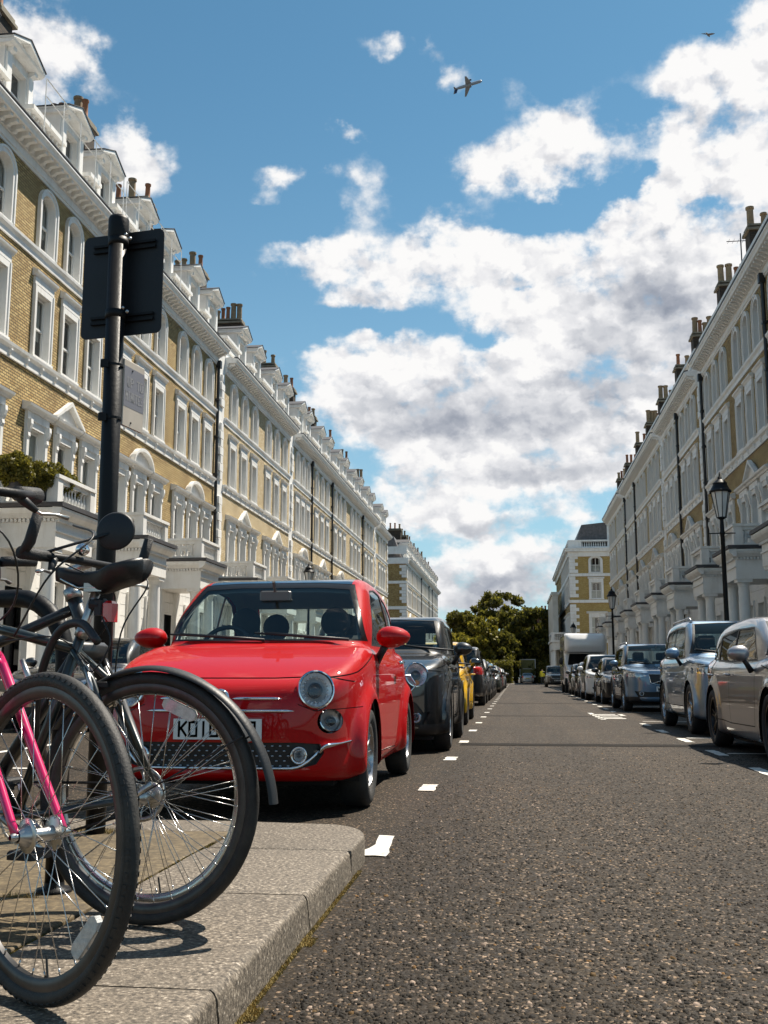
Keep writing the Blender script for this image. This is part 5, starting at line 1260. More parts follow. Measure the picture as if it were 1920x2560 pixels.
    for r_ in range(5):
        for c_ in range(19):
            y = (c_ - 9) * .045 + (.022 if r_ % 2 else 0); z = .287 + r_ * .027
            if abs(y) > .42: continue
            b_.ball((skin_x(y, z) + .012, y, z), .004, .009, .005, 6, 4)
    g = b_.build('grille_studs', ALLOY, root); g['kind'] = 'stuff'
    plate(root, skin_x(0, .49) - .012, .487, 'KO18 WFP')
    # wipers, washer jets, mirrors, handles
    for (y0, y1, z1) in ((-.60, -.02, 1.035), (-.02, .58, 1.03)):
        b_ = MB(); b_.tube([(1.035, y0, 1.010), (1.05, (y0 + y1) / 2, 1.032), (1.06, y1, z1 + .02)], .011, 6); b_.tube([(1.045, y0 + .1, 1.022), (1.085, y1 + .08, z1 + .022)], .007, 5); b_.build('wiper', PLASTIC, root, True)
    for s_ in (1, -1):
        mirror(root, 1.30, s_ * .865, 1.035, s_, red, size=(.10, .125, .072))
        b_ = MB(); b_.tube([(2.16, s_ * .815, .875), (2.18, s_ * .835, .878), (2.30, s_ * .835, .882), (2.33, s_ * .812, .88)], .013, 8); b_.build('door_handle', CHROME, root, True)
        b_ = MB(); b_.ball((.97, s_ * .805, .80), .022, .008, .014); b_.build('side_indicator', LENS, root, True)
    interior(root, sp, ((1.78, .35), (1.78, -.35)), 1.10, .93, 'round', 1, (1.42, 1.33))
    for s_ in (1, -1):
        b_ = MB(); b_.ball((3.42, s_ * .60, .78), .05, .06, .11); b_.build('tail_light', REDL, root, True)
    root.scale = (1, 1, 1.042); return root
red_car()
# ------------------------------------------------------------------ the other parked vehicles
def gspec(L, W, H, nose=.70, cowl=(1.15, .98), roof=(1.75, 2.9), tail=(3.9, 1.02), oh=.85, wb=2.6, wr=.33, cl=.20, res=.04, boxy=.09, belt=None, tumr=.28, wsr=None, endz=None):
    """profile set of an ordinary car from a few measures"""
    cx, cz = cowl; r0, r1 = roof; tx, tz = tail; belt = belt or cz - .02
    low = [(.14, cl), (.03, cl + .13), (.0, (nose + cl) * .5 + .05), (.03, nose - .09), (.12, nose + .01), (cx * .45, lerp(nose, cz, .62)), (cx * .8, lerp(nose, cz, .9)), (cx, cz), (cx + .6, belt), (L * .72, belt + .02), (tx, tz), (L - .06, tz - .10), (L, tz - .35), (L - .03, cl + .22), (L - .14, cl + .02), (L * .6, cl - .02), (L * .3, cl - .02)]
    w = W / 2
    plan = [(0, 0), (.01, w * .30), (.06, w * .58), (.16, w * .77), (.34, w * .90), (.65, w * .975), (1.1, w * .99), (L * .7, w), (L - .6, w * .97), (L - .25, w * .86), (L - .07, w * .66), (L - .01, w * .35), (L, 0)]
    sect = [(w * .86, cl - .1), (w * .95, cl + .05), (w * .99, cl + .25), (w, (cl + belt) / 2 + .05), (w * .985, belt - .16), (w * .95, belt - .01), (w * .87, belt + .09)]
    cab = [(cx - .06, cz - .08), (cx + .10, cz + .08), (lerp(cx, r0, .55), lerp(cz, H, .58)), (r0, H - .065), (r0 + .3, H - .015), ((r0 + r1) / 2, H), (r1, H - .035), (lerp(r1, tx, .45), lerp(H, tz, .32)), (tx + .02, tz), (tx - .1, tz - .2), (cx + .5, belt - .2)]
    cplan = [(cx - .14, 0), (cx - .10, w * .38), (cx + .0, w * .66), (cx + .22, w * .86), (cx + .6, w * .93), (L * .68, w * .93), (tx - .4, w * .86), (tx - .08, w * .66), (tx + .04, w * .34), (tx + .06, 0)]
    return dict(L=L, W=W, H=H, res=res, wr=wr, wx=(oh, oh + wb), ar=wr + .05, ww=.21, rim=.70, low=low, plan=plan, sect=sect, k=boxy, cab=cab, cplan=cplan, tum=(belt, w * .93, tumr), kc=.09, kb=.03,
                flare=[(oh, wr + .10, w * 1.0, .05), (oh + wb, wr + .10, w * 1.0, .05)], nose=nose, cowl=cowl, roof=roof, tail=tail, belt=belt, fair=2, winset=.11)
def gcar(name, label, loc, col, sp, face=-1, lights='slant', grille=None, platetxt='WD16 MKP', group='cars parked down the middle of the street', seatsbelt=None, chrome_lines=False, cladding=None, rimmat=ALLOY, rimstyle='five', roofm=None, mirrorm=None, rails=False, glassm=None, full=True, dark_base=False, tail_lamp=True, fog=True, key=None):
    """an ordinary parked car: face -1 nose toward -Y, +1 nose toward +Y"""
    sp['rimstyle'] = rimstyle; sp['rimmat'] = rimmat
    if cladding: sp['cladding'] = cladding
    B = Body(sp); L, W, H = sp['L'], sp['W'], sp['H']; w = W / 2; cx, cz = sp['cowl']; r0, r1 = sp['roof']; tx, tz = sp['tail']; bt = sp['belt']; yb = w * .93
    hw = lambda z: yb - (z - bt) * sp['tum'][2]
    if cladding: B.cut('side', [(.1, .1), (L - .1, .1), (L - .1, sp['low'][0][1] + .12), (.1, sp['low'][0][1] + .12)], 'sill_trim', ('body',), mn=-.2)
    arches(B, sp)
    z0, z1 = cz + .035, H - .075
    P = [(-hw(z0) + .05, z0), (hw(z0) - .05, z0), (hw(z1) - .07, z1), (.25, z1 + .02), (-.25, z1 + .02), (-hw(z1) + .07, z1)]
    lf = lambda c: c.x < r0 + .35 and c.z > cz - .02
    B.cut('front', P, 'screen_surround', ('body',), mn=.1, lim=lf); c0 = np.array(P).mean(0); B.cut('front', c0 + (np.array(P) - c0) * .95, 'windscreen', ('screen_surround',), mn=.08, lim=lf)
    zr0, zr1 = tz + .06, H - .12
    B.cut('rear', [(-hw(zr0) + .14, zr0), (hw(zr0) - .14, zr0), (hw(zr1) - .12, zr1), (-hw(zr1) + .12, zr1)], 'rear_window', ('body',), mn=.1, lim=lambda c: c.x > r1 - .3)
    # side glass in two or three lights
    zt = H - .135; zb = bt + .035; fx0 = cx + .42; fx1 = r0 + .10; rx1 = r1 - .05; rx0 = lerp(r1, tx, .62); mid = lerp(fx0, rx0, .45); q3 = lerp(fx0, rx0, .80)
    def topz(x): return zt - .02 - .05 * max(0, (x - r1 + .5)) 
    lights_ = [[(fx0, zb), (lerp(fx0, fx1, .6), lerp(zb, zt, .66)), (fx1 + .02, zt - .01), (mid - .03, zt), (mid - .03, zb)], [(mid + .03, zb), (mid + .03, zt), (q3 - .03, topz(q3)), (q3 - .03, zb + .02)], [(q3 + .03, zb + .03), (q3 + .03, topz(q3 + .03)), (rx1 + .05, topz(rx1) - .02), (rx0 - .08, zb + .10), (rx0 - .16, zb + .04)]]
    for s_ in (1, -1):
        for i, Q in enumerate(lights_):
            Q = np.array(Q); c0 = Q.mean(0)
            B.cut('side', c0 + (Q - c0) * 1.09 + np.sign(Q - c0) * .006, 'window_trim#%d' % s_, ('body', 'window_trim#%d' % s_), sgn=s_, lim=lambda c: c.z > bt - .08)
        for i, Q in enumerate(lights_): B.cut('side', Q, 'side_window#%d%d' % (i, s_), ('window_trim#%d' % s_,), sgn=s_, lim=lambda c: c.z > bt - .08)
        if full:
            B.line('side', [(fx0 - .12, bt + .0), (fx0 - .10, .55), (fx0 - .02, sp['low'][0][1] + .16), (mid, sp['low'][0][1] + .15), (mid, bt)], .010, sgn=s_)
            B.line('side', [(mid, sp['low'][0][1] + .15), (lerp(mid, rx0, .55), sp['low'][0][1] + .18), (lerp(mid, rx0, .7), .75), (q3, bt)], .010, sgn=s_)
            B.line('side', [(.3, sp['nose'] + .02), (cx * .8, cz - .10), (cx + .1, cz - .06)], .010, sgn=s_)
    nz = sp['nose']; cl = sp['low'][0][1]
    lim_n = lambda c: c.x < .75
    if full: B.line('front', [(-w * .9, nz - .015), (-w * .5, nz + .02), (w * .5, nz + .02), (w * .9, nz - .015)], .010, mn=.02, lim=lim_n)
    if face < 0 or True:
        if grille == 'wide': G = [(-.42, nz - .05), (.42, nz - .05), (.38, nz - .25), (.2, nz - .30), (-.2, nz - .30), (-.38, nz - .25)]
        elif grille == 'hex': G = [(-.50, nz - .06), (.50, nz - .06), (.56, nz - .16), (.46, nz - .27), (-.46, nz - .27), (-.56, nz - .16)]
        elif grille == 'kidney': G = [(-.36, nz - .03), (.36, nz - .03), (.33, nz - .20), (-.33, nz - .20)]
        elif grille == 'vee': G = [(-.16, nz - .02), (.16, nz - .02), (.0, nz - .40)]
        else: G = [(-.46, nz - .05), (.46, nz - .05), (.42, nz - .16), (-.42, nz - .16)]
        B.cut('front', G, 'grille', ('body',), mn=.1, lim=lim_n)
        zi = cl + .10
        B.cut('front', [(-w * .78, zi + .15), (-w * .5, zi + .13), (w * .5, zi + .13), (w * .78, zi + .15), (w * .70, zi + .01), (-w * .70, zi + .01)], 'air_intake', ('body',), mn=.1, lim=lim_n)
        if lights == 'slant':
            for s_ in (1, -1):
                Q = [(s_ * w * .50, nz - .09), (s_ * w * .56, nz - .02), (s_ * w * .93, nz + .045), (s_ * w * .97, nz - .02), (s_ * w * .93, nz - .10), (s_ * w * .68, nz - .13)]
                B.cut('front', Q, 'headlight#%d' % s_, ('body',), mn=-.1, lim=lim_n)
        elif lights == 'round':
            for s_ in (1, -1): B.cut('front', circ(s_ * w * .62, nz - .05, .122, .130), 'void', None, mn=.02, lim=lim_n)
        B.cut('rear', [(-w * .95, tz - .02), (-w * .66, tz - .0), (-w * .66, tz - .22), (-w * .97, tz - .24)], 'tail_light#a', ('body',), mn=-.1, lim=lambda c: c.x > L - .8); B.cut('rear', [(w * .95, tz - .02), (w * .66, tz - .0), (w * .66, tz - .22), (w * .97, tz - .24)], 'tail_light#b', ('body',), mn=-.1, lim=lambda c: c.x > L - .8)
    root = thing(name, label, 'car', (loc[0], loc[1], 0), PI / 2 if face < 0 else -PI / 2, group)
    G_ = glassm or CGLASSD
    M = {'body': col, 'screen_surround': PLASTIC, 'windscreen': G_, 'rear_window': G_, 'window_trim': PLASTIC, 'side_window': G_, 'shut_line': GAP, 'grille': PLASTIC, 'air_intake': PLASTIC, 'arch_trim': PLASTIC, 'sill_trim': PLASTIC, 'headlight': mat('headlamp_unit', (.42, .43, .45), .06, .55, coat=1., var=.5, vscale=14), 'tail_light': REDL}
    made = B.parts(root, M, {'shut_line': -.008, 'windscreen': -.004, 'side_window': -.006, 'rear_window': -.004, 'grille': -.02, 'air_intake': -.03, 'arch_trim': .008, 'sill_trim': .006, 'headlight': .003, 'tail_light': .004})
    if roofm:
        pass
    wells(root, sp); add_wheels(root, sp, key or name + str(round(sp['wr'], 3)) + rimstyle)
    q = MB(); q.box(.3, L - .3, -w * .8, w * .8, cl - .05, cl - .01); q.build('underbody', GAP, root)
    co = np.empty(len(made['body'].data.vertices) * 3); made['body'].data.vertices.foreach_get('co', co); co = co.reshape(-1, 3); co = co[co[:, 0] < .9]
    def sx(y, z): dd = (co[:, 1] - y) ** 2 + (co[:, 2] - z) ** 2; return co[dd.argsort()[:4], 0].mean()
    for s_ in (1, -1):
        if lights == 'round': headlamp(root, sx(s_ * w * .62, nz - .05) + .015, s_ * w * .625, nz - .05, .130, (-.9, s_ * .36, .22), .06, 1.05, amber=True)
        if fog: headlamp(root, sx(s_ * w * .62, cl + .19) + .02, s_ * w * .62, cl + .19, .055, (-.95, s_ * .25, 0), .03, rings=False, name='fog_lamp')
        mirror(root, fx0 - .10, s_ * (w + .10), bt + .09, s_, mirrorm or col, size=(.085, .115, .08))
        if full:
            for hx in (mid - .22, lerp(mid, rx0, .55)):
                q = MB(); q.tube([(hx, s_ * (w - .005), bt - .12), (hx + .02, s_ * (w + .028), bt - .118), (hx + .16, s_ * (w + .028), bt - .115), (hx + .18, s_ * (w - .005), bt - .113)], .014, 6); q.build('door_handle', col, root, True)
        if rails: q = MB(); q.tube([(r0 + .05, s_ * (hw(H) - .06), H - .045), (r0 + .18, s_ * (hw(H) - .05), H + .02), (r1 - .1, s_ * (hw(H) - .06), H + .015), (r1 + .12, s_ * (hw(H) - .08), H - .06)], .018, 6); q.build('roof_rail', ALLOY, root, True)
    if grille in ('wide', 'hex', 'kidney', 'vee'):
        GG = [np.array(p) for p in G] + [np.array(G[0])]; P = []
        for a, b_ in zip(GG[:-1], GG[1:]):
            for t in (0, .33, .66): y, z = a + (b_ - a) * t; P.append((sx(y, z) - .004, y, z))
        q = MB(); q.tube(P, .010, 6, True); q.build('grille_frame', CHROME, root, True)
    if grille == 'wide':
        q = MB(); q.tube([(sx(-.36, nz - .08) - .0, -.36, nz - .07), (sx(0, nz - .17) - .006, 0, nz - .17), (sx(.36, nz - .27), .34, nz - .26)], .009, 6); q.build('grille_bar', CHROME, root, True)
    if grille == 'kidney': q = MB(); q.box(sx(0, nz - .1) - .01, sx(0, nz - .1) + .03, -.04, .04, nz - .2, nz - .03); q.build('grille_bar', col, root)
    if face < 0: plate(root, sx(0, cl + .28) - .014, cl + .30, platetxt)
    plate(root, L + .004, tz - .32, platetxt, PLATEY, facing=1)
    if full:
        for s_ in (1, -1):
            q = MB(); q.tube([(cx + .0, s_ * .5 - .4, cz + .035), (cx + .09, s_ * .5, cz + .075), (cx + .12, s_ * .5 + .2, cz + .10)], .012, 5); q.build('wiper', PLASTIC, root, True)
        interior(root, sp, ((r0 + .25, .37), (r0 + .25, -.37)), cx + .25, bt + .02, 'box', 1, (r0 - .1, H - .17))
    else: interior(root, sp, ((r0 + .25, .37), (r0 + .25, -.37)), cx + .25, bt + .02, 'box', 1, None, rear=False)
    return root
GRP = 'cars parked down the middle of the street'; GRPR = 'cars parked along the right kerb'
# brown-black compact with round lamps behind the red car
sp = gspec(4.10, 1.79, 1.56, nose=.88, cowl=(1.18, 1.08), roof=(1.62, 3.3), tail=(3.92, 1.12), oh=.78, wb=2.6, wr=.335, cl=.19, res=.03, boxy=.12, belt=1.05, tumr=.20)
mini = gcar('black_compact', 'dark brown-black compact car with big round headlamp behind the red car', (-1.60, 11.15), paint('brownblack', (.011, .009, .0075)), sp, lights='round', grille='hex', platetxt='KP16 MOD', cladding=.05, group=GRP, rimstyle='five', glassm=CGLASS)
# yellow hatchback
sp = gspec(3.95, 1.73, 1.46, nose=.80, cowl=(1.12, 1.0), roof=(1.62, 3.0), tail=(3.75, 1.02), oh=.75, wb=2.5, wr=.32, cl=.18, res=.04, boxy=.14, belt=.98)
gcar('yellow_hatchback', 'bright yellow hatchback with black-backed mirror behind the black compact car', (-1.66, 17.6), paint('yellow', (.72, .40, .006)), sp, lights='round', grille='hex', group=GRP, mirrorm=mat('mirror_black', (.01, .01, .01), .2, coat=1.))
# black SUV seen from behind
sp = gspec(4.6, 1.88, 1.70, nose=.95, cowl=(1.25, 1.12), roof=(1.8, 3.9), tail=(4.42, 1.12), oh=.9, wb=2.75, wr=.36, cl=.24, res=.045, belt=1.08, tumr=.20)
gcar('black_suv', 'black sport utility car seen from behind past the yellow hatchback', (-1.78, 34.6), paint('black', (.012, .012, .013)), sp, face=1, group=GRP, full=False, platetxt='K186 WFP')
dk = {'grey': paint('darkgrey', (.05, .052, .056), .6), 'blue': paint('navy', (.012, .018, .03)), 'silver': paint('silver', (.36, .37, .38), .7), 'green': paint('darkgreen', (.012, .022, .016)), 'red2': paint('maroon', (.12, .008, .008)), 'white': paint('white', (.74, .74, .73))}
sp0 = lambda: gspec(4.25, 1.78, 1.47, nose=.78, cowl=(1.2, .98), roof=(1.8, 3.1), tail=(3.95, 1.02), oh=.85, wb=2.6, wr=.32, cl=.17, res=.06)
HATCH = []
def hatch(lab, loc, col, face, group, name='parked_hatchback'):
    """first call builds the hatchback, later calls copy it part by part and repaint"""
    if not HATCH:
        HATCH.append(gcar(name, lab, (loc[0], loc[1] if face < 0 else loc[1] + 4.25), col, sp0(), face=face, group=group, full=False, key='hatch')); return HATCH[0]
    c = copy_tree(HATCH[0]); c.name = name; c.location = (loc[0], loc[1] if face < 0 else loc[1] + 4.25, 0); c.rotation_euler = (0, 0, PI / 2 if face < 0 else -PI / 2); tag(c, lab, 'car', group)
    for o in c.children:
        if o.name.split('.')[0] in ('body', 'door_handle', 'wing_mirror'): o.material_slots[0].link = 'OBJECT'; o.material_slots[0].material = col
    return c
for i, (y, x, c, f, lab) in enumerate(((36.6, -1.72, 'grey', -1, 'dark grey hatchback half hidden beyond the black sport utility car'), (41.6, -1.72, 'blue', -1, 'navy hatchback sixth in the middle row of parked cars'), (46.6, -1.74, 'grey', 1, 'dark grey hatchback seventh in the middle row of parked cars'), (56.4, -1.62, 'green', -1, 'dark green hatchback with bright headlamp far down the middle row'), (61.6, -1.62, 'blue', -1, 'navy hatchback ninth in the middle row of parked cars'), (67.0, -1.60, 'red2', 1, 'maroon hatchback far down the middle row'), (73.0, -1.58, 'silver', -1, 'silver hatchback far down the middle row'), (80.0, -1.5, 'blue', -1, 'navy hatchback at the far end of the middle row'))):
    hatch(lab, (x, y), dk[c], f, GRP)
# right-hand row, nearest first
sp = gspec(4.55, 1.84, 1.45, nose=.78, cowl=(1.12, .98), roof=(1.80, 3.5), tail=(4.38, 1.03), oh=.80, wb=2.82, wr=.335, cl=.16, res=.034, belt=.95)
gcar('grey_estate_car', 'grey estate car with dark spoked wheels cut off by the right edge', (3.24, 9.40), paint('warmgrey', (.36, .345, .35), .75), sp, grille='kidney', group=GRPR, rimmat=mat('dark_alloy', (.02, .02, .022), .35, .6), rimstyle='twin', glassm=CGLASSD)
sp = gspec(4.66, 1.81, 1.70, nose=.96, cowl=(1.22, 1.12), roof=(1.85, 3.75), tail=(4.45, 1.14), oh=.92, wb=2.67, wr=.36, cl=.22, res=.036, belt=1.08, tumr=.22)
gcar('blue_grey_suv', 'silver-blue sport utility car with roof rails behind the grey estate', (3.40, 14.9), paint('silverblue', (.22, .32, .44), .75), sp, grille='hex', group=GRPR, rails=True, rimstyle='five', glassm=CGLASS)
sp = gspec(4.69, 1.90, 1.66, nose=.93, cowl=(1.35, 1.09), roof=(1.95, 3.75), tail=(4.5, 1.12), oh=.88, wb=2.87, wr=.365, cl=.24, res=.036, belt=1.06, tumr=.22)
gcar('steel_blue_suv', 'steel blue sport utility car with slashed chrome-framed grille and white plate', (3.52, 25.1), paint('steelblue', (.12, .19, .28), .75), sp, grille='wide', platetxt='WD66 MFK', group=GRPR, rails=True, cladding=.04, rimstyle='five', glassm=CGLASS)
gcar('black_saloon', 'black car parked between the steel blue car and the white car', (3.55, 32.4), paint('black', (.012, .012, .013)), gspec(4.5, 1.82, 1.45, nose=.76, cowl=(1.35, .96), roof=(1.95, 3.2), tail=(4.1, 1.02), wr=.33, cl=.16, res=.05), group=GRPR, full=False)
sp = gspec(4.69, 1.90, 1.66, nose=.90, cowl=(1.35, 1.07), roof=(1.95, 3.6), tail=(4.45, 1.1), oh=.88, wb=2.82, wr=.36, cl=.22, res=.045, belt=1.05)
gcar('white_suv', 'white sport utility car with slanted dark headlamps before the motorhome', (3.46, 37.8), dk['white'], sp, grille='vee', group=GRPR, full=False, glassm=CGLASSD)
hatch('navy hatchback in the right row between the white car and the motorhome', (3.5, 44.0), dk['blue'], -1, GRPR)
hatch('dark grey hatchback just before the motorhome', (3.52, 49.6), dk['grey'], -1, GRPR)
gcar('dark_suv', 'dark sport utility car parked beyond the motorhome', (3.62, 90.5), paint('darkslate', (.02, .022, .026)), gspec(4.8, 2.0, 1.82, nose=1.02, cowl=(1.2, 1.2), roof=(1.75, 4.2), tail=(4.7, 1.2), oh=.9, wb=2.85, wr=.38, cl=.26, res=.06, belt=1.16, tumr=.15), lights='slant', grille='hex', group=GRPR, full=False)
hatch('grey hatchback driving away in front of the box lorry', (1.85, 150.0), dk['silver'], 1, 'vehicles at the end of the street', 'grey_hatchback')
# cars parked against the left pavement, glimpsed behind the bicycles and the red car
hatch('dark car parked by the left pavement behind the bicycle stands', (-6.9, 15.0), paint('black', (.012, .012, .013)), -1, 'cars by the left pavement')
hatch('dark green car by the left pavement behind the sign pole', (-6.9, 20.2), dk['green'], -1, 'cars by the left pavement')

# motorhome with a bulging cab-over pod
def motorhome():
    root = thing('motorhome', 'white motorhome with bulging pod above the cab parked on the right', 'motorhome', (3.72, 55.3, 0), PI / 2, GRPR)
    wht = dk['white']
    sp = dict(L=6.6, W=2.25, H=3.15, res=.07, wr=.36, wx=(.95, 4.7), ar=.42, ww=.22, rim=.62, winset=.14,
      low=[(.10, .32), (.0, .5), (.04, .85), (.25, 1.15), (.75, 1.38), (1.0, 1.45), (1.2, 1.5), (6.5, 1.5), (6.6, 1.2), (6.55, .4), (6.4, .32)], sm=False,
      plan=[(0, 0), (.01, .5), (.08, .8), (.3, .94), (.9, 1.0), (1.8, 1.02), (2.1, 1.12), (6.3, 1.12), (6.58, 1.0), (6.6, 0)], sect=[(.95, .2), (1.08, .5), (1.12, 1.0), (1.12, 1.6)], k=.12,
      cab=[(.95, 1.40), (1.55, 2.08), (.75, 2.12), (.52, 2.40), (.55, 2.75), (.85, 3.06), (1.5, 3.14), (6.5, 3.12), (6.6, 2.9), (6.6, 1.3), (2.0, 1.2)], csm=False,
      cplan=[(.48, 0), (.52, .6), (.62, .92), (.85, 1.06), (1.3, 1.1), (6.4, 1.12), (6.6, 1.0), (6.6, 0)], tum=(1.4, 1.14, .02), kc=.16, kb=.05, fair=3)
    B = Body(sp); arches(B, sp)
    lf = lambda c: c.x < 1.7 and 1.3 < c.z < 2.12
    B.cut('front', [(-.92, 1.46), (.92, 1.46), (.80, 2.05), (-.80, 2.05)], 'windscreen', ('body',), mn=.1, lim=lf)
    for s_ in (1, -1):
        B.cut('side', [(1.35, 1.45), (1.62, 1.95), (2.05, 1.95), (2.05, 1.42)], 'side_window#a%d' % s_, ('body',), sgn=s_)
        B.cut('side', [(3.2, 1.7), (4.2, 1.7), (4.2, 2.3), (3.2, 2.3)], 'side_window#b%d' % s_, ('body',), sgn=s_)
    B.cut('front', [(-.50, .98), (.50, .98), (.42, .62), (-.42, .62)], 'grille', ('body',), mn=.05, lim=lambda c: c.x < .5)
    B.cut('front', [(-.95, .58), (.95, .58), (.95, .30), (-.95, .30)], 'bumper', ('body',), mn=-.3, lim=lambda c: c.x < .5)
    for s_ in (1, -1): B.cut('front', [(s_ * .58, .88), (s_ * .92, 1.12), (s_ * .98, .98), (s_ * .90, .80)], 'headlight#%d' % s_, ('body',), mn=-.1, lim=lambda c: c.x < .8)
    B.parts(root, {'body': wht, 'windscreen': CGLASSD, 'side_window': CGLASSD, 'grille': PLASTIC, 'bumper': PLASTIC, 'headlight': MATS['headlamp_unit']}, {'grille': -.02})
    wells(root, sp); add_wheels(root, sp, 'motorhome'); plate(root, -.02, .52, 'WK18 MPD')
    for s_ in (1, -1): mirror(root, 1.2, s_ * 1.25, 1.65, s_, PLASTIC, size=(.1, .12, .2))
motorhome()
def box_truck():
    root = thing('box_truck', 'olive green box lorry seen from behind at the end of the street', 'truck', (2.0, 160, 0), 0, 'vehicles at the end of the street')
    olive = mat('olive_panel', (.20, .19, .05), .5, var=.1)
    q = MB(); q.box(-1.15, 1.15, 0, 5.2, .9, 3.5); q.build('box', olive, root)
    q = MB()
    for (x0, x1, z0, z1) in ((-1.2, -1.08, .85, 3.55), (1.08, 1.2, .85, 3.55), (-1.08, 1.08, 3.42, 3.55), (-1.08, 1.08, .85, .98)): q.box(x0, x1, -.05, .0, z0, z1)
    q.build('door_frame', SASH, root)
    q = MB()
    for k in range(9): q.box(-.72 + k * .17, -.62 + k * .17, -.012, -.002, 2.05, 2.18)
    q.build('lettering', SASH, root)
    q = MB(); q.box(-.95, .95, 5.4, 7.1, .6, 2.4); q.build('cab', SASH, root)
    for y in (1.2, 6.0):
        for s_ in (1, -1):
            rm, tm, dm = wheel_mesh(.42, .26, .6, 'five', ALLOY, 'truck'); w = link('wheel', rm, root, (s_ * 1.0, y, .42), (0, 0, -PI / 2 if s_ > 0 else PI / 2)); link('tyre', tm, w)
    q = MB(); q.box(-1.0, 1.0, .1, 6.5, .55, .9); q.build('chassis', IRON, root)
box_truck()
# ------------------------------------------------------------------ bicycles and stands on the island
SPOKE = mat('spoke_steel', (.55, .54, .52), .22, 1.0); SILVER = mat('brushed_alloy', (.52, .51, .49), .32, 1.0, var=.1, vscale=30, rvar=.1)
RIMG = mat('rim_grey', (.085, .083, .082), .36, .8, var=.2, vscale=20); RIMS = mat('rim_silver', (.60, .59, .57), .22, 1.0)
TYREB = mat('bike_tyre', (.020, .019, .018), .62, var=.25, vscale=20, bump=.25, bscale=200, dirt=(.10, .085, .065, .35), dscale=9)
GRIP = mat('grip_rubber', (.014, .014, .015), .6, bump=.4, bscale=220); LEATHER = mat('saddle_vinyl', (.013, .013, .014), .42, bump=.12, bscale=200)
PINK = mat('pink_enamel', (.60, .002, .105), .25, coat=1.0, var=.05, vscale=4); DGREEN = mat('dark_green_enamel', (.010, .017, .016), .35, coat=.6, var=.2, vscale=8)
REFL = mat('clear_reflector', (.62, .61, .58), .18, coat=1.0, var=.2, vscale=80, bump=.5, bscale=400); CABLE = mat('cable_black', (.012, .012, .012), .5)
BM = {}
def bike_wheel_meshes(R, tw, rimm, key):
    if key in BM: return BM[key]
    M = Matrix.Rotation(-PI / 2, 4, 'X'); t = MB(); rc = R - tw / 2
    t.lathe([(rc + tw / 2 * math.cos(a), tw / 2 * math.sin(a)) for a in np.linspace(-2.6, 2.6, 15)], 72, M=M)
    for sg in (-1, 1): t.lathe([(R - tw * .60, sg * tw * .50), (R - tw * .60 + .004, sg * tw * .53), (R - tw * .60 + .008, sg * tw * .49)], 72, M=M)
    if key.startswith('tread'):
        for k in range(96):
            a = 2 * PI * k / 96
            for sg in (-1, 1):
                Q = Matrix.Rotation(-a, 4, 'Y') @ Matrix.Translation((R - .0085, sg * tw * .40, 0)) @ Matrix.Rotation(sg * .9, 4, 'Z'); t.box(-.004, .0022, -.004, .004, -.005, .005, Q)
    tm = t.mesh('tyre', TYREB, True, 50)
    r = MB(); ri = R - tw - .022
    r.lathe([(R - tw + .006, -.011), (R - tw - .001, -.0125), (ri + .006, -.0115), (ri, -.006), (ri, .006), (ri + .006, .0115), (R - tw - .001, .0125), (R - tw + .006, .011)], 72, M=M)
    rm = r.mesh('rim', rimm, True, 40)
    h = MB(); h.lathe([(.012, -.055), (.026, -.034), (.026, -.030), (.014, -.026), (.013, .026), (.026, .030), (.026, .034), (.012, .055)], 20, M=M); h.lathe([(.006, -.072), (.009, -.066), (.009, -.055), (.009, .055), (.009, .066), (.006, .072)], 10, M=M)
    hm = h.mesh('hub', SILVER, True, 40)
    sp = []
    for (y0, lead) in ((.032, 1), (.032, -1), (-.032, 1), (-.032, -1)):
        s_ = MB(); a = lead * 1.05; p0 = Vector((.024 * math.cos(a), y0, .024 * math.sin(a))); p1 = Vector((ri - .001, y0 * .06, 0)); s_.tube([p0, p1], .00115, 5); s_.tube([p1, p1.lerp(p0, .045)], .0022, 5); sp.append(s_.mesh('spoke', SPOKE, True))
    BM[key] = (tm, rm, hm, sp, ri); return BM[key]
def bike_wheel(root, x, R, tw, rimm, key, refl=None, disc=False):
    tm, rm, hm, sp, ri = bike_wheel_meshes(R, tw, rimm, key)
    w = link('wheel', rm, root, (x, 0, R)); link('tyre', tm, w); link('hub', hm, w); ph = random.uniform(0, .2)
    for k in range(32): link('spoke', sp[k % 4], w, (0, 0, 0), (0, 2 * PI * k / 32 + ph, 0))
    v = MB(); a = 4.9; d = Vector((math.cos(a), 0, math.sin(a))); v.tube([d * ri, d * (ri - .045)], [.003, .0025], 6); v.build('valve', CABLE, w)
    if refl is not None:
        for a, rr in refl:
            d = Vector((math.cos(a), 0, math.sin(a))); q = Vector((-math.sin(a), 0, math.cos(a))); P = d * rr
            b_ = MB(); out_ = [(-.056, -.008), (-.044, -.017), (.044, -.017), (.056, -.008), (.056, .008), (.044, .017), (-.044, .017), (-.056, .008)]
            vs = [tuple(P + q * u + d * v_ + Vector((0, y, 0))) for y in (-.007, .007) for u, v_ in out_]; n = len(out_)
            b_.add(vs, [tuple(range(n)), tuple(reversed(range(n, 2 * n)))] + [(i, (i + 1) % n, n + (i + 1) % n, n + i) for i in range(n)]); b_.build('spoke_reflector', REFL, w)
    if disc:
        b_ = MB(); M = Matrix.Rotation(-PI / 2, 4, 'X')
        b_.lathe([(.066, -.034), (.080, -.034), (.080, -.036), (.066, -.036), (.066, -.034)], 40, M=M)
        for k in range(6): a = k * PI / 3; b_.tube([(.02 * math.cos(a), -.035, .02 * math.sin(a)), (.068 * math.cos(a + .5), -.035, .068 * math.sin(a + .5))], .004, 5)
        b_.build('brake_disc', SILVER, w, True)
    return w
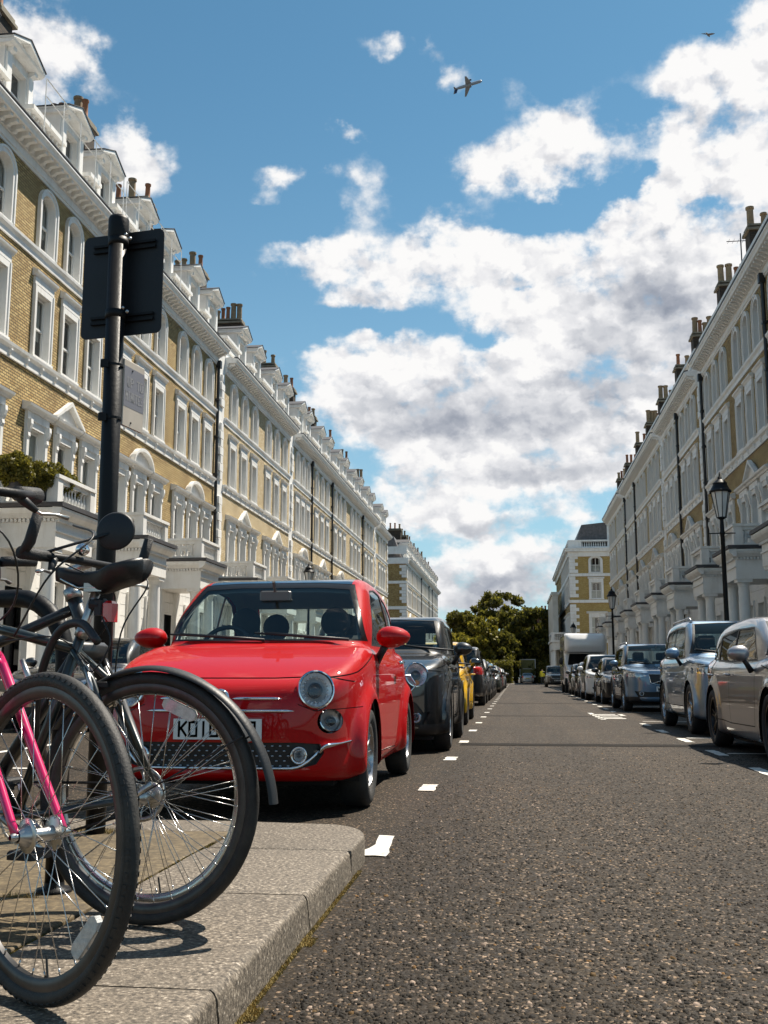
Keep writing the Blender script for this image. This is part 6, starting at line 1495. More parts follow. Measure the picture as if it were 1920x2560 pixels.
def tubes(name, segs, m, root, seg=12):
    b_ = MB()
    for pts, r in segs: b_.tube(pts, r, seg)
    return b_.build(name, m, root, True)
def saddle(root, x, z, m=LEATHER):
    b_ = MB(); n = 15; vs = []; k = 14
    for i in range(n + 1):
        t = i / n; xx = x + .145 - .285 * t; w = .020 + .052 * (1 / (1 + math.exp(-(t - .62) * 13))) + .010 * t; w *= (1 if 0 < i < n else .35) * (1 if i not in (1, n - 1) else .8)
        zz = z + .012 * math.sin(t * PI * 1.5 + 2.6) + .014 * (t > .6) * (t - .6) * 2.5; dep = .030 + .030 * min(1, t * 1.6)
        for j in range(k):
            a = 2 * PI * j / k; cy = math.cos(a); sz = math.sin(a); dip = -.010 * math.exp(-(cy / .28) ** 2) * (sz > 0) * (t > .45)
            vs.append((xx + (.03 * abs(cy) if i > n - 3 else 0) * -1, w * cy * (1 if sz > 0 else .92), zz + (sz * .016 if sz > 0 else sz * dep) + dip))
    fs = [(i * k + j, i * k + (j + 1) % k, (i + 1) * k + (j + 1) % k, (i + 1) * k + j) for i in range(n) for j in range(k)] + [tuple(range(k)), tuple(range(n * k, (n + 1) * k))]
    b_.add(vs, fs); so = b_.build('saddle', m, root, True)
    b_ = MB()
    for s_ in (1, -1): b_.tube([(x + .12, s_ * .012, z - .018), (x + .05, s_ * .022, z - .048), (x - .04, s_ * .022, z - .048), (x - .11, s_ * .035, z - .020)], .0038, 6)
    b_.build('saddle_rail', CHROME, so, True); return so
def lever(root, p, d, up, m=SILVER):
    b_ = MB(); p = Vector(p); d = Vector(d).normalized(); up = Vector(up).normalized()
    b_.tube([p, p + up * -.02 + d * .02, p + up * -.045 + d * .05], [.014, .013, .008], 8); br = b_.build('brake_lever', PLASTIC, root, True)
    b_ = MB(); b_.tube([p + up * -.035 + d * .03, p + up * -.05 + d * .06, p + up * -.045 + d * .10, p + up * -.05 + d * .135], [.007, .007, .006, .009], 8, flat=.7); b_.build('lever_blade', m, br, True)
def bicycle(name, label, fwd, front=None, rear=None, frame=DGREEN, R=.35, tw=.038, wb=1.03, seat=(.235, .815, .19, .945, .995), bb=(.435, .28), head=((.735, .74), (.69, .90)), rimm=RIMG, key='A', susp=False, bars='flat', guard=None, refl_r=None, refl_f=None, disc_r=False, disc_f=False, forkm=None, tube=.016, lean=0.0, saddle_on=True, z0=.117, steer=0.0, bar_h=.06, stem_l=.08):
    rz = math.atan2(fwd[1], fwd[0]); f = Vector((math.cos(rz), math.sin(rz)))
    if rear is not None: loc = Vector(rear)
    else: loc = Vector(front) - f * wb
    root = thing(name, label, 'bicycle', (loc.x, loc.y, z0), rz, 'bicycles on the island'); root.rotation_euler = (lean, 0, rz)
    bike_wheel(root, 0, R, tw, rimm, key, refl_r, disc_r); fw_ = bike_wheel(root, wb, R, tw, rimm, key, refl_f, disc_f)
    stx, stz, spx, spz, sz = seat; (hx0, hz0), (hx1, hz1) = head
    T = tube
    tubes('frame', [([(bb[0], 0, bb[1]), (stx, 0, stz)], T * .95), ([(lerp(stx, bb[0], .09), 0, lerp(stz, bb[1], .09)), (hx1 + .012, 0, hz1 - .03)], T * .95), ([(bb[0], 0, bb[1]), (hx0 + .008, 0, hz0 + .03)], T * 1.15), ([(hx0, 0, hz0), (hx1, 0, hz1)], T * 1.25)]
          + [([(lerp(stx, bb[0], .10), s_ * .014, lerp(stz, bb[1], .10)), (lerp(stx, 0, .30), s_ * .045, lerp(stz, R, .30)), (0, s_ * .066, R)], [T * .55, T * .6, T * .5]) for s_ in (1, -1)]
          + [([(bb[0], s_ * .025, bb[1]), (bb[0] - .10, s_ * .05, bb[1] + .01), (0, s_ * .066, R)], [T * .75, T * .65, T * .55]) for s_ in (1, -1)], frame, root)
    fr = bpy.data.objects[root.children[-1].name]
    # seat post, clamp, saddle
    tubes('seat_post', [([(lerp(stx, bb[0], .2), 0, lerp(stz, bb[1], .2)), (spx, 0, spz)], .0138)], SILVER, root)
    b_ = MB(); b_.tube([(stx + .005, 0, stz - .012), (stx - .008, 0, stz + .014)], T * 1.25, 12); b_.tube([(stx - .03, -.012, stz), (stx - .03, .018, stz)], .005, 6); b_.build('seat_clamp', SILVER, root, True)
    b_ = MB(); b_.box(spx - .03, spx + .03, -.025, .025, spz - .01, spz + .016); b_.build('saddle_clamp', SILVER, root)
    saddle(root, (spx + .0), sz)
    # cranks
    b_ = MB(); M = Matrix.Translation((bb[0], -.045, bb[1])) @ Matrix.Rotation(-PI / 2, 4, 'X')
    b_.lathe([(.088, -.002), (.094, -.002), (.094, .002), (.088, .002), (.088, -.002)], 44, M=M)
    for k in range(40): a = 2 * PI * k / 40; b_.box(bb[0] + .093 * math.cos(a) - .003, bb[0] + .093 * math.cos(a) + .003, -.047, -.043, bb[1] + .093 * math.sin(a) - .003, bb[1] + .093 * math.sin(a) + .003)
    for k in range(5): a = 2 * PI * k / 5; b_.tube([(bb[0], -.045, bb[1]), (bb[0] + .09 * math.cos(a), -.045, bb[1] + .09 * math.sin(a))], .007, 6)
    b_.build('chainring', SILVER, root)
    for s_, a in ((-1, .5), (1, .5 + PI)):
        e = (bb[0] + .17 * math.cos(a), s_ * .075, bb[1] + .17 * math.sin(a)); cr = tubes('crank', [([(bb[0], s_ * .055, bb[1]), e], [.013, .010])], SILVER, root); b_ = MB(); b_.bevbox(e[0] - .045, e[0] + .045, min(s_ * .085, s_ * .175), max(s_ * .085, s_ * .175), e[2] - .012, e[2] + .012, .006); b_.build('pedal', PLASTIC, cr)
    b_ = MB()
    for dz in (.092, -.092): b_.tube([(bb[0], -.045, bb[1] + dz), (.0, -.045, R + dz * .35)], .004, 5)
    b_.build('chain', IRON, root)
    # fork
    fm = forkm or frame; ax = Vector((wb, 0, R)); hd = (Vector((hx0, 0, hz0)) - Vector((hx1, 0, hz1))).normalized(); cr0 = Vector((hx0, 0, hz0)) + hd * .02
    if susp:
        for s_ in (1, -1):
            top = cr0 + Vector((0, s_ * .055, 0)); bot = ax + Vector((-.02, s_ * .055, .02)); mid = top.lerp(bot, .38)
            tubes('fork_stanchion', [([top, mid + (bot - top) * .06], .0135)], mat('stanchion_black', (.02, .02, .02), .2, .3), root); tubes('fork_leg', [([mid, bot, ax + Vector((0, s_ * .055, 0))], [.021, .017, .012])], fm, root)
        b_ = MB(); b_.bevbox(cr0.x - .028, cr0.x + .028, -.075, .075, cr0.z - .035, cr0.z + .02, .012); b_.tube([tuple(cr0 + Vector((-.02, -.055, -.33 * .0 - .17))), tuple(cr0 + Vector((.02, .0, -.10))), tuple(cr0 + Vector((-.02, .055, -.17)))], .014, 8); b_.build('fork_crown', fm, root, True)
    else:
        for s_ in (1, -1):
            P = [cr0 + Vector((0, s_ * .022, 0)), cr0 + Vector((0, s_ * .048, -.03)), cr0.lerp(ax, .6) + Vector((-.012, s_ * .054, 0)), ax + Vector((0, s_ * .058, .0))]
            tubes('fork_blade', [(spline([tuple(q) for q in P], 5), [lerp(.0155, .009, i / 15) for i in range(16)])], fm, root)
    # stem and bars
    st0 = Vector((hx1, 0, hz1)); up = -hd; top = st0 + up * bar_h; tubes('headset', [([st0 - up * .004, st0 + up * .03], T * 1.45)], SILVER, root)
    ctr = top + Vector((stem_l, 0, stem_l * .35)); tubes('stem', [([st0 + up * .02, top, top + Vector((.01, 0, .004)), ctr], [.0145, .0155, .0155, .014])], SILVER, root)
    return root, ctr, fr
def flatbar(root, ctr, half=.30, sweep=.05, rise=.02, grip_up=0, barends=False, m=None, gr=.0178):
    b_ = MB(); b_.tube([tuple(ctr + Vector((-sweep, s * half, rise))) for s in (-1,)] + [tuple(ctr + Vector((0, -half * .35, 0))), tuple(ctr), tuple(ctr + Vector((0, half * .35, 0))), tuple(ctr + Vector((-sweep, half, rise)))], .0125, 10); hb = b_.build('handlebar', m or BLACK, root, True)
    for s_ in (1, -1):
        g0 = ctr + Vector((-sweep * .62, s_ * half * .62, rise * .62)); g1 = ctr + Vector((-sweep * 1.03, s_ * half * 1.02, rise * 1.03)); b_ = MB(); b_.tube([g0, g0.lerp(g1, .5), g1], [gr * .92, gr, gr * 1.06], 12); b_.build('grip', GRIP, hb, True)
        lever(hb, ctr + Vector((-sweep * .5, s_ * half * .56, rise * .5)), (.15, s_ * .75, -.05), (-.35, 0, 1))
        if barends: b_ = MB(); b_.tube([g1 + Vector((0, -s_ * .012, 0)), g1 + Vector((.03, 0, .03)), g1 + Vector((.055, 0, .115))], [.014, .0165, .0155], 10); b_.build('bar_end', GRIP, hb, True)
    return hb
def mudguard(root, cx, R, a0, a1, w, m, name='mudguard', stay=True, lift=.016, lift2=None):
    n = 34; vs = []; fs = []; k = 6; lf0 = lift
    for i in range(n + 1):
        a = lerp(a0, a1, i / n); lift = lf0 if lift2 is None else lerp(lf0, lift2, max(0, (i / n - .5) * 2) ** 1.5)
        for j in range(k):
            t = lerp(-1, 1, j / (k - 1)); rr = R + lift - .010 * t * t; vs.append((cx + rr * math.cos(a), w * t, R + rr * math.sin(a)))
        for j in range(k):
            t = lerp(1, -1, j / (k - 1)); rr = R + lift - .010 * t * t - .003; vs.append((cx + rr * math.cos(a), w * t, R + rr * math.sin(a)))
    K = 2 * k
    for i in range(n):
        for j in range(K): fs.append((i * K + j, i * K + (j + 1) % K, (i + 1) * K + (j + 1) % K, (i + 1) * K + j))
    fs += [tuple(range(K)), tuple(range(n * K, (n + 1) * K))]
    b_ = MB(); b_.add(vs, fs); mg = b_.build(name, m, root, True, 60)
    if stay:
        b_ = MB(); aa = lerp(a0, a1, .80 if a1 > a0 else .8)
        for s_ in (1, -1): b_.tube([(cx, s_ * .072, R), (cx + (R + .005) * math.cos(aa), s_ * (w + .002), R + (R + .005) * math.sin(aa))], .0028, 6)
        b_.build('mudguard_stay', IRON, mg)
    return mg
def cables(root, paths, r=.0026):
    for P in paths:
        b_ = MB(); b_.tube(spline(P, 7), r, 6); b_.build('cable', CABLE, root, True)

# the dark green town bike, rear wheel toward the red car
A, ctr, _ = bicycle('green_bicycle', 'dark green bicycle with black saddle, red tail lamp and long rear mudguard', (-.981, .19), rear=(-1.045, 2.952), key='A', refl_r=((1.96, .262),), tube=.0165, bar_h=.12)
flatbar(A, ctr, .29, .10, .03)
mudguard(A, 0, .35, math.radians(30), math.radians(181), .026, PLASTIC, lift2=.055)
mudguard(A, 1.03, .35, math.radians(20), math.radians(150), .024, PLASTIC)
b_ = MB(); b_.bevbox(.125, .158, -.022, .026, .845, .907, .008); tl = b_.build('tail_lamp', REDL, A)
b_ = MB(); b_.bevbox(.158, .190, -.018, .018, .865, .915, .006); b_.tube([(.175, 0, .895), (.205, 0, .90)], .02, 10); b_.build('lamp_bracket', PLASTIC, tl)
for s_ in (1, -1):     # V-brake arms on the seat stays
    b_ = MB(); b_.tube([(.145, s_ * .055, .60), (.160, s_ * .058, .66), (.185, s_ * .050, .715)], [.009, .008, .006], 8); b_.tube([(.13, s_ * .040, .605), (.17, s_ * .040, .66)], .006, 6); br = b_.build('brake_arm', SILVER, A, True)
    b_ = MB(); b_.bevbox(.12, .175, s_ * .030 - .006, s_ * .030 + .006, .655, .672, .003); b_.build('brake_pad', RUBBER, br)
b_ = MB(); b_.tube([(-.004, .066, .35), (.0, .082, .35)], .011, 10); b_.tube([(-.012, .085, .35), (-.02, .088, .362), (-.065, .085, .395)], [.007, .006, .008], 8); b_.build('quick_release', SILVER, A, True)
b_ = MB(); b_.lathe([(.012, 0), (.026, .001), (.03, .004), (.026, .007), (.012, .008)], 22, M=Matrix.Translation((0, -.036, .35)) @ Matrix.Rotation(PI / 2, 4, 'X')); b_.lathe([(.012, 0), (.034, .001), (.037, .004), (.034, .006), (.012, .007)], 22, M=Matrix.Translation((0, -.026, .35)) @ Matrix.Rotation(PI / 2, 4, 'X')); b_.build('sprocket', SILVER, A, True)
cables(A, [[(.15, .03, .86), (.10, .06, .78), (.15, .07, .70), (.22, .03, .74)], [(.21, -.01, .72), (.30, .03, .80), (.5, .03, .79)]])

# the pink bike nearest the camera: fork, front wheel, bar end
B_, ctr, _ = bicycle('pink_bicycle', 'bright pink bicycle with knobbly front tyre nearest the camera', (.825, -.563), front=(-1.025, 2.235), frame=PINK, rimm=RIMG, key='treadB', R=.348, tw=.036, refl_f=((-.76, .265),), tube=.0175, bar_h=.20, head=((.735, .76), (.69, .90)))
hb = flatbar(B_, ctr + Vector((-.02, 0, .03)), .23, .15, .03, gr=.022)
for s_ in (1, -1): b_ = MB(); b_.tube([(.86, s_ * .052, .615), (.855, s_ * .055, .68), (.835, s_ * .045, .725)], [.009, .008, .006], 8); b_.build('brake_arm', SILVER, B_, True)
b_ = MB(); M = Matrix.Translation((1.03, 0, .348)) @ Matrix.Rotation(-PI / 2, 4, 'X')
for y in (-.034, .030):
    b_.lathe([(.014, y), (.036, y), (.038, y + .002), (.036, y + .004), (.014, y + .004)], 24, M=M)
b_.lathe([(.017, -.03), (.013, 0), (.017, .03)], 16, M=M); b_.build('hub_flange', SILVER, B_, True)
cables(B_, [[(.78, .20, 1.07), (.95, .15, 1.02), (.93, .05, .92), (.82, .03, .78)], [(.80, -.2, 1.07), (.98, -.10, 1.0), (.9, -.02, .85), (.6, .0, .76)]])

# the black hybrid with suspension fork, behind the green one and pointing the other way
C_, ctr, _ = bicycle('black_bicycle', 'black bicycle with suspension fork, bar ends and a round mirror behind the green one', (.981, -.19), front=(-1.088, 3.085), frame=mat('satin_black', (.012, .012, .013), .4, coat=.3), rimm=RIMS, key='C', R=.345, tw=.036, susp=True, disc_f=True, tube=.0185, head=((.80, .79), (.745, .93)), bar_h=.085, stem_l=.085, seat=(.20, .74, .15, .86, .91))
hb = flatbar(C_, ctr, .30, .03, .0, barends=True)
b_ = MB(); b_.tube([tuple(ctr + Vector((-.02, -.20, .012))), tuple(ctr + Vector((.02, -.17, .03))), tuple(ctr + Vector((.13, -.10, .075)))], .005, 6); ms = b_.build('mirror_stem', IRON, C_, True)
b_ = MB(); b_.lathe([(0, -.012), (.040, -.010), (.056, -.002), (.060, .004), (.055, .009), (0, .009)], 28, M=Matrix.Translation(ctr + Vector((.145, -.09, .082))) @ Vector((.25, -.95, .1)).to_track_quat('Z', 'Y').to_matrix().to_4x4()); b_.build('round_mirror', PLASTIC, C_, True)
b_ = MB(); b_.ball(tuple(ctr + Vector((.01, -.06, .035))), .022, .022, .02); b_.build('bell', CHROME, C_, True)
mudguard(C_, 1.03, .345, math.radians(25), math.radians(140), .028, PLASTIC, stay=False, lift=.03)
cables(C_, [[tuple(ctr + Vector((.02, .14, -.02))), tuple(ctr + Vector((.16, .08, -.06))), tuple(ctr + Vector((.10, .03, -.22))), (.86, .06, .55)], [tuple(ctr + Vector((.02, -.16, -.02))), tuple(ctr + Vector((.15, -.10, -.10))), tuple(ctr + Vector((.05, .0, -.22))), (.70, .02, .74)]])
b_ = MB()
def strokes(mb, text, M, ch=.03, cw=.018, sw=.0025, pitch=.025):
    L_ = {'G': [((.9, .85), (.7, 1)), ((.7, 1), (.2, 1)), ((.2, 1), (0, .7)), ((0, .7), (0, .3)), ((0, .3), (.2, 0)), ((.2, 0), (.9, 0)), ((.9, 0), (.9, .45)), ((.9, .45), (.5, .45))], 'I': [((.4, 0), (.4, 1))], 'A': [((0, 0), (.45, 1)), ((.45, 1), (.9, 0)), ((.2, .4), (.7, .4))], 'N': [((0, 0), (0, 1)), ((0, 1), (.9, 0)), ((.9, 0), (.9, 1))], 'T': [((.45, 0), (.45, 1)), ((0, 1), (.9, 1))], 'U': [((0, 1), (0, .2)), ((0, .2), (.25, 0)), ((.25, 0), (.65, 0)), ((.65, 0), (.9, .2)), ((.9, .2), (.9, 1))], 'E': [((0, 0), (0, 1)), ((0, 1), (.9, 1)), ((0, .5), (.7, .5)), ((0, 0), (.9, 0))], 'S': [((.9, .85), (.6, 1)), ((.6, 1), (.2, 1)), ((.2, 1), (0, .75)), ((0, .75), (.9, .3)), ((.9, .3), (.7, 0)), ((.7, 0), (0, .1))], 'R': [((0, 0), (0, 1)), ((0, 1), (.9, .9)), ((.9, .9), (.9, .55)), ((.9, .55), (0, .5)), ((.3, .5), (.9, 0))], 'D': GL['D'], 'O': GL['O'], 'P': GL['P'], 'M': GL['M'], 'W': GL['W'], ' ': []}
    for i, c in enumerate(text):
        for a, e in L_.get(c, []):
            a = Vector((i * pitch + a[0] * cw, a[1] * ch)); e = Vector((i * pitch + e[0] * cw, e[1] * ch)); dd = (e - a).normalized(); nn = Vector((-dd.y, dd.x)) * sw; a = a - dd * sw; e = e + dd * sw
            mb.add([tuple(M @ Vector((q.x, q.y, 0))) for q in (a - nn, e - nn, e + nn, a + nn)], [(0, 1, 2, 3)])
hdv = (Vector((.80, 0, .79)) - Vector((.745, 0, .93))).normalized()
strokes(b_, 'GIANT', Matrix.Translation((.80, -.078, .70)) @ Matrix.Rotation(PI / 2, 4, 'X'), .022, .016, .0018, .021)
b_.build('lettering', SASH, C_)

# steel hoops the bicycles lean on
def stand(x0, y0, x1, y1, h, r, label):
    d = Vector((x1 - x0, y1 - y0, 0)); L_ = d.length; root = thing('bicycle_stand', label, 'bicycle stand', (x0, y0, .117), math.atan2(d.y, d.x), 'bicycle stands')
    P = [(0, 0, -.02), (0, 0, h - .22)] + [(.22 - .22 * math.cos(t), 0, h - .22 + .22 * math.sin(t)) for t in np.linspace(.2, PI / 2, 7)] + [(L_ - .22 + .22 * math.sin(t), 0, h - .22 + .22 * math.cos(t)) for t in np.linspace(0, PI / 2, 8)] + [(L_, 0, -.02)]
    tubes('hoop', [(P, r)], BLACK, root, 16)
    b_ = MB(); [b_.lathe([(r * 1.9, 0), (r * 1.9, .008), (r * 1.05, .012), (r * 1.02, .03)], 18, c=(x, 0, 0)) for x in (0, L_)]; b_.build('foot_plate', BLACK, root, True)
stand(-1.495, 3.38, -2.28, 3.62, .955, .031, 'black steel cycle hoop behind the green bicycle, foot on the paving')
stand(-1.75, 2.55, -2.5, 2.75, .82, .025, 'black steel cycle hoop nearer the left edge behind the pink bicycle')
b_ = MB(); b_.tube(spline([(-1.17, 2.86, .90), (-1.24, 2.90, .955), (-1.33, 2.95, .93), (-1.40, 3.0, .80), (-1.45, 3.1, .62), (-1.47, 3.3, .5)], 6), .0125, 10)
tag(b_.build('cable_lock', mat('lock_sleeve', (.02, .02, .021), .45), None, True), 'thick black cable lock looped from the green bicycle to the hoop', 'lock')
# ------------------------------------------------------------------ sign post, street lamps, shrubs, trees, sky traffic
def sign_post():
    root = thing('sign_post', 'tall black pole with the back of a square traffic sign', 'sign', (-1.872, 4.64, .115))
    b_ = MB(); b_.tube([(0, 0, -.03), (-.010, 0, 2.86)], .044, 20); b_.build('pole', BLACK, root, True)
    b_ = MB(); b_.lathe([(.047, 2.80), (.050, 2.81), (.050, 2.90), (.044, 2.915), (0, 2.915)], 20, c=(-.01, 0, 0)); b_.build('cap', BLACK, root, True)
    b_ = MB(); out_ = []
    x0, x1, z0, z1, r = -.235, .205, 2.33, 2.86, .03
    for cx, cz, a0 in ((x1 - r, z0 + r, -90), (x1 - r, z1 - r, 0), (x0 + r, z1 - r, 90), (x0 + r, z0 + r, 180)): out_ += arc(cx, cz, r, a0, a0 + 90, 4)
    M = Matrix.Rotation(math.radians(-9), 4, 'Z')
    n = len(out_); vs = [tuple(M @ Vector((x, y, z))) for y in (.062, .066) for x, z in out_]
    b_.add(vs, [tuple(range(n)), tuple(reversed(range(n, 2 * n)))] + [(i, (i + 1) % n, n + (i + 1) % n, n + i) for i in range(n)])
    pn = b_.build('sign_panel', mat('sign_back', (.006, .007, .010), .55, var=.3, vscale=8, bump=.1, bscale=150), root)
    for z in (2.415, 2.785):
        b_ = MB(); b_.box(-.175, .165, .046, .060, z - .020, z - .008, M); b_.box(-.175, .165, .046, .060, z + .008, z + .020, M); b_.box(-.175, .165, .057, .0615, z - .008, z + .008, M); b_.build('channel_rail', BLACK, pn)
        b_ = MB(); b_.lathe([(.0455, z - .02), (.049, z - .02), (.049, z + .02), (.0455, z + .02)], 20, c=(-.008, 0, 0)); cl = b_.build('clip', BLACK, root, True)
        b_ = MB(); b_.ball((.058, -.02, z + .008), .010, .010, .010); b_.ball((.045, -.042, z + .02), .008, .008, .008); b_.build('bolt', ALLOY, cl, True)
sign_post()
def notice():
    """white plate strapped to the pole with two steel bands, turned almost edge-on"""
    root = thing('parking_notice', 'white and grey notice plate strapped edge-on to the black pole', 'sign', (-1.872, 4.64, .115))
    a = math.radians(81); d = Vector((math.cos(a), math.sin(a), 0)); o = Vector((.030, .030, 0)); z0, z1, w = 1.88, 2.21, .20
    M = Matrix(((d.x, d.y, 0, o.x), (d.y, -d.x, 0, o.y), (0, 0, 1, 0), (0, 0, 0, 1)))
    b_ = MB(); b_.bevbox(0, w, -.006, .006, z0, z1, .004, M); pl = b_.build('plate', mat('notice_white', (.40, .36, .31), .6, var=.08, vscale=8), root)
    b_ = MB(); 
    for y in (.0068,): b_.add([tuple(M @ Vector(q)) for q in ((.004, y, 1.975), (w - .004, y, 1.975), (w - .004, y, 2.175), (.004, y, 2.175))], [(0, 1, 2, 3)])
    b_.build('blue_band', mat('notice_blue', (.15, .155, .185), .6), pl)
    b_ = MB(); Q = M @ Matrix.Translation((.035, .0078, 2.08)) @ Matrix(((1, 0, 0, 0), (0, 0, 1, 0), (0, 1, 0, 0), (0, 0, 0, 1)))
    strokes(b_, 'UP TO', Q, .042, .022, .0035, .031)
    Q2 = M @ Matrix.Translation((.022, .0078, 2.01)) @ Matrix(((1, 0, 0, 0), (0, 0, 1, 0), (0, 1, 0, 0), (0, 0, 0, 1))); strokes(b_, 'MINUTES', Q2, .042, .016, .003, .0235)
    b_.build('lettering', mat('faded_print', (.27, .27, .28), .6), pl)
    for z in (1.90, 2.16):
        b_ = MB(); b_.lathe([(.0452, z - .006), (.0475, z - .006), (.0475, z + .006), (.0452, z + .006)], 18, c=(-.006, 0, 0)); b_.tube([tuple(M @ Vector((-.01, -.008, z))), tuple(M @ Vector((.06, -.012, z))), tuple(M @ Vector((.08, .009, z + .004)))], .005, 6); b_.bevbox(-.05, -.01, -.06, -.045, z - .02, z + .02, .004); b_.build('strap', BLACK, root)
notice()
def lamp(x, y, h, label):
    root = thing('street_lamp', label, 'street lamp', (x, y, .118), 0, 'lantern street lamps')
    b_ = MB(); b_.lathe([(.13, 0), (.13, .10), (.10, .14), (.095, .75), (.11, .80), (.07, .88), (.055, 1.0), (.048, h - 1.35), (.07, h - 1.32), (.05, h - 1.28), (.04, h - 1.02), (.09, h - .98)], 14); b_.build('post', BLACK, root, True, 40)
    b_ = MB(); b_.tube([(-.28, 0, h - 1.32), (.28, 0, h - 1.32)], .014, 6); b_.build('ladder_bar', BLACK, root)
    b_ = MB(); n = 8
    for k in range(n):
        a = 2 * PI * k / n; b_.tube([(.10 * math.cos(a), .10 * math.sin(a), h - .97), (.205 * math.cos(a), .205 * math.sin(a), h - .40)], .009, 5)
    b_.lathe([(.10, h - .98), (.115, h - .97), (.10, h - .96)], 16); b_.build('lantern_frame', BLACK, root)
    b_ = MB(); b_.lathe([(.095, h - .97), (.198, h - .40)], 8); b_.build('lantern_glass', mat('lantern_opal', (.62, .62, .60), .25, var=.1, vscale=3, coat=.5), root)
    b_ = MB(); b_.lathe([(.235, h - .41), (.245, h - .37), (.22, h - .35), (.17, h - .27), (.15, h - .22), (.16, h - .20), (.10, h - .14), (.045, h - .10), (.05, h - .07), (.02, h - .03), (.012, h + .05), (0, h + .07)], 16); b_.build('lantern_cap', BLACK, root, True, 40)
lamp(4.62, 23.6, 5.15, 'tall black street lamp with glass lantern near the right edge')
lamp(4.62, 50.1, 4.85, 'black lantern street lamp beside the motorhome')
lamp(4.65, 83.3, 4.95, 'distant black lantern street lamp behind the motorhome pod')
lamp(-8.6, 43.6, 5.5, 'black lantern street lamp showing above the red car roof')
# area railings in front of the sunlit row
def railing(y0, y1, x, label):
    root = thing('area_railing', label, 'railing', (x, y0, .118), 0, 'area railings'); n = int((y1 - y0) / .16)
    b_ = MB(); b_.box(-.012, .012, 0, y1 - y0, .95, .99); b_.box(-.012, .012, 0, y1 - y0, .12, .16); b_.build('rail', IRON, root)
    b_ = MB(); b_.tube([(0, 0, 0), (0, 0, 1.05)], .010, 5); b_.lathe([(.018, 1.05), (.012, 1.1), (0, 1.16)], 6); me = b_.mesh('baluster_bar', IRON)
    for k in range(n): link('bar', me, root, (0, .08 + k * .16, 0))
railing(24.5, 26.6, -11.2, 'black spiked area railing by the nearest sunlit house'); railing(30.0, 33.2, -11.2, 'black spiked area railing before the house with balcony shrubs')
# foliage
def leafy(name, pts, size, m, parent=None, tri=1.0):
    """many small leaf faces at given points (N x 3), each turned its own way"""
    rng = np.random.default_rng(len(pts)); N = len(pts)
    a = rng.normal(size=(N, 3)); a[:, 2] = np.abs(a[:, 2]) * .4 + .1; a /= np.linalg.norm(a, axis=1)[:, None]; b_ = np.cross(a, rng.normal(size=(N, 3))); b_ /= np.linalg.norm(b_, axis=1)[:, None]
    c = np.cross(a, b_); s = size * rng.uniform(.6, 1.3, N)[:, None]
    vs = np.stack([pts - c * s * .9, pts + b_ * s * .5 + a * s * .12, pts + c * s, pts - b_ * s * .5 + a * s * .12], 1).reshape(-1, 3)
    me = bpy.data.meshes.new(name); me.vertices.add(4 * N); me.vertices.foreach_set('co', vs.reshape(-1)); me.loops.add(4 * N); me.loops.foreach_set('vertex_index', np.arange(4 * N, dtype=np.int32)); me.polygons.add(N); me.polygons.foreach_set('loop_start', np.arange(N, dtype=np.int32) * 4); me.update(calc_edges=True)
    at = me.attributes.new('tone', 'FLOAT', 'POINT'); at.data.foreach_set('value', np.repeat(rng.random(N), 4).astype(np.float32)); me.materials.append(m); return link(name, me, parent)
def leafmat(name, c1, c2, c3):
    m = bpy.data.materials.new(name); m.use_nodes = True; g = NT(m.node_tree); out = g.n('ShaderNodeOutputMaterial'); b_ = g.n('ShaderNodeBsdfPrincipled'); b_.inputs['Roughness'].default_value = .5
    an = g.n('ShaderNodeAttribute'); an.attribute_name = 'tone'; col = g.ramp(an.outputs['Fac'], [(0, c1), (.6, c2), (1, c3)]); g.l(col, b_.inputs['Base Color'])
    tr = g.n('ShaderNodeBsdfTranslucent'); g.l(col, tr.inputs[0]); mx = g.n('ShaderNodeMixShader'); mx.inputs[0].default_value = .5; g.l(b_.outputs[0], mx.inputs[1]); g.l(tr.outputs[0], mx.inputs[2]); g.l(mx.outputs[0], out.inputs[0]); return m
LF1 = leafmat('leaf_olive', (.045, .048, .010), (.14, .135, .022), (.27, .235, .035)); LF2 = leafmat('leaf_dark', (.05, .052, .011), (.14, .135, .022), (.25, .22, .034)); LF3 = leafmat('leaf_light', (.10, .10, .014), (.23, .205, .026), (.36, .30, .04)); LFB = leafmat('leaf_box', (.07, .065, .010), (.16, .145, .02), (.27, .23, .03))
BARK = mat('bark', (.055, .042, .03), .9, var=.3, vscale=5, bump=.6, bscale=25)
def tree(x, y, h, w, label, lf, n=9000, seed=0, base=.25, leaf=.26):
    rng = np.random.default_rng(seed + 11); root = thing('tree', label, 'tree', (x, y, 0), 0, 'trees closing the end of the street')
    b_ = MB(); tr = .16 + h * .012; b_.tube([(0, 0, 0), (.1, 0, h * .25), (-.1, .1, h * .5), (.05, 0, h * .8)], [tr, tr * .8, tr * .5, tr * .15], 9)
    C = []
    for i in range(95):
        zz = rng.uniform(base, .97); rad = w * math.sqrt(max(.02, 1 - ((zz - (base + .32)) / (.75)) ** 2)) * rng.uniform(.30, 1.08); a = rng.uniform(0, 6.28); c = np.array([rad * math.cos(a), rad * math.sin(a), zz * h]); C.append((c, rng.uniform(.10, .27) * w))
        if i < 14: b_.tube([(0, 0, zz * h * .55), tuple(c * np.array([.5, .5, .85])), tuple(c)], [tr * .35, tr * .2, tr * .06], 6)
    b_.build('trunk', BARK, root, True)
    per = n // len(C); P = []
    for c, r in C:
        q = rng.normal(size=(per, 3)); q /= np.linalg.norm(q, axis=1)[:, None]; q *= (rng.random(per) ** .45)[:, None] * r * np.array([1, 1, .75]); P.append(c + q + rng.normal(size=(per, 3)) * .16)
    leafy('crown', np.concatenate(P), leaf, lf, root)
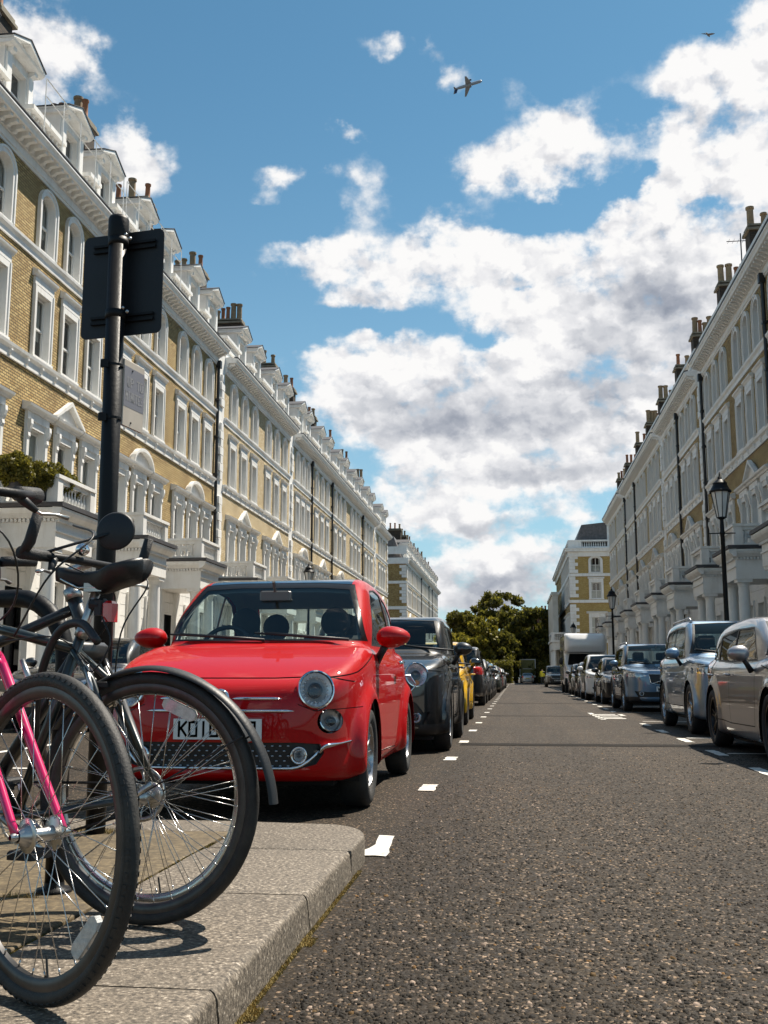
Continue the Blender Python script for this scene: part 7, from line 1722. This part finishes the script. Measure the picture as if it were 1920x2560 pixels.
for i, (x, y, h, w, lf, lab) in enumerate((
        (-2.6, 172, 14.6, 4.3, LF1, 'tallest olive green tree at the end of the street'), (-8.4, 168, 11.4, 2.6, LF1, 'slender tree beside the distant left block'), (-9.6, 160, 7.2, 2.8, LF3, 'bright yellow green low tree beside the distant left block'),
        (-4.4, 158, 9.6, 2.8, LF3, 'sunlit pale tree in front of the tallest tree'), (3.0, 164, 11.2, 4.2, LF2, 'broad dark tree right of the tallest tree'), (.3, 166, 11.0, 3.0, LF1, 'olive tree between the tallest and the broad dark tree'),
        (6.4, 170, 9.0, 2.4, LF3, 'light green tree behind the corner house porch'), (-6.2, 156, 6.4, 2.6, LF3, 'low pale green tree at the left of the tree group'), (-2.4, 158, 7.4, 3.0, LF2, 'low dark tree above the end hedge'), (4.6, 162, 6.5, 2.4, LF2, 'low dark tree behind the box lorry'))):
    tree(x, y, h, w, lab, lf, 17000, i, .08 if h < 10 else .14, .34)
rng = np.random.default_rng(5)
for nm, x0, x1, y, h, lab in (('hedge', -11, -.2, 152, 3.0, 'dark hedge closing the street left of the box lorry'), ('hedge', 3.5, 5.6, 156, 3.2, 'dark hedge between the box lorry and the corner house')):
    N = 14000; P = np.stack([rng.uniform(x0, x1, N), y + rng.uniform(0, 1.6, N), rng.random(N) ** .8 * h * (1 + .12 * np.sin(rng.uniform(x0, x1, N)))], 1)
    r = thing(nm, lab, 'hedge', (0, 0, 0), 0, 'end hedges'); leafy('foliage', P, .16, LF2, r); b_ = MB(); b_.box(x0 + .2, x1 - .2, y + .4, y + 1.2, 0, h * .75); b_.build('stems', BARK, r)
# clipped shrubs on the portico balcony
for k, (yy_, r, zz) in enumerate(((25.2, .46, 6.12), (26.7, .46, 6.18), (27.55, .50, 6.24), (28.35, .44, 6.16))):
    root = thing('balcony_shrub', '%s green shrub on the portico balcony, counting away from the camera' % NUM[k], 'shrub', (-12.75, yy_, 5.55), 0, 'shrubs on the portico balcony')
    q = rng.normal(size=(5200, 3)); q /= np.linalg.norm(q, axis=1)[:, None]; lump = 1 + .22 * np.sin(q[:, 0] * 6 + k) * np.sin(q[:, 1] * 5 + k * 2) * np.sin(q[:, 2] * 6); q *= ((rng.random(5200) ** .28) * r * lump)[:, None]; q += np.array([0, 0, zz - 5.55])
    leafy('foliage', q, .055, LFB, root); b_ = MB(); b_.tube([(0, 0, .3), (.05, .02, zz - 5.55)], .03, 6); b_.build('stem', BARK, root)
    b_ = MB(); b_.lathe([(.17, 0), (.23, .36), (.25, .36), (.25, .40), (.2, .4)], 12); b_.build('pot', LEAD, root)
# airliner and gull
def airliner():
    D_ = 1450.; d = Vector((-.0307, .8553, .5172)).normalized(); c = Vector((0, 0, .8)) + d * D_
    root = thing('airliner', 'white twin-engine airliner flying through the blue gap', 'aeroplane', c); 
    m = mat('aircraft_white', (.42, .45, .50), .4); mb = mat('aircraft_blue', (.03, .05, .12), .4)
    L_ = 48.
    b_ = MB(); n = 16; prof = [(0, -.5), (.35, -.49), (.8, -.46), (1.0, -.40), (1.0, .25), (.8, .36), (.4, .46), (.12, .5)]
    b_.lathe([(r * 2.5, z * L_) for r, z in prof], 16, M=Matrix.Rotation(-PI / 2, 4, 'Y')); b_.build('fuselage', m, root, True)
    for s_ in (1, -1):
        b_ = MB(); P = [(6, s_ * 2, -.8), (-3, s_ * 22, 1.4), (-6, s_ * 22.4, 1.5), (-4, s_ * 2, -.8)]; vs = [(x, y, z + t) for t in (-.25, .25) for x, y, z in P]; b_.add(vs, [(0, 1, 2, 3), (7, 6, 5, 4), (0, 4, 5, 1), (1, 5, 6, 2), (2, 6, 7, 3), (3, 7, 4, 0)]); b_.build('wing', m, root)
        b_ = MB(); b_.lathe([(1.0, -2.4), (1.5, -1.8), (1.4, .8), (.8, 2.6)], 14, c=(0, 0, 0), M=Matrix.Translation((4.0, s_ * 7.5, -2.1)) @ Matrix.Rotation(-PI / 2, 4, 'Y')); b_.build('engine', mb, root, True)
        b_ = MB(); P = [(-19, s_ * .8, 1.2), (-23.5, s_ * 8, 2.0), (-25.2, s_ * 8, 2.0), (-23.5, s_ * .8, 1.2)]; vs = [(x, y, z + t) for t in (-.15, .15) for x, y, z in P]; b_.add(vs, [(0, 1, 2, 3), (7, 6, 5, 4), (0, 4, 5, 1), (1, 5, 6, 2), (2, 6, 7, 3), (3, 7, 4, 0)]); b_.build('tailplane', m, root)
    b_ = MB(); b_.prism([(-17.5, 1.8), (-22, 8.6), (-25, 8.6), (-23.8, 1.8)], 'y', -.25, .25); b_.build('fin', mb, root)
    # nose toward the upper right of the view, banking a little
    fwd_ = Vector((.92, .10, .30)).normalized(); side = Vector((-.22, -.95, .10)); side = (side - fwd_ * side.dot(fwd_)).normalized(); up_ = fwd_.cross(side)
    root.rotation_mode = 'QUATERNION'; root.rotation_quaternion = Matrix((fwd_, side, up_)).transposed().to_quaternion(); root.scale = (.80, .80, .80)
airliner()
def gull():
    d = Vector((.171, .829, .532)).normalized(); root = thing('gull', 'small gull gliding near the top right corner', 'bird', Vector((0, 0, .8)) + d * 60); root.rotation_euler = (.5, .3, .9); root.scale = (.7, .7, .7)
    b_ = MB(); b_.tube([(-.24, 0, 0), (-.1, 0, .02), (.1, 0, .03), (.22, 0, .05), (.28, 0, .04)], [.02, .06, .07, .04, .01], 8)
    for s_ in (1, -1):
        P = [(.12, s_ * .04, .04), (.16, s_ * .35, .16), (-.05, s_ * .68, .08), (-.02, s_ * .35, .13), (-.08, s_ * .04, .04)]; b_.add([(x, y, z + t) for t in (0, -.012) for x, y, z in P], [(0, 1, 2, 3, 4), (9, 8, 7, 6, 5)] + [(i, (i + 1) % 5, 5 + (i + 1) % 5, 5 + i) for i in range(5)])
    b_.build('body', mat('gull_grey', (.25, .25, .26), .7), root)
gull()
def road_worker():
    """figure in a yellow jacket far down the street; one skinned surface"""
    root = thing('person', 'person in bright yellow jacket and dark trousers standing at the far junction', 'person', (3.05, 118, 0), .3)
    me = bpy.data.meshes.new('body'); V = [(0, 0, .95), (0, 0, 1.2), (0, .0, 1.42), (0, 0, 1.52), (0, -.02, 1.66), (.19, 0, 1.40), (.25, 0, 1.14), (.22, -.10, .92), (-.19, 0, 1.40), (-.25, 0, 1.14), (-.22, -.06, .90), (.09, 0, .90), (.10, -.02, .50), (.10, .02, .08), (.11, -.14, .04), (-.09, 0, .90), (-.10, -.02, .50), (-.10, .02, .08), (-.11, -.14, .04)]
    E_ = [(0, 1), (1, 2), (2, 3), (3, 4), (2, 5), (5, 6), (6, 7), (2, 8), (8, 9), (9, 10), (0, 11), (11, 12), (12, 13), (13, 14), (0, 15), (15, 16), (16, 17), (17, 18)]
    me.from_pydata(V, E_, []); o = link('body', me, root); sk = o.modifiers.new('skin', 'SKIN'); su = o.modifiers.new('sub', 'SUBSURF'); su.levels = su.render_levels = 1
    R_ = [.15, .16, .15, .055, .105, .07, .05, .04, .07, .05, .04, .095, .07, .045, .04, .095, .07, .045, .04]
    for v, r in zip(me.skin_vertices[0].data, R_): v.radius = (r, r * .8)
    me.skin_vertices[0].data[0].use_root = True
    m = bpy.data.materials.new('worker_clothes'); m.use_nodes = True; g = NT(m.node_tree); out = g.n('ShaderNodeOutputMaterial'); bs = g.n('ShaderNodeBsdfPrincipled'); g.l(bs.outputs[0], out.inputs[0]); tc = g.n('ShaderNodeTexCoord'); sp = g.n('ShaderNodeSeparateXYZ'); g.l(tc.outputs['Object'], sp.inputs[0])
    g.l(g.ramp(g.m('MULTIPLY', sp.outputs[2], .5), [(0, (.02, .02, .025)), (.445, (.02, .02, .025)), (.45, (.62, .55, .02)), (.765, (.62, .55, .02)), (.77, (.45, .28, .2)), (.845, (.45, .28, .2)), (.85, (.03, .02, .015))], 'CONSTANT'), bs.inputs['Base Color']); me.materials.append(m)
road_worker()
bpy.context.view_layer.update()
